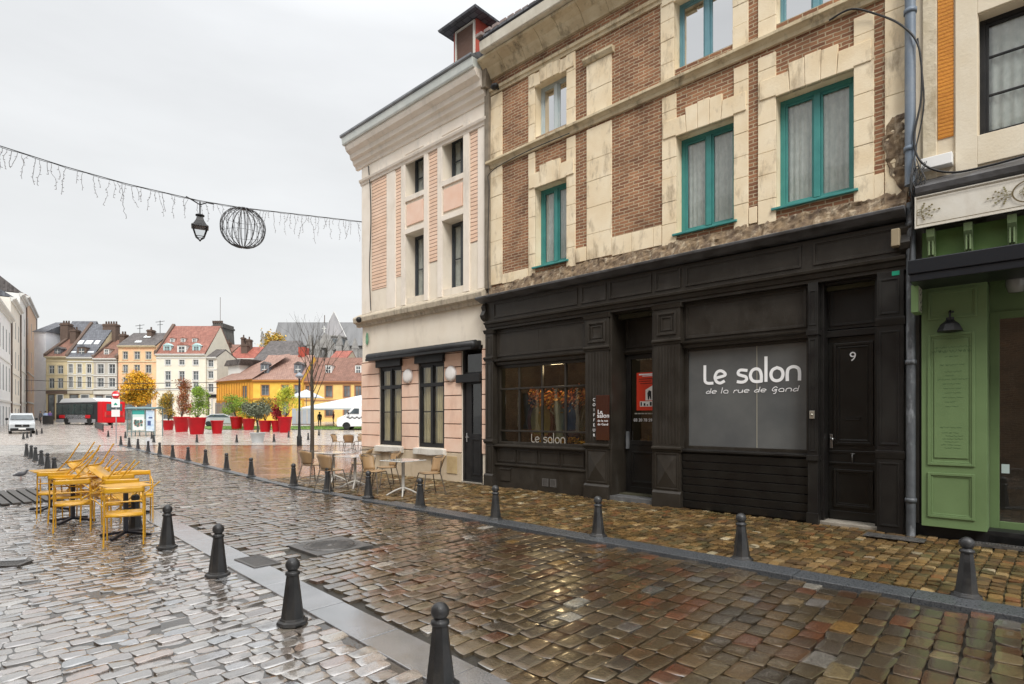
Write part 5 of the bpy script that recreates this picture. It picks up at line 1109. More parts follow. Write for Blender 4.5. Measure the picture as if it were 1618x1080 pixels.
def cchair(x,y,rz,label):
    o=cch if cf[1] else copy_tree(cch); cf[1]=False; o.location=(x,y,.006); o.rotation_euler.z=rz; tag(o,label,'chair','wooden cafe chairs')
p1_=ctable(637,783,ROTZ+.1,'white square cafe table nearest the salon, right one of three'); p2_=ctable(561,771,ROTZ+.1,'white square cafe table in the middle of three'); p3_=ctable(527,761,ROTZ+.1,'white square cafe table left of the middle one, by the bare tree')
TE=Vector((EX,EY)); 
def face(p,d,off=0): # chair at table p, shifted d (vec), looking at the table
    q=Vector((p.x,p.y))+d; a=math.atan2(-d.y,-d.x)-math.pi/2+off; return q.x,q.y,a
cchair(*face(p1_,Vector((.52,.16)),.25),'wooden cafe chair at the right of the nearest table')
cchair(*face(p1_,Vector((-.72,.55)),.3),'wooden cafe chair left of the nearest table')
cchair(*face(p2_,Vector((.66,.30)),.1),'wooden cafe chair right of the middle table, its dark back showing')
cchair(*face(p2_,Vector((-.42,-.36)),.25),'wooden cafe chair with its back to the camera before the middle table')
cchair(*face(p3_,Vector((.62,.12)),0),'wooden cafe chair between the left and middle tables')
cchair(*face(p3_,Vector((-.42,-.30)),.3),'wooden cafe chair with its back to the camera at the left table')
pf=ctable(556,713,.4,'white table of the far group at the cafe corner')
for k,(dx,dy) in enumerate(((-.7,.1),(.05,-.6),(.7,0),(.2,.7))): cchair(*face(pf,Vector((dx,dy))),'wooden chair of the far group at the cafe corner, '+('left of its table','in front of its table','right of its table','behind its table')[k])
pf=ctable(585,714,.3,'white table mostly hidden behind the cafe corner')
# ================================================================== string of lights, lantern, wire ball
c0=Vector((-4.56,17.4)); dN=Vector((-NX,-NY))
def span(s): return c0+dN*s
zs=[(0,573,350),(0,470,338),(0,384,328),(0,317,317),(0,200,290),(0,100,262),(0,0,230)]
def s_of(px):
    k=(px-CXP)/FPX; return (-4.56-k*17.4)/(NX-k*NY)
kn=[]
for _,px,py in zs:
    s=s_of(px); q=span(s); kn.append((s,zat(py,q.y)))
kn.append((12.5,7.1))
def zc(s):
    for (a,za),(b_,zb_) in zip(kn,kn[1:]):
        if a<=s<=b_: return za+(zb_-za)*(s-a)/(b_-a)
    return kn[0][1] if s<kn[0][0] else kn[-1][1]
def festoon():
    t=empty('light_string',(c0.x,c0.y,7.6),0,'string of unlit icicle lights hanging across the street from the cafe corner','string lights')
    b=MB(); P=[]
    for k in range(90):
        s=12.5*k/89; q=span(s); P.append((q.x-c0.x,q.y-c0.y,zc(s)-7.6))
    b.tube(P,.009,seg=6); b.tube([(x,y,z-.02+.01*math.sin(k*1.7)) for k,(x,y,z) in enumerate(P)],.006,seg=5); b.build('wire',M_cable,t)
    rg=random.Random(11); b=MB(); g=MB(); s=.12; i=0
    lens=[.35,.75,.5,.95,.3,.6,.85,.25,.7,.45]
    while s<12.4:
        q=span(s); z=zc(s)-7.6-.03; x,y=q.x-c0.x,q.y-c0.y; L_=lens[i%10]*rg.uniform(.65,1.0)*.85; n=max(3,int(L_/.07)); p=Vector((x,y,z)); pts=[p.copy()]
        drift=Vector((rg.uniform(-.1,.1),rg.uniform(-.1,.1),0))
        for k in range(n):
            p=p+Vector((rg.gauss(0,.018),rg.gauss(0,.018),-L_/n))+drift*.12; pts.append(p.copy())
            if rg.random()<.85:
                d=Vector((rg.gauss(0,1),rg.gauss(0,1),rg.uniform(-.8,.1))).normalized()*.035; g.tube([p,p+d],.007,seg=4)
        b.tube(pts,.005,seg=4); s+=rg.choice([.07,.09,.12,.2]); i+=1
    b.build('icicle_strands',mat('grey_wire',(.24,.24,.25),.5),t); g.build('bulbs',mat('clear_bulb',(.35,.35,.36),.3),t)
festoon()
def lantern():
    s=s_of(316); q=span(s); z=zc(s); H=.98
    t=empty('street_lantern',(q.x,q.y,z-H),.5,'black four sided street lantern hanging from the wire over the street','lantern')
    b=MB(); b.tube([(0,0,H-.02),(0,0,H-.36)],.016); b.tube([(-.30,.27*0,H+.05),(-.15,0,H-.02),(0,0,H-.10),(.15,0,H-.02),(.30,0,H-.03)],.016); b.lathe([(.03,H-.40),(.10,H-.38),(.10,H-.35),(.03,H-.33)],seg=12); b.build('hanger',M_black,t)
    b=MB(); b.lathe([(.0,H-.38),(.09,H-.40),(.13,H-.50),(.20,H-.60),(.26,H-.64),(.27,H-.66),(.17,H-.665)],seg=4,smooth=False,rot=math.pi/4); b.build('roof',M_black,t,.006)
    b=MB()
    for k in range(4):
        a=math.pi/4+k*math.pi/2; a2=a+math.pi/2; p=lambda r,z_,a_=a:(r*math.cos(a_),r*math.sin(a_),z_)
        b.tube([p(.22,H-.66),p(.125,.09)],.013,seg=5); b.tube([p(.125,.09),p(.125,.09,a2)],.010,seg=5); b.tube([p(.125,.09),(0,0,.0)],.012,seg=5)
    b.ball((0,0,0),.025,seg=8,rings=6); b.build('frame',M_black,t)
    b=MB()
    for k in range(4):
        a=math.pi/4+k*math.pi/2; a2=a+math.pi/2; b.quad((.215*math.cos(a),.215*math.sin(a),H-.66),(.12*math.cos(a),.12*math.sin(a),.09),(.12*math.cos(a2),.12*math.sin(a2),.09),(.215*math.cos(a2),.215*math.sin(a2),H-.66))
    b.build('pane',glassmat('lantern_glass',(.92,.93,.93),.4,.05,0,.03),t)
lantern()
def wireball():
    s=s_of(384); q=span(s); z=zc(s); r=.505
    t=empty('wire_ball',(q.x,q.y,z-2*r-.02),0,'round ball of dark wire ribs hanging from the wire beside the lantern','decoration'); n=20
    b=MB()
    for k in range(n):
        a=2*math.pi*k/n; pts=[]
        for i in range(19):
            th=math.pi*i/18; rr=r*1.03*math.sin(th)**.92+.02; pts.append((rr*math.cos(a),rr*math.sin(a),r+r*math.cos(th)))
        b.tube(pts,.0085,seg=5)
        for off in (.05,): 
            b.tube([(rr_*math.cos(a+off)*1.0,rr_*math.sin(a+off),z_) for (rr_,z_) in [(r*1.0*math.sin(math.pi*i/12)**.92+.015,r+r*math.cos(math.pi*i/12)+.012*math.sin(i*3+k)) for i in range(13)]],.006,seg=4)
    b.build('ribs',mat('dark_rib_wire',(.05,.05,.052),.5),t)
    b=MB()
    for h in (.35,.75): rr=r*math.sin(math.acos(max(-1,min(1,(h-r)/r)))); b.tube([(rr*math.cos(a),rr*math.sin(a),h) for a in [2*math.pi*i/32 for i in range(32)]],.004,seg=4,closed=True)
    b.tube([(0,0,2*r-.03),(0,0,2*r+.03)],.05); b.build('rings',mat('dark_rib_wire'),t) if False else b.build('rings',MATS['dark_rib_wire'],t)
wireball()
# pigeon
def pigeon():
    p=gp(33,757); t=empty('pigeon',(p.x,p.y,.005),.4,'dark pigeon standing on the wet pavement at the left','bird')
    b=MB(); pr=[(-.17,.10,.012),(-.10,.115,.035),(-.04,.13,.058),(.03,.14,.060),(.08,.155,.045),(.11,.19,.028),(.125,.22,.026),(.145,.23,.022),(.16,.225,.008),(.18,.22,.003)]
    b.tube([(x,0,z) for x,z,r in pr],[r for x,z,r in pr],seg=12); b.build('body',mat('pigeon_grey',(.05,.055,.065),.6,(.12,.12,.13),14),t)
    for s in (-1,1): b=MB(); b.tube([(.0,s*.025,.09),(.0,s*.025,.0),(.03,s*.025,.002)],.004,seg=5); b.build('leg',mat('pigeon_pink',(.4,.12,.08),.6),t)
pigeon()
# ================================================================== the square and the far houses
def leafcloud(name,blobs,n,size,cols,parent=None,seed=1,m=None,flat=.7):
    rg=np.random.default_rng(seed); V=[];T=[]; per=n//len(blobs); cols=np.array(cols,float)
    for bi,(c,r) in enumerate(blobs):
        r=np.array(r if hasattr(r,'__len__') else (r,r,r)); tone=rg.uniform(.75,1.25)
        d=rg.normal(size=(per,3)); d/=np.linalg.norm(d,axis=1)[:,None]; rad=rg.uniform(.25,1,per)**.5*(1+.15*np.sin(d[:,0]*5+bi)+.12*np.sin(d[:,2]*7+bi*2))
        rad=rad*np.where(rg.random(per)<.14,rg.uniform(1.0,1.65,per),1); c_=np.array(c)+d*rad[:,None]*r
        a=rg.normal(size=(per,3)); a/=np.linalg.norm(a,axis=1)[:,None]; b_=np.cross(a,rg.normal(size=(per,3))); b_/=np.linalg.norm(b_,axis=1)[:,None]
        s=size*rg.uniform(.6,1.3,per)[:,None]
        q=np.stack([c_-a*s,c_-b_*s*flat,c_+a*s,c_+b_*s*flat],1); V.append(q.reshape(-1,3))
        k=cols[rg.integers(0,len(cols),per)]*rg.uniform(.7,1.3,per)[:,None]*tone; T.append(np.repeat(k,4,0))
    V=np.concatenate(V);T=np.concatenate(T); nf=len(V)//4
    me=bpy.data.meshes.new(name); me.vertices.add(len(V)); me.vertices.foreach_set('co',V.ravel().astype('f4')); me.loops.add(len(V)); me.loops.foreach_set('vertex_index',np.arange(len(V),dtype='i4'))
    me.polygons.add(nf); me.polygons.foreach_set('loop_start',(np.arange(nf)*4).astype('i4')); me.polygons.foreach_set('loop_total',np.full(nf,4,'i4')); me.update(calc_edges=True)
    at=me.attributes.new('tone','FLOAT_COLOR','POINT'); at.data.foreach_set('color',np.concatenate([np.clip(T,0,1),np.ones((len(T),1))],1).ravel().astype('f4'))
    me.materials.append(m or M_leaf); o=bpy.data.objects.new(name,me); COL.objects.link(o); o.parent=parent; return o
M_leaf=attrmat('leaf',.5,.7,.3,1.45,0,10,speck=.1,trans=0)
M_bark=mat('wet_bark',(.035,.028,.02),.6,(.07,.06,.04),8,.5,40,stretch=(1,1,.2))
M_redp=mat('red_planter_plastic',(.50,.004,.012),.45,(.42,.003,.010),2,0,spec=.3,coat=0,r2=.4)
def branches(b,p,d,l,r,depth,rg,spread=.5,tips=None):
    pts=[p]; q=Vector(p); dd=Vector(d).normalized(); n=4
    for k in range(n): dd=(dd+Vector((rg.gauss(0,.09),rg.gauss(0,.09),.05))).normalized(); q=q+dd*l/n; pts.append(q.copy())
    b.tube(pts,[r*(1-.45*k/n) for k in range(n+1)],seg=6 if depth>1 else 4,caps=False)
    if depth==0:
        if tips is not None: tips.append(q.copy())
        return
    for k in range(rg.choice([2,3])):
        a=Vector((rg.gauss(0,1),rg.gauss(0,1),rg.gauss(0,.4))).normalized(); st=pts[rg.choice([2,3,4,4])]
        branches(b,st,(dd+a*spread).normalized(),l*rg.uniform(.6,.8),r*.55,depth-1,rg,spread,tips)
# planters: foot pixel, top width px, height px, bush kind
GRN=[(.12,.20,.02),(.18,.28,.03),(.07,.13,.02),(.22,.30,.04)]; YEL=[(.50,.30,.02),(.42,.22,.02),(.25,.22,.03)]; RED=[(.24,.05,.025),(.16,.035,.02),(.30,.12,.04),(.12,.09,.03)]; OLV=[(.10,.11,.05),(.14,.15,.07),(.07,.08,.04),(.18,.13,.05)]; ORA=[(.55,.20,.02),(.62,.28,.02),(.42,.14,.02),(.50,.30,.03)]; PNK=[(.40,.03,.05),(.28,.02,.03),(.2,.05,.03)]
PL=[(266,679,18,15,'small red planter at the left end of the planter row','bush',YEL+YEL+OLV,(266,663,622,13),'slender yellow and red leaved shrub in the leftmost red planter'),
(287,682,24,24,'red planter second from the left','bush',RED+[(.3,.1,.02)],(290,655,603,15),'dark red leaved shrub in the second red planter'),
(311,686,27,27,'large red planter with a bright green bush, nearest of the row','bush',GRN,(313,655,614,19),'bright green bush in the largest red planter'),
(343,685,19,21,'lone small red planter standing empty between the two groups','none',None,None,''),
(374,678,20,20,'red planter under the wide light green bush','bush',GRN,(370,660,625,22),'wide light green bush right of the lone planter'),
(393,679,20,18,'red planter partly behind the grey one','bush',GRN+YEL,(393,662,630,15),'green and yellow bush behind the grey planter'),
(419,682,20,18,'red planter just right of the olive tree','bush',OLV+YEL,(418,664,628,15),'olive and yellow bush right of the grey planter'),
(436,682,14,18,'narrow dark red planter tucked behind the last one','bush',PNK,(438,663,632,9),'crimson shrub between the last two planters'),
(450,683,22,25,'red planter at the right end of the row by the lamp post','bush',[(.35,.36,.04),(.25,.32,.03),(.42,.40,.05)],(455,655,610,18),'yellow green bush in the last red planter by the lamp post')]
def planter(px,py,w,h,m,label,cat='planter',group='big planters on the square'):
    p=gp(px,py); Y=p.y; r=w/2*Y/FPX; hh=h*Y/FPX
    t=empty('planter',p,0,label,cat,group); b=MB(); b.lathe([(r*.68,0),(r*.70,.03),(r*.97,hh*.93),(r*1.02,hh*.94),(r*1.03,hh),(r*.95,hh),(r*.93,hh*.90)],seg=32); b.build('pot',m,t)
    b=MB(); b.lathe([(r*.93,hh*.90),(0,hh*.92)],seg=24); b.build('soil',mat('dark_soil',(.03,.02,.012),.9),t); return p,r,hh
for i,(px,py,w,h,lab,k,cols,bs,bl) in enumerate(PL):
    p,r,hh=planter(px,py,w,h,M_redp,lab)
    if k=='bush':
        bx,bb_,bt,bw=bs; Y=p.y; z0=p.z+hh*.9; z1=zat(bt,Y); R_=bw*Y/FPX; x=xat(bx,Y)
        t=empty('shrub',(p.x,p.y,z0),0,bl,'shrub','shrubs in the planters'); H_=z1-z0; rg=random.Random(i+20)
        b=MB()
        for _ in range(7): a=rg.uniform(0,6.28); e=Vector((x-p.x+R_*.5*math.cos(a),R_*.5*math.sin(a),H_*rg.uniform(.5,.85))); b.tube([(0,0,0),e*.5+Vector((rg.gauss(0,.1),0,0)),e],[.03,.02,.008],seg=5)
        b.build('stems',M_bark,t)
        bl_=[]
        for _ in range(15):
            tz=rg.uniform(.22,.95); rr=R_*(1.0-.55*abs(tz-.45)*1.6); bl_.append(((x-p.x+rg.uniform(-.75,.75)*rr,rg.uniform(-.75,.75)*rr,H_*tz),(R_*.46,R_*.46,H_*.18)))
        leafcloud('foliage',bl_,4200,.055,[tuple(1.25*q for q in c) for c in cols],t,seed=i)
# grey planter with olive
p,r,hh=planter(407,699,23,16,mat('pale_grey_pot',(.42,.44,.45),.5,(.5,.52,.53),3),'low grey round planter in front of the red ones')
Y=p.y; t=empty('olive_tree',(p.x,p.y,p.z+hh*.9),0,'small grey green olive tree in the grey planter','tree'); rg=random.Random(5)
b=MB(); b.tube([(0,0,0),(.03,0,.35),(-.02,0,.75)],[.08,.07,.06],seg=8); tips=[]; 
for k in range(5): branches(b,(-.02,0,.7),(math.cos(k*1.26)*.7,math.sin(k*1.26)*.7,1),.6,.03,1,rg,.6,tips)
b.build('trunk',M_bark,t); leafcloud('crown',[((q.x*1.25,q.y*1.25,q.z*1.0+.05),.30) for q in tips]+[((0,0,1.4),.5)],3400,.05,[(.12,.14,.09),(.17,.19,.13),(.09,.10,.06)],t,seed=50)
# the orange tree
def bigtree(px,py,Y,top,halfw,label,cols,seed,trunk_r=.14,n=9000,zlow=.45,size=.13,name='autumn_tree'):
    X=xat(px,Y); z0=gz(X,Y); H=zat(top,Y)-z0; rr=halfw*Y/FPX; rg=random.Random(seed)
    t=empty(name,(X,Y,z0),0,label,'tree'); b=MB(); b.tube([(0,0,-.1),(.02,0,H*.25),(-.03,0,H*.5)],[trunk_r,trunk_r*.85,trunk_r*.6],seg=8); tips=[]
    for k in range(7): a=k*.9; branches(b,(0,0,H*(.30+.03*k)),(math.cos(a),math.sin(a),.9),H*.30,trunk_r*.4,1,rg,.5,tips)
    b.build('trunk',M_bark,t)
    bl=[]
    for k in range(46):
        u=rg.uniform(zlow,.94); w=rr*math.sin(math.pi*min(1,max(.12,(u-zlow+.12)/(1.08-zlow))))**.7; a=rg.uniform(0,6.28); q=rg.uniform(.2,.78)
        bl.append(((w*q*math.cos(a),w*q*math.sin(a),H*u),(rr*.36,rr*.36,H*.10)))
    leafcloud('crown',bl,n,size,cols,t,seed=seed); return t
bigtree(218,0,80,586,26,'orange leaved autumn tree behind the poster kiosk',[(.66,.34,.02),(.74,.42,.03),(.52,.26,.02),(.42,.32,.05)],3,.16,10000,.40,.12)
# bare tree
def baretree():
    p=gp(493,724); t=empty('bare_tree',(p.x,p.y,0),0,'slim bare tree with thin dark twigs left of the cafe','tree'); Y=p.y; H=zat(530,Y); rg=random.Random(14); b=MB()
    z1=zat(600,Y); b.tube([(0,0,-.05),(.01,0,1.0),(0,.02,2.2),(-.02,0,z1),(.02,0,H*.85),(.03,0,H)],[.085,.075,.065,.055,.022,.008],seg=10)
    tips=[]
    for k in range(14):
        z=2.0+(H-2.6)*k/13; a=k*2.4+rg.uniform(-.3,.3); up=1.5+.6*k/13; branches(b,(0,0,z),(math.cos(a)*.8,math.sin(a)*.8,up),(H-z)*.38+.5,.019*(1-.4*k/13),2,rg,.42,tips)
    b.build('trunk',M_bark,t)
baretree()
def lamppost():
    p=gp(473,704); Y=p.y; t=empty('lamp_post',p,0,'slim black lamp post between the last red planter and the bare tree','lamp post'); H=zat(598,Y)-p.z
    b=MB(); b.lathe([(.14,0),(.14,.5),(.09,.6),(.075,1.0),(.055,H*.55),(.05,H)],seg=14); b.build('post',M_black,t)
    b=MB(); b.lathe([(.05,H),(.10,H+.05),(.22,H+.12),(.20,H+.2),(.08,H+.32),(.0,H+.36)],seg=14); b.build('lamp_head',mat('grey_lamp',(.25,.28,.32),.4),t)
lamppost()
# no entry sign
def noentry():
    p=gp(183,700); Y=p.y; t=empty('no_entry_sign',p,0,'round red no entry sign with two white plates on a thin pole','road sign'); s=Y/FPX; H=zat(617,Y)-p.z
    b=MB(); b.tube([(0,.03,0),(0,.03,H)],.03); b.build('pole',mat('galvanised',(.3,.3,.31),.4,metal=.4),t)
    Mx=Matrix.Translation((0,0,H-6.5*s))@Matrix.Rotation(R(90),4,'X'); b=MB(); b.lathe([(0,0),(6.1*s,0),(6.1*s,.02),(0,.02)],seg=32,M=Mx); b.build('disc',mat('sign_red',(.55,.01,.015),.4),t)
    b=MB(); b.box(-4.6*s,4.6*s,-.026,-.021,H-7.7*s,H-5.2*s); b.build('bar',M_white_line,t)
    z=H-14*s
    b=MB(); b.box(-6.5*s,6.5*s,-.02,0,H-26*s,H-13.3*s); b.build('plate',M_white,t)
    b=MB(); b.box(-3*s,3*s,-.026,-.021,H-23*s,H-21*s); b.box(-1.5*s,1.5*s,-.026,-.021,H-21*s,H-19*s); b.build('bicycle_mark',mat('sign_green_mark',(.03,.25,.18),.5),t)
    b=MB(); b.box(-6.5*s,6.5*s,-.02,0,H-41*s,H-30*s); b.box(-1.0*s,1.0*s,-.024,-.018,H-40*s,H-31*s); b.build('plate',mat('pinkish_plate',(.70,.62,.60),.5),t)
noentry()
# poster kiosk
def kiosk():
    p=gp(202,688); q=gp(244,690); Y=(p.y+q.y)/2; s=Y/FPX; W_=42*s; t=empty('poster_kiosk',(xat(223,Y),Y,gz(0,Y)),.08,'glass sided information kiosk with pale posters on the square','kiosk'); H=zat(645,Y)-gz(0,Y)
    b=MB()
    for x in (-W_/2,-W_/2+.35,.17*W_,W_/2):
        for y in (0,1.2): b.box(x-.03,x+.03,y-.03,y+.03,0,H)
    b.box(-W_/2,W_/2,-.03,.03,.35,.42); b.box(-W_/2,W_/2,-.03,.03,H-.1,H); b.build('frame',mat('grey_green_metal',(.16,.22,.22),.4),t)
    b=MB(); pts=[(x,-.25,0) for x in (0,1)]; n=8; b.prism([(-.25,H-.02)]+[(-.25+1.7*k/n,H+.14*math.sin(math.pi*k/n)) for k in range(n+1)]+[(1.45,H-.02)],-W_/2-.1,W_/2+.1,'x'); b.build('roof',mat('teal_roof',(.10,.18,.19),.35),t)
    b=MB(); b.box(-W_*.30,W_*.13,-.05,-.035,.5,H-.12); b.build('poster_panel',mat('pale_green_panel',(.50,.62,.58),.4),t)
    b=MB(); b.box(-W_*.27,W_*.10,-.056,-.051,.55,H-.75); b.build('poster',mat('poster_paper',(.70,.71,.68),.5),t)
    b=MB(); b.box(-W_*.30,W_*.13,-.056,-.051,H-.5,H-.14); b.build('title_strip',mat('kiosk_teal',(.03,.30,.26),.4),t)
    rg=random.Random(6); 
    for k,cc in enumerate([(.10,.12,.10),(.30,.10,.06),(.08,.16,.14)]):
        b=MB()
        for j in range(6): x=-W_*.24+W_*.11*((j+k)%3)+rg.uniform(-.05,.05); z=.65+rg.uniform(0,1)*(H-1.7); b.box(x,x+W_*.08,-.0605-.001*k,-.057,z,z+.22)
        b.build('printed_pictures',mat('poster_ink_%d'%k if 0 else ('dark_print','rust_print','teal_print')[k],cc,.5),t)
    b=MB(); b.box(W_*.19,W_*.48,-.05,-.035,.45,H-.15); b.build('poster_panel',mat('blue_white_poster',(.62,.68,.74),.4,(.35,.48,.62),3),t)
    b=MB(); b.box(W_*.24,W_*.36,-.056,-.051,.9,1.3); b.box(W_*.28,W_*.42,-.056,-.051,1.5,1.62); b.build('printed_pictures',mat('navy_print',(.05,.08,.2),.5),t)
    b=MB(); b.quad((-W_/2,0,.5),(-W_/2,1.2,.5),(-W_/2,1.2,H-.1),(-W_/2,0,H-.1)); b.quad((-W_/2,.02,.5),(-W_*.32,.02,.5),(-W_*.32,.02,H-.1),(-W_/2,.02,H-.1)); b.build('glass_side',glassmat('kiosk_glass',(.70,.78,.76),.6,.03,0,.15),t)
kiosk()
# low railing and dark barrier
def lowrail(name,a,b_,h,label,cat,n=9):
    p,q=gp(*a),gp(*b_); d=(q-p); L_=d.to_2d().length; t=empty(name,p,math.atan2(d.y,d.x),label,cat)
    b=MB(); b.tube([(0,0,h),(L_,0,h)],.03); b.tube([(0,0,.12),(L_,0,.12)],.025); 
    for k in range(n+1): b.tube([(L_*k/n,0,0),(L_*k/n,0,h)],.022 if k not in (0,n) else .04,seg=6)
    b.build('rails',M_black,t)
    b=MB(); b.box(.05,L_-.05,-.008,.008,.15,h-.05); b.build('infill',mat('dark_mesh_infill',(.05,.05,.05),.6),t)
lowrail('low_railing',(150,675),(163,691),.62,'low black railing at the road edge in front of the bus','railing')
lowrail('dark_barrier',(68,671),(84,670),1.15,'dark waist high barrier left of the bus','barrier',12)
# people, far off
def person(px,py,tall,top,bottom,label,rz=0,seed=0,hair=(.03,.02,.015)):
    p=gp(px,py); t=empty('person',p,rz,label,'person'); H=tall; me=bpy.data.meshes.new('body')
    st=.09 
    J={'pel':(0,0,.52,.10),'bel':(0,0,.60,.085),'che':(0,0,.72,.10),'nek':(0,0,.82,.035),'hed':(0,.01,.90,.055),'top':(0,.01,.955,.045),
    'hl':(-.055,0,.49,.055),'kl':(-.06,st*.6,.27,.04),'al':(-.06,st*.2,.04,.026),'tl':(-.06,st*.2+.08,.015,.02),'hr':(.055,0,.49,.055),'kr':(.06,st*.1,.27,.04),'ar':(.06,-st,.05,.026),'tr':(.06,-st+.08,.02,.02),
    'sl':(-.10,0,.79,.04),'el':(-.125,-.02,.63,.03),'wl':(-.115,.05,.49,.02),'fl':(-.11,.06,.45,.018),'sr':(.10,0,.79,.04),'er':(.125,-.02,.63,.03),'wr':(.115,.05,.49,.02),'fr':(.11,.06,.45,.018)}
    K=list(J); E_=[('pel','bel'),('bel','che'),('che','nek'),('nek','hed'),('hed','top'),('pel','hl'),('hl','kl'),('kl','al'),('al','tl'),('pel','hr'),('hr','kr'),('kr','ar'),('ar','tr'),('che','sl'),('sl','el'),('el','wl'),('wl','fl'),('che','sr'),('sr','er'),('er','wr'),('wr','fr')]
    me.from_pydata([(J[k][0]*H,J[k][1]*H,J[k][2]*H) for k in K],[(K.index(a),K.index(c)) for a,c in E_],[])
    o=bpy.data.objects.new('body',me); COL.objects.link(o); sk=o.modifiers.new('skin','SKIN'); sv=me.skin_vertices[0].data
    for i,k in enumerate(K): sv[i].radius=(J[k][3]*H,J[k][3]*H*(.7 if k in('pel','bel','che') else 1))
    sv[0].use_root=True; ss=o.modifiers.new('sub','SUBSURF'); ss.levels=ss.render_levels=1
    dg=bpy.context.evaluated_depsgraph_get(); dg.update(); m2=bpy.data.meshes.new_from_object(o.evaluated_get(dg)); bpy.data.objects.remove(o)
    m2.materials.clear()
    for mm in (mat('skin_tone',(.45,.28,.2),.6),top,bottom,mat('dark_shoe',(.02,.02,.02),.6)): m2.materials.append(mm)
    for f in m2.polygons: c=f.center; z=c.z/H; f.material_index=0 if z>.83 or (abs(c.x)/H>.09 and z<.50) else 1 if z>.50 else 2 if z>.05 else 3; f.use_smooth=True
    n=bpy.data.objects.new('body',m2); COL.objects.link(n); n.parent=t
    b=MB(); b.ball((0,-.008*H,.925*H),.058*H,sc=(1,1.05,1.05)); b.v=[v for v in b.v]; h=b.build('hair',mat('dark_hair',hair,.7),t)
    for v in h.data.vertices:
        if v.co.y>.02*H and v.co.z<.945*H: v.co.y=.0
    return t
person(505,674,1.75,mat('black_coat',(.015,.015,.018),.7),mat('dark_trousers',(.02,.02,.025),.7),'distant person in a black coat walking between the bare tree and the white van',.4)
person(527,670,1.7,mat('maroon_coat',(.14,.02,.02),.7),mat('dark_trousers',(.02,.02,.025),.7),'distant person in a maroon coat just left of the white van',2.2)
person(72,669,1.75,mat('pale_blue_jacket',(.35,.45,.65),.7),mat('dark_trousers',(.02,.02,.025),.7),'distant person in a pale blue jacket behind the dark barrier',1.0)
person(79,668,1.75,mat('violet_jacket',(.16,.10,.30),.7),mat('dark_trousers',(.02,.02,.025),.7),'distant person in a violet jacket behind the dark barrier',4.0)
person(64,669,1.75,mat('grey_jacket',(.12,.12,.13),.7),mat('dark_trousers',(.02,.02,.025),.7),'distant person in a grey jacket at the left end of the dark barrier',3.0)
# ------------------------------------------------------------------ vehicles
M_wpaint=mat('white_vehicle_paint',(.75,.76,.76),.25,(.68,.69,.69),2,coat=.6); M_silver=mat('silver_grey_paint',(.42,.44,.45),.28,(.36,.38,.39),2,coat=.6)
M_carglass=mat('vehicle_glass',(.02,.03,.035),.08,(.06,.08,.09),1.5,spec=.9); M_hl=mat('headlight_lens',(.55,.58,.6),.1,coat=1)
def wheel(t,x,y,r,w,hub):
    Mw=Matrix.Translation((x,y,r))@Matrix.Rotation(R(90),4,'X'); b=MB(); b.lathe([(r*.62,-w/2),(r*.95,-w/2),(r,-w*.35),(r,w*.35),(r*.95,w/2),(r*.62,w/2)],seg=28,M=Mw); o=b.build('wheel',M_rubber,t)
    b=MB(); b.lathe([(0,-w*.42),(r*.2,-w*.45),(r*.6,-w*.30),(r*.63,-w*.48)],seg=20,M=Mw); b.lathe([(0,w*.42),(r*.2,w*.45),(r*.6,w*.30),(r*.63,w*.48)],seg=20,M=Mw); b.build('rim',hub,o)
def profile_body(b,side,half,inset_z,m=0):
    """side outline (x,z) given a section that leans in above inset_z"""
    n=len(side); vs=[]
    for s in (-1,1):
        for x,z in side: vs.append((x,s*(half-(max(0,z-inset_z)*.16)),z))
    fs=[tuple(range(n)),tuple(range(n,2*n))[::-1]]+[(i,n+i,n+(i+1)%n,(i+1)%n) for i in range(n)]; b.add(vs,fs,m)
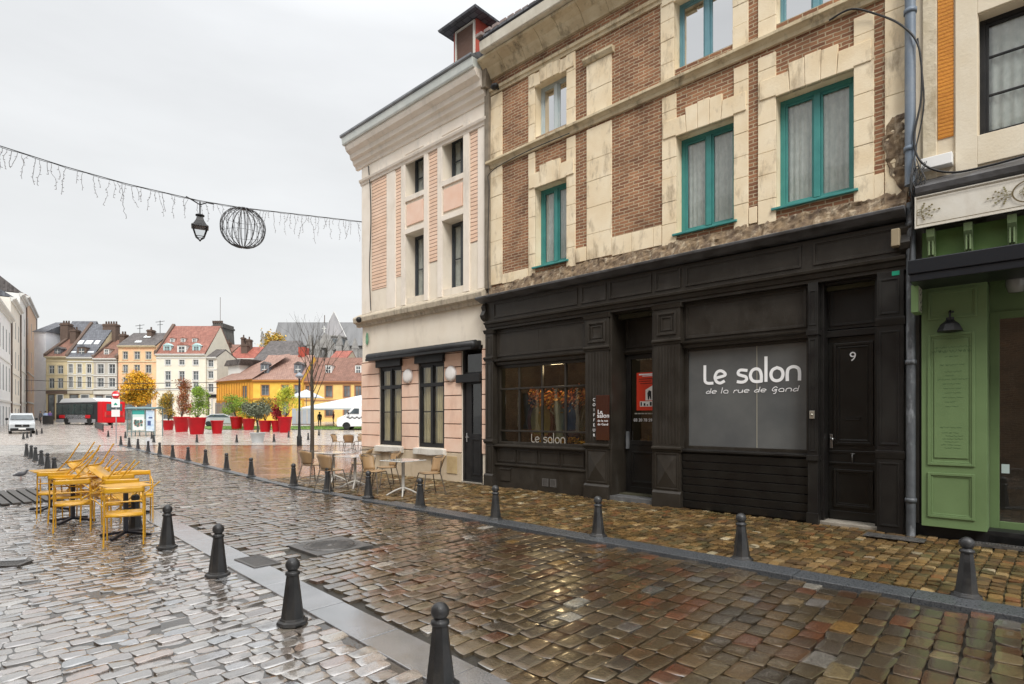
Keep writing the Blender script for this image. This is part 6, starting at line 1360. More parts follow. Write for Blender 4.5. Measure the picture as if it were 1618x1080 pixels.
def van(loc,rz,label,paint,L_=4.8,H=1.95,half=.93,front=1.0,cat='van',tall=False):
    t=empty('van',loc,rz,label,cat)   # nose along +x
    if tall: side=[(-3.0,.35),(-3.0,2.35),(-2.9,2.5),(1.0,2.52),(1.25,2.42),(2.05,1.55),(2.75,1.25),(2.95,1.0),(3.0,.55),(2.9,.30)]
    else: side=[(-2.35,.35),(-2.38,1.2),(-2.25,1.85),(-2.0,1.93),(.55,1.92),(.85,1.85),(1.65,1.22),(2.25,1.02),(2.40,.85),(2.42,.45),(2.35,.25)]
    b=MB(); profile_body(b,side,half,1.1 if not tall else 1.3); o=b.build('body',paint,t,.05)
    if tall:
        A=[(1.22,2.30),(1.98,1.60)]; 
    else: A=[(.80,1.80),(1.60,1.27)]
    (xa_,za_),(xb_,zb_)=A; iz=1.3 if tall else 1.1; k=.16
    ya=half-(za_-iz)*k-.09; yb=half-(zb_-iz)*k-.06; nx_,nz_=(za_-zb_),(xb_-xa_); L2=math.hypot(nx_,nz_); ox,oz=nx_/L2*.055,nz_/L2*.055
    b=MB(); b.add([(xa_+ox,-ya,za_+oz),(xa_+ox,ya,za_+oz),(xb_+ox,yb,zb_+oz),(xb_+ox,-yb,zb_+oz)],[(0,1,2,3)]); b.build('windscreen',M_carglass,t)
    for s in (-1,1):
        yy=lambda z:(half-(z-iz)*k+.012)*s
        b=MB(); q=[(xa_-.55,za_-.12),(xa_-.05,za_-.10),(xb_-.32,zb_+.05),(xa_-.55,zb_+.02)]; b.add([(x,yy(z),z) for x,z in q],[(0,1,2,3)]); b.build('side_window',M_carglass,t)
        xe=2.9 if tall else 2.36
        b=MB(); b.prism([(xe-.28,s*(half-.02)),(xe+.06,s*(half-.10)),(xe+.08,s*(half-.42)),(xe-.2,s*(half-.3))],.80 if not tall else .95,.98 if not tall else 1.22,'z'); b.build('headlight',M_hl,t,.02)
        b=MB(); b.box(xb_-.35,xb_-.2,s*(half+.02),s*(half+.24),zb_-.02,zb_+.2); b.build('wing_mirror',M_black,t,.03)
    xe=(2.98 if tall else 2.42)
    b=MB(); b.box(xe-.05,xe+.035,-half*.9,half*.9,.25,.52); b.box(xe-.02,xe+.03,-half*.55,half*.55,.62,.86); b.build('bumper',M_black if not tall else mat('grey_bumper',(.06,.06,.065),.6),t,.03)
    b=MB(); b.box(xe+.03,xe+.04,-.26,.26,.40,.51); b.build('number_plate',M_white,t)
    b=MB(); b.prism([(0,.66),(.07,.75),(0,.84),(-.07,.75)],xe+.03,xe+.045,'x') ; b.build('badge',M_steel,t)
    for x in ((-1.9,1.95) if tall else (-1.45,1.5)):
        for s in (-1,1): wheel(t,x,s*(half-.10),.35 if tall else .33,.22,M_steel)
    for x in ((-1.9,1.95) if tall else (-1.45,1.5)):
        for s in (-1,1):
            b=MB(); r=.42; b.prism([(x+r*math.cos(a),.35+r*math.sin(a)) for a in [math.pi*i/12 for i in range(13)]],s*half-.012 if s>0 else s*half-.012,s*half+.012,'y'); b.build('wheel_arch',M_black,t)
    return t
p=gp(34,684); van(p,math.atan2(-p.y,-p.x)+.02,'silver white van parked facing the camera at the left edge',M_silver)
X0=xat(531,59)+3.0
t=van(Vector((X0,60,gz(0,60)+.05)),math.pi,'white delivery van with a checkered stripe, half hidden by the cafe corner',M_wpaint,tall=True)
b=MB()
for k in range(16):
    for j in range(2):
        if (k+j)%2==0: b.box(-1.9+k*.24,-1.66+k*.24,.935,.942,1.14+j*.1,1.24+j*.1)
b.build('checker_stripe',M_black,t)
p=gp(352,673); t=empty('parked_car',p,.3,'grey car parked behind the red planters','car'); b=MB(); profile_body(b,[(-2.1,.3),(-2.15,.8),(-1.8,1.0),(-1.2,1.42),(.3,1.45),(1.1,1.0),(1.95,.85),(2.1,.6),(2.05,.3)],.88,.9); b.build('body',M_silver,t,.06)
b=MB(); b.add([(-1.55,-.885,1.04),(-1.1,-.83,1.36),(.25,-.82,1.38),(.85,-.885,1.04)],[(0,1,2,3)]); b.build('side_window',M_carglass,t)
for x in (-1.35,1.3):
    for s in (-1,1): wheel(t,x,s*.80,.31,.2,M_steel)
# bus
def bus():
    C_=Vector((xat(163,69),69)); F_=Vector((xat(88,74),74)); d=(C_-F_).normalized(); L_=(C_-F_).length; z=gz(0,71)
    t=empty('city_bus',((C_.x+F_.x)/2,(C_.y+F_.y)/2,z),math.atan2(d.y,d.x),'black and red city bus with a white roof hump crossing behind the square','bus')
    # local x: towards its red end; y: away from camera
    h=L_/2; w=2.5; s=h-1.1
    b=MB(); b.box(-h,h,0,w,.32,2.85); b.build('body',mat('bus_black',(.018,.018,.02),.45,spec=.3),t,.12)
    b=MB(); b.box(-h-.015,s-.6,-.02,w+.02,.30,.72); b.build('grey_skirt',mat('bus_silver',(.33,.33,.34),.3),t,.02)
    b=MB(); b.box(h-1.25,h+.03,-.03,w+.03,.28,2.9); b.build('rear_panel',mat('bus_red',(.55,.006,.012),.45,spec=.3),t,.12)
    b=MB(); b.box(-h+.9,-h+2.3,-.035,-.01,.85,1.25); b.box(s-2.8,s-1.7,-.035,-.01,.85,1.25); b.build('red_panel',mat('bus_red',(.55,.01,.015)),t)
    b=MB(); b.box(-h+2.3,s-2.8,-.03,-.012,.72,1.28); b.build('advert_panel',mat('bus_advert_dark',(.06,.06,.065),.3,(.45,.46,.48),9,contrast=(.52,.56)),t)
    b=MB()
    n=6
    for k in range(n): a=-h+.25+(2*h-2.3)*k/n; b.box(a,a+(2*h-2.3)/n-.06,-.03,-.005,1.32,2.62)
    b.build('window_band',mat('bus_glass',(.008,.014,.014),.25,(.03,.055,.05),.8,spec=.3),t,.02)
    b=MB(); b.prism([(-h+.3,2.85),(-h+.9,3.28),(-h+1.6,3.38),(h-2.8,3.38),(h-1.9,3.0),(h-1.0,2.9),(h-1.0,2.84),(-h+.3,2.84)],.25,w-.25,'y'); b.build('roof_pod',mat('bus_white',(.62,.63,.63),.6),t,.08)
    b=MB(); b.box(h+.03,h+.05,.35,w-.35,1.75,2.6); b.build('rear_window',M_carglass,t,.02)
    b=MB(); b.box(h+.03,h+.05,.3,w-.3,.95,1.25); b.build('rear_grille',mat('bus_red_dark',(.3,.01,.01),.4),t,.01)
    for yy in (.22,w-.22): b=MB(); b.box(h+.03,h+.06,yy-.1,yy+.1,1.0,1.65); b.build('tail_light',mat('tail_red',(.5,.03,.02),.2,coat=1),t,.02)
    for x in (-h+2.6,s-1.9):
        for yy in (.12,w-.12): wheel(t,x,yy,.48,.3,M_steel)
        b=MB(); b.prism([(x+.6*math.cos(a),.42+.6*math.sin(a)) for a in [math.pi*i/12 for i in range(13)]],-.028,-.005,'y'); b.build('wheel_arch',M_black,t)
bus()
# ------------------------------------------------------------------ far houses, all facing the square
M_tile=brickmat('brown_clay_tiles',(.20,.10,.07),(.27,.14,.10),(.10,.05,.04),.3,.25,.02,.7,.6,'obj',dark=(.7,1.2))
M_tiler=brickmat('red_clay_tiles',(.27,.11,.08),(.34,.15,.11),(.15,.06,.05),.3,.25,.02,.7,.6,'obj',dark=(.7,1.2))
M_tilep=brickmat('pink_brown_tiles',(.30,.18,.14),(.38,.24,.19),(.16,.09,.07),.3,.25,.02,.7,.6,'obj',dark=(.75,1.15))
M_tilev=brickmat('bright_red_tiles',(.34,.095,.065),(.40,.13,.09),(.20,.06,.045),.3,.25,.02,.7,.6,'obj')
M_slatef=brickmat('far_slate',(.11,.115,.13),(.16,.17,.19),(.06,.06,.07),.35,.3,.02,.75,.4,'obj',dark=(.8,1.15))
M_slated=brickmat('grey_flat_tiles',(.10,.09,.085),(.14,.125,.12),(.06,.05,.05),.3,.25,.02,.6,.4,'obj')
def fm(n,c,c2=None): return mat(n,c,.85,c2 or tuple(v*.88 for v in c),.8,.15,8,detail=8)
M_chim=fm('dark_chimney_brick',(.13,.09,.07)); M_trim=mat('white_trim',(.66,.66,.63),.6); M_fframe=mat('white_window_frame',(.60,.62,.62),.5); M_curt=mat('far_curtain',(.55,.57,.56),.9)
M_fg=mat('far_glass_dark',(.045,.05,.055),.15,(.18,.20,.21),.5,spec=.7)
def house(name,label,pxa,pxb,Y,eave,ridge,wallm,roofm,wins,depth=10,rd=5,base=None,trim=M_trim,parapet=None,frame=None,courses=(),chim=(),vel=(),dorm=(),shop=None,gable=None,hip=0,cols=None):
    """a house front in the plane Y; px/py are the photograph's pixels of things on that plane"""
    Xa,Xb=xat(pxa,Y),xat(pxb,Y); W_=Xb-Xa; z0=gz(0,Y); t=empty(name,((Xa+Xb)/2,Y,z0),0,label,'building'); hw=W_/2
    ze=zat(eave,Y)-z0; zr=zat(ridge,Y+rd)-z0
    L=lambda px:xat(px,Y)-(Xa+Xb)/2; Zp=lambda py:zat(py,Y)-z0
    b=MB(); holes=[]
    for (a,c,top,bot) in wins: holes.append((L(a),L(c),max(.05,Zp(bot)),Zp(top),.18))
    wall(b,-hw,hw,-.3,ze,holes,0); b.quad((hw,0,-.3),(hw,depth,-.3),(hw,depth,ze),(hw,0,ze)); b.quad((-hw,0,-.3),(-hw,0,ze),(-hw,depth,ze),(-hw,depth,-.3)); b.quad((-hw,depth,-.3),(-hw,depth,ze),(hw,depth,ze),(hw,depth,-.3))
    if not hip: b.add([(hw,0,ze),(hw,depth,ze),(hw,rd,zr-.05)],[(0,1,2)]); b.add([(-hw,0,ze),(-hw,rd,zr-.05),(-hw,depth,ze)],[(0,1,2)])
    b.build('wall',wallm,t)
    for h in holes:
        a,c,zb,zt=h[:4]; f=MB(); framed(f,a,c,zb,zt,.10,.16,.06); xm=(a+c)/2; f.box(xm-.03,xm+.03,.10,.15,zb+.06,zt-.06)
        zz=zb+(zt-zb)*.62; f.box(a+.06,c-.06,.105,.15,zz-.02,zz+.02)
        fo=f.build('window',frame or M_fframe,t); g=MB(); g.quad((a+.03,.14,zb+.03),(c-.03,.14,zb+.03),(c-.03,.14,zt-.03),(a+.03,.14,zt-.03)); g.build('pane',M_fg,fo)
        s_=MB(); s_.box(a-.08,c+.08,-.10,.10,zb-.14,zb+.0); s_.box(a-.14,a-.001,-.03,.01,zb,zt+.12); s_.box(c+.001,c+.14,-.03,.01,zb,zt+.12); s_.box(a,c,-.03,.01,zt+.001,zt+.12); s_.build('surround',trim,fo)
    b=MB(); ov=.35
    if hip: k=hip*W_; b.add([(-hw-ov,-ov,ze-.1),(hw+ov,-ov,ze-.1),(hw+ov,depth+ov,ze-.1),(-hw-ov,depth+ov,ze-.1),(-hw+k,rd,zr),(hw-k,rd,zr)],[(0,1,5,4),(1,2,5),(2,3,4,5),(3,0,4),(0,3,2,1)])
    else: b.prism([(-ov,ze-.12),(-ov,ze+.05),(rd,zr+.15),(depth+ov,ze+.05),(depth+ov,ze-.12),(rd,zr-.05)],-hw-.02,hw+.02,'x')
    ro=b.build('roof',roofm,t)
    b=MB(); b.box(-hw-.02,hw+.02,-.30,.0,ze-.28,ze-.10); b.box(-hw-.02,hw+.02,-.42,-.30,ze-.14,ze+.0)
    for py in courses: z=Zp(py); b.box(-hw,hw,-.10,.01,z-.10,z+.10)
    b.build('cornice',trim,t)
    if parapet:
        for side in parapet[0]:
            x=hw if side=='r' else -hw; b=MB(); b.prism([(-.3,ze-.1),(-.3,ze+.45),(rd,zr+.55),(depth,ze+.4),(depth,ze-.1),(rd,zr-.1)],x-.25,x+.25,'x'); b.build('parapet',parapet[1],ro)
    def roofpt(px,py): # front slope: solve for the point seen at a pixel
        r=ray(px,py); sl=(zr-ze)/rd; k=(z0+ze-HC-sl*Y)/(r[2]-sl); return k*r[0]-(Xa+Xb)/2,k-Y,HC+k*r[2]-z0
    for (px,py,w,h) in vel:
        x,y,z=roofpt(px,py); s=Y/FPX; n=MB(); sl=math.atan2(zr-ze,rd); Mx=Matrix.Translation((x,y-.05,z+.24))@Matrix.Rotation(sl,4,'X'); n.box(-w*s*.6,w*s*.6,-h*s*.9,h*s*.9,0,.08,M=Mx); n.build('skylight',mat('skylight_glass',(.75,.79,.80),.3),ro)
    for (px,py,w,h,kind) in dorm:
        s=Y/FPX; x,y,z=roofpt(px,py); ww=w*s/2; hh=h*s*1.15; b=MB(); b.box(x-ww,x+ww,y,y+2.2,z-.1,z+hh); d=b.build('dormer',{'w':M_trim,'t':mat('pale_teal_trim',(.42,.60,.60),.6),'b':M_slatef,'k':M_chim}[kind],ro)
        b=MB(); b.prism([(x-ww-.10,z+hh),(x+ww+.10,z+hh),(x,z+hh+ww*.7)],y-.10,y+2.4,'y'); b.build('dormer_roof',roofm if kind in 'wk' else MATS['pale_teal_trim'] if kind=='t' else M_slated,d)
        b=MB(); b.box(x-ww*.62,x+ww*.62,y-.02,y,z+.1,z+hh*.85); b.box(x-.03,x+.03,y-.04,y-.02,z+.1,z+hh*.85,1); b.box(x-ww*.62,x+ww*.62,y-.045,y-.02,z+hh*.48,z+hh*.54,1); b.build('dormer_window',[M_fg,MATS['pale_teal_trim'] if kind=='t' else M_trim],d)
    for (px,top,w,dd) in chim:
        s=(Y+dd)/FPX; x=xat(px,Y+dd)-(Xa+Xb)/2; zt=zat(top,Y+dd)-z0; b=MB(); b.box(x-w*s/2,x+w*s/2,dd-.6,dd+.6,ze,zt); b.box(x-w*s/2-.1,x+w*s/2+.1,dd-.7,dd+.7,zt-.35,zt-.15)
        for q in range(max(1,int(w/4))): xx=x-w*s/2+w*s*(q+.5)/max(1,int(w/4)); b.lathe([(.16,0),(.12,.5),(.14,.52)],(xx,dd,zt),8)
        b.build('chimney',M_chim,ro)
    if shop:
        zt,mm=shop; b=MB(); b.box(-hw+.05,hw-.05,-.18,.01,Zp(zt)-.3,Zp(zt)+.25); b.build('shop_fascia',mm,t)
        n=max(2,int(W_/3))
        for k in range(n): a=-hw+.35+(W_-.7)*k/n; b=MB(); framed(b,a,a+(W_-.7)/n-.35,.1,Zp(zt)-.4,-.08,.02,.1); fo=b.build('shop_window',M_trim if k%2 else M_chim,t); g=MB(); g.box(a+.1,a+(W_-.7)/n-.45,-.02,-.012,.2,Zp(zt)-.5); g.build('pane',M_fg,fo)
    return t
def grid(xs,ys): return [(a,b_,t_,c) for a,b_ in xs for t_,c in ys]
Y=98
house('yellow_stone_house','yellowish stone house with a brown roof at the left of the far row',73,107,Y,563,536,fm('ochre_stone',(.62,.52,.32),(.52,.44,.28)),M_tile,grid([(77,86),(91,100)],[(577,590),(597,613)]),trim=fm('ochre_trim',(.55,.48,.33)),parapet=('l',M_chim),chim=[(105,511,12,5),(119,521,9,4)],dorm=[(91,561,11,9,'b')],courses=[570,592,615],shop=(619,M_chim))
house('slate_roofed_house','pale yellow stone house with a blue slate roof and white skylights',107,148,Y,564,513,fm('straw_stone',(.66,.58,.38),(.56,.50,.34)),M_slatef,grid([(108,115),(122,129),(137,144)],[(575,589),(595,612)]),parapet=('l',M_chim),vel=[(128,543,7,5),(141,543,9,5),(154,543,6,5),(115,560,8,4),(143,560,8,4)],dorm=[(129,562,14,12,'k')],courses=[571,592,615],shop=(619,fm('pale_shop',(.5,.45,.36))),rd=5.5)
house('grey_brick_house','grey white house with pink brick piers and an arched dormer',148,185,Y,566,538,fm('grey_white_render',(.48,.46,.40),(.42,.38,.34)),M_tile,grid([(154,164),(172,182)],[(575,590),(597,611)]),parapet=('lr',M_chim),chim=[(176,512,20,5)],dorm=[(168,562,8,10,'w')],courses=[571,593,614],shop=(620,fm('white_awning',(.62,.60,.55))))
house('orange_render_house','orange and cream rendered house behind the orange tree',187,247,Y,546,527,fm('orange_cream_render',(.80,.44,.26),(.76,.54,.32)),M_slated,grid([(194,202),(212,221),(230,239)],[(555,567),(576,589),(596,610)]),trim=fm('cream_trim',(.64,.54,.36)),vel=[(234,534,9,4),(219,542,8,3)],chim=[(239,521,7,3),(196,528,8,3)],courses=[571],shop=(618,M_trim),rd=4)
b=MB(); Yq=Y-.05; 
house('white_three_dormer_house','tall cream white house with a steep red tiled roof and six dormers',247,325,Y,559,516,fm('cream_white_render',(.76,.72,.60),(.70,.66,.55)),M_tiler,grid([(261,269.5),(283,291.5),(305,313.5)],[(568,576),(586,600),(603,611)])+[(257,273,622,662)],trim=M_trim,parapet=('l',M_chim),dorm=[(264,557,12,10,'t'),(287,560,14,13,'w'),(310,557,12,10,'t'),(272,543,7,8,'w'),(289,543,7,8,'w'),(307,543,7,8,'w')],courses=[565,615],rd=5,depth=10)
house('peach_gabled_house','narrow white house with a slate lean roof beside the tall red roof',325,343,Y+.5,564,553,fm('white_narrow_render',(.74,.70,.60)),M_slated,grid([(329,337)],[(568,579),(586,597),(606,619)]),courses=[583],shop=(625,M_black),depth=8,rd=3)
# tower behind
def tower():
    Yt=150; t=empty('brick_tower',(xat(345,Yt),Yt,gz(0,Yt)),0,'dark ruined looking tower top rising behind the white house','tower'); s=Yt/FPX; b=MB(); zt=zat(510,Yt)-gz(0,Yt); b.box(-9*s,7*s,0,6,0,zt); b.box(-10*s,8*s,-.3,6.3,zt-1.2,zt-.7); b.add([(7*s,0,0),(7*s,6,0),(16*s,6,0),(16*s,0,0),(7*s,0,zt-2),(7*s,6,zt-2),(15*s,3,zt-9)],[(0,3,6,4),(3,2,6),(4,6,5),(2,1,5,6)])
    b.build('shaft',fm('sooty_tower',(.07,.065,.06),(.12,.11,.10)),t); b=MB()
    for k in range(5): b.box(-9*s+k*3.4*s,-8*s+k*3.4*s+.1,-.2,.4,zt,zt+.6)
    b.tube([(0,1,zt),(0,1,zt+7)],.06); b.build('crenels',M_chim,t)
tower()
# the ochre block in front
M_ochre=fm('ochre_yellow_render',(.80,.52,.09),(.70,.40,.05)); M_ochre2=fm('pale_ochre_render',(.74,.54,.20),(.66,.45,.15))
Yb=88
house('ochre_house','long ochre yellow house with a broad pinkish tiled roof and two slate dormers',400,477,Yb,600,562,M_ochre,M_tilep,grid([(413,425),(445,456),(465,475)],[(608,624)])+grid([(413,425),(445,456)],[(634,655)]),trim=fm('ochre_red_trim',(.50,.22,.05)),frame=mat('grey_frame',(.25,.27,.28)),dorm=[(418,592,13,15,'b'),(471,592,13,15,'b')],courses=[603,630],rd=5.5,depth=12)
def wing():
    # angled wing to the left of the ochre house
    Xb,Xa=xat(400,Yb),xat(342,Yb+7); A=Vector((Xa,Yb+7));B_=Vector((Xb,Yb)); d=B_-A; L_=d.length; t=empty('ochre_wing',(A.x,A.y,gz(0,90)),math.atan2(d.y,d.x),'orange angled wing with half timber lines left of the ochre house','building'); ze=zat(600,Yb+3)-gz(0,90); zr=zat(563,Yb+8)-gz(0,90)
    hs=[(L_*.72,L_*.84,ze-3.0,ze-1.0,.15)]
    b=MB(); wall(b,0,L_,-.3,ze,hs,0); b.quad((0,0,-.3),(0,0,ze),(0,10,ze),(0,10,-.3)); b.build('wall',fm('deep_orange_render',(.70,.36,.04),(.64,.27,.04)),t)
    h=hs[0]; b=MB(); framed(b,h[0],h[1],h[2],h[3],.05,.12,.1); w_=b.build('window',mat('brown_frame',(.2,.08,.03)),t); b=MB(); b.box(h[0]+.1,h[1]-.1,.1,.12,h[2]+.1,h[3]-.1); b.build('pane',M_fg,w_)
    b=MB()
    for k in range(14): b.box(.2+k*L_/14.5,.32+k*L_/14.5,-.05,.0,-.2,ze-.3)
    for z in (ze-3.4,ze-.5): b.box(0,L_,-.08,.0,z,z+.2)
    b.build('timber_lines',fm('ochre_timber',(.42,.20,.02)),t)
    b=MB(); b.add([(-.3,-.4,ze-.05),(L_+.4,-.4,ze-.05),(L_+1.5,5.5,zr),(L_*.75,5.5,zr),(-.3,8,ze)],[(0,1,2,3),(0,3,4)]); r_=b.build('roof',M_tilep,t)
    b=MB(); b.box(L_*.10,L_*.42,1.4,4.5,ze,ze+2.6); b.build('dormer',M_trim,r_); b=MB(); b.prism([(L_*.04,ze+2.6),(L_*.47,ze+2.6),(L_*.52,ze+3.5),(L_*.12,ze+3.5)],1.0,6,'y'); b.build('dormer_roof',M_slated,r_)
wing()
house('yellow_brick_house','pale yellow brick house with a long brown roof seen behind the bare tree',477,600,Yb+1,602,566,M_ochre2,M_slated if 0 else M_tile,grid([(483,489),(514,525),(543,553),(561,571)],[(609,627)])+grid([(514,526),(543,555)],[(638,657)]),trim=fm('brick_red_trim',(.42,.20,.10)),frame=mat('brown_frame',(.2,.08,.03)),dorm=[(519,591,10,13,'w'),(566,591,10,13,'w')],courses=[606,632],rd=6,depth=12)
house('flat_roof_house','house with a dark grey hipped roof standing behind the ochre house',402,468,Yb+18,570,538,fm('plain_render',(.5,.42,.3)),M_slated,[],rd=5,depth=10,hip=.12)
house('red_roof_house','low house with a bright red roof and chimneys left of the dark hipped roof',362,403,Yb+20,566,549,fm('plain_render',(.5,.42,.3)),M_tilev,[],rd=4,depth=8,chim=[(388,544,9,2),(394,536,6,3),(385,533,4,3)])
house('red_roof_house','small house with a pale red roof before the church choir',522,548,Yb+24,566,555,fm('plain_render',(.5,.42,.3)),M_tilev,[],rd=4,depth=8)
house('brown_roof_house','dark roofed house between the white house and the red roofs',343,366,Yb+26,558,545,fm('plain_render',(.5,.42,.3)),M_tile,[],rd=4,depth=8,chim=[(360,540,8,2)])
b=MB(); b.box(xat(475,Yb+6),xat(485,Yb+6),Yb+5,Yb+7,8,zat(549,Yb+6)); o=b.build('red_chimney',mat('red_chimney_brick',(.42,.07,.04),.8,(.3,.05,.03),3)); tag(o,'tall red chimney between the two ochre roofs','chimney')
bigtree(434,0,125,528,34,'golden tree showing above the dark hipped roof',[(.55,.35,.05),(.48,.30,.05),(.35,.30,.08)],9,.3,5000,.55,.22,'golden_tree')
# church
def church():
    Yc=170; s=Yc/FPX; z0=gz(0,Yc); t=empty('church',(xat(500,Yc),Yc,z0),0,'grey church with a long lead roof and a white ribbed cone over its choir','church'); cx=xat(500,Yc)
    X=lambda px:xat(px,Yc)-cx; Z=lambda py:zat(py,Yc)-z0; M_l=mat('lead_roof',(.15,.152,.155),.8,(.22,.222,.225),.15,.2,2,detail=8,stretch=(3,1,.3)); M_c=fm('pale_church_stone',(.34,.33,.31),(.22,.21,.20))
    b=MB(); b.prism([(4,Z(543)),(9,Z(501)+0),(18,Z(501)),(24,Z(543))],X(420),X(640),'x'); b.build('roof',M_l,t)
    b=MB(); b.box(X(420),X(640),5,22,0,Z(542)); b.build('nave_wall',M_c,t)
    c=(X(521),0); R_=20*s; n=12; zt=Z(488)
    b=MB(); b.lathe([(R_,Z(530)),(0,zt)],(c[0],4,0),n,smooth=False); cone=b.build('cone_roof',mat('pale_lead',(.24,.235,.24),.8,(.32,.31,.31),.2,stretch=(3,1,.3)),t)
    b=MB()
    for k in (0,3,6): a=2*math.pi*k/n; b.tube([(c[0]+R_*math.cos(a),4+R_*math.sin(a),Z(530)),(c[0],4,zt)],.16,seg=4)
    b.build('ribs',M_trim,cone)
    b=MB(); b.lathe([(R_*.95,0),(R_*.95,Z(532)),(R_*1.04,Z(531)),(R_*1.04,Z(529))],(c[0],4,0),24,smooth=False); ch=b.build('choir_wall',M_c,t)
    b=MB()
    for k in range(24): a=2*math.pi*(k+.5)/24; b.box(-.5,.5,-.15,.1,Z(545),Z(534),M=Matrix.Translation((c[0],4,0))@Matrix.Rotation(a,4,'Z')@Matrix.Translation((0,-R_*.97,0)))
    b.build('choir_windows',M_fg,ch)
    for px,top in ((500,533),(512,540),(532,540),(545,533),(556,541),(569,538)):
        b=MB(); x=X(px); b.box(x-.8,x+.8,-6,-4.4,0,Z(top)-3); b.prism([(x-.9,Z(top)-3),(x+.9,Z(top)-3),(x,Z(top))],-6.1,-4.3,'y'); b.build('pinnacle',M_c,t)
    b=MB(); b.prism([(X(509),Z(552)),(X(533),Z(552)),(X(521),Z(529))],-5,2,'y'); b.build('chapel_gable',M_c,t)
    b=MB(); b.tube([(X(521),-5,Z(529)),(X(521),-5,Z(519))],.18); b.box(X(521)-.7,X(521)+.7,-5.1,-4.9,Z(523),Z(522)); b.build('cross',M_trim,t)
    b=MB(); b.tube([(X(499),8,Z(503)),(X(499),8,Z(490))],.12); b.build('rod',M_chim,t)
    b=MB(); x=X(413); b.box(x-1.1,x+1.1,2,4,0,Z(530)); 
    for k in (-1,1): b.prism([(x+k*.8-.4,Z(530)),(x+k*.8+.4,Z(530)),(x+k*.8,Z(521))],2,3,'y')
    b.build('stair_turret',M_c,t)
church()
# market parasol, grey hoarding, terrace awnings at the right
def parasol():
    Yp=70; s=Yp/FPX; z0=gz(0,Yp); cx=xat(580,Yp); t=empty('market_parasol',(cx,Yp,z0),0,'big white square parasol behind the white van','parasol'); b=MB(); h0=zat(645,Yp)-z0; h1=zat(622,Yp)-z0; w=(580-503)*s
    b.add([(-w,-w,h0),(w,-w,h0),(w,w,h0),(-w,w,h0),(0,0,h1)],[(0,1,4),(1,2,4),(2,3,4),(3,0,4)]); b.add([(-w,-w,h0),(w,-w,h0),(w,-w,h0-.2),(-w,-w,h0-.2)],[(0,1,2,3)]); b.add([(-w,-w,h0),(-w,w,h0),(-w,w,h0-.2),(-w,-w,h0-.2)],[(0,1,2,3)]); o=b.build('canopy',mat('white_canvas',(.52,.54,.56),.9),t); m_=o.modifiers.new('solid','SOLIDIFY'); m_.thickness=.02
    b=MB(); b.tube([(0,0,0),(0,0,h1)],.06); b.build('pole',M_zinc,t)
    Yp=76; cx=xat(484,Yp); t=empty('market_parasol',(cx,Yp,gz(0,Yp)),0,'smaller white parasol between the lamp post and the bare tree','parasol'); w=(496-474)*Yp/FPX; h0=zat(628,Yp)-gz(0,Yp); b=MB(); b.add([(-w,-w,h0),(w,-w,h0),(w,w,h0),(-w,w,h0),(0,0,h0+1.1)],[(0,1,4),(1,2,4),(2,3,4),(3,0,4)]); o=b.build('canopy',MATS['white_canvas'],t); m_=o.modifiers.new('solid','SOLIDIFY'); m_.thickness=.02
    b=MB(); b.tube([(0,0,0),(0,0,h0+1)],.05); b.build('pole',M_zinc,t)
    Yh=72; t=empty('site_hoarding',(xat(477,Yh),Yh,gz(0,Yh)),0,'grey panel hoarding behind the lamp post and bare tree','hoarding'); w=(493-461)*Yh/FPX/2; h=zat(645,Yh)-gz(0,Yh)
    for k in range(4): b=MB(); b.box(-w+k*w/2+.03,-w+(k+1)*w/2-.03,0,.06,.1,h); b.build('panel',mat('grey_panel',(.30,.33,.36),.6,(.36,.39,.42),1),t)
    b=MB(); b.box(-w,w,-.02,.1,0,.12); b.build('foot_rail',M_chim,t)
    Yh=74; t=empty('plank_fence',(xat(356,Yh),Yh,gz(0,Yh)),0,'grey upright plank fence below the orange wing','fence'); w=(372-340)*Yh/FPX/2; h=zat(636,Yh)-gz(0,Yh); b=MB()
    for k in range(20): b.box(-w+k*w/10,-w+k*w/10+.09,0,.05,0,h+random.uniform(-.1,.1))
    b.box(-w,w,.05,.09,.4,.5); b.box(-w,w,.05,.09,h-.4,h-.3); b.build('planks',fm('weathered_plank',(.16,.15,.14)),t)
parasol()
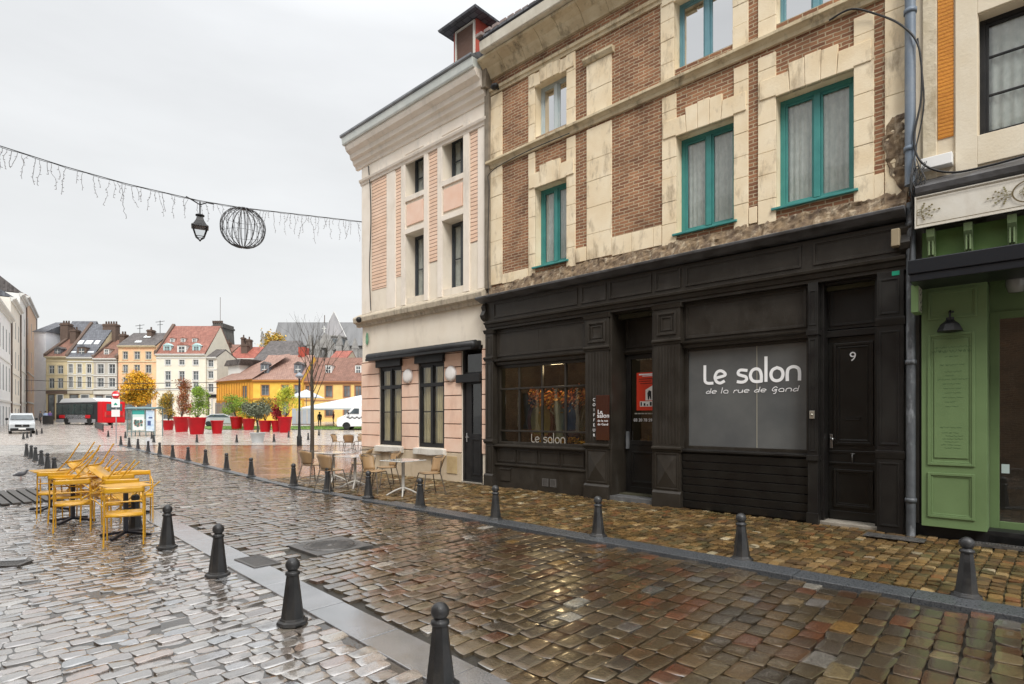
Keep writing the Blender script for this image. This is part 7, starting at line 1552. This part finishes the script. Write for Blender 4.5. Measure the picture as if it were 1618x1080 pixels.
# ------------------------------------------------------------------ the row at the left edge
def leftrow():
    P0=Vector((-61.1,68)); D=Vector((-.6,.8)); 
    def s_at(px): # distance along the row where it meets the pixel column
        k=(px-CXP)/FPX; return (k*P0.y-P0.x)/(D.x-k*D.y)
    def bld(name,label,pa,pb,top_py,at_px,wm,floors,cols,roofm=None,rh=0,proud=0,trim=M_trim,shut=False):
        sa,sb=s_at(pa),s_at(pb); A=P0+D*sa; L_=sb-sa; Yt=(P0+D*s_at(at_px)).y; H=zat(top_py,Yt); t=empty(name,(A.x,A.y,0),math.atan2(D.y,D.x),label,'building')
        # local x along the row (away), local y to the left (into the buildings)
        hs=[]
        for fz_,(zb,zt) in enumerate(floors):
            for c in range(cols): a=L_*(c+.5)/cols; hs.append((a-.62,a+.62,zb*H,zt*H,.15))
        b=MB(); wall(b,0,L_,-.3,H,hs,0); b.quad((0,0,-.3),(0,0,H),(0,6,H),(0,6,-.3)); b.quad((L_,0,-.3),(L_,6,-.3),(L_,6,H),(L_,0,H)); b.quad((0,6,-.3),(0,6,H),(L_,6,H),(L_,6,-.3)); b.build('wall',wm,t)
        for h in hs:
            f=MB(); framed(f,h[0],h[1],h[2],h[3],.005,.05,.06); xm=(h[0]+h[1])/2; f.box(xm-.03,xm+.03,.01,.05,h[2],h[3]); fo=f.build('window',M_fframe,t); g=MB(); g.quad((h[0],.03,h[2]),(h[1],.03,h[2]),(h[1],.03,h[3]),(h[0],.03,h[3])); g.build('pane',M_fg,fo)
        b=MB(); profile(b,[(.1,H-.5),(-.15,H-.5),(-.2,H-.3),(-.5,H-.15),(-.55,H+.05),(.1,H+.1)],0,L_); z=floors[0][1]*H+.5; b.box(0,L_,-.12,.0,z,z+.25); z=floors[1][1]*H+.5; b.box(0,L_,-.1,.0,z,z+.15); b.build('cornice',trim,t); b=MB(); b.tube([(L_-.15,-.12,0),(L_-.15,-.12,H-.2)],.10,seg=6); b.build('drainpipe',M_chim,t)
        if roofm: b=MB(); b.prism([(-.3,H+.1),(3,H+rh),(6,H+.1)],0,L_,'x'); b.build('roof',roofm,t)
        return t
    fl=[(.03,.20),(.33,.55),(.67,.87)]; f4=[(.02,.16),(.27,.40),(.48,.62),(.72,.86)]
    W1=fm('white_row_render',(.82,.83,.83),(.76,.77,.78)); W2=fm('cream_row_render',(.80,.76,.68)); W3=fm('off_white_row_render',(.80,.79,.76)); 
    bld('white_town_house','white town house with tall windows at the left edge, nearest of the row',-40,17,505,17,W1,fl,9,M_slatef,2.0)
    bld('cream_town_house','cream town house second in the left row',17,31.5,492,31,W2,f4,3,M_slatef,2.2)
    bld('dark_roof_town_house','tall off white town house with a brown hipped roof third in the left row',31.5,41,481,41,W3,f4,2,M_slated,3.0)
    bld('yellow_town_house','narrow yellow and pink town house fourth in the left row',41,57,500,57,fm('yellow_pink_render',(.64,.48,.30),(.66,.42,.32)),f4,3,M_tile,2)
    # blank white wall closing the row
    Yw=100; t=empty('blank_white_house',(xat(64,Yw),Yw,gz(0,Yw)),0,'plain white windowless wall between the left row and the stone houses','building'); s=Yw/FPX; b=MB(); H=zat(524,Yw)-gz(0,Yw); b.box(-10*s,8.5*s,0,9,-.3,H); b.build('wall',fm('plain_white_wall',(.84,.86,.90),(.76,.78,.84)),t); b=MB(); b.prism([(-.3,H),(5,H+2.5),(9,H)],-10*s-.2,8.5*s+.2,'x'); b.build('roof',M_slatef,t)
    Yw=108; t=empty('slate_roof_house',(xat(83,Yw),Yw+3,gz(0,Yw)),0,'house whose big slate roof shows behind the blank white wall','building'); s=Yw/FPX; b=MB(); z=zat(562,Yw); b.box(-12*s,14*s,0,10,0,z); b.build('wall',fm('plain_render',(.5,.42,.3)),t); b=MB(); b.prism([(-.3,z),(5,zat(516,Yw+8)),(10,z)],-20*s,22*s,'x'); b.build('roof',M_slatef,t)
leftrow()
# antennas on the roofs
for px,py,Ya in ((221,512,102),(253,506,102)):
    b=MB(); z=zat(py,Ya); b.tube([(0,0,-4),(0,0,0)],.05); b.tube([(-.8,0,-.3),(.8,0,-.1)],.04); b.tube([(-.5,0,-.8),(.5,0,-.7)],.04); o=b.build('antenna',M_cable,None,0,(xat(px,Ya),Ya,z)); tag(o,'thin roof antenna above the '+('orange house' if px<240 else 'gap left of the red roof'),'antenna')
# overhead tram-like wires over the square
for k,(y0,y1,y2) in enumerate(((600,606,604),(617,616,612))):
    b=MB(); Yw=60; b.tube([(xat(40,Yw+10),Yw+10,zat(y0,Yw+10)),(xat(180,Yw+4),Yw+4,zat(y1,Yw+4)),(xat(345,Yw),Yw,zat(y2,Yw))],.035,seg=5); o=b.build('overhead_wire',M_cable); tag(o,('upper' if k==0 else 'lower')+' thin wire strung across the square before the far houses','wire')
print('objects',len(bpy.data.objects))
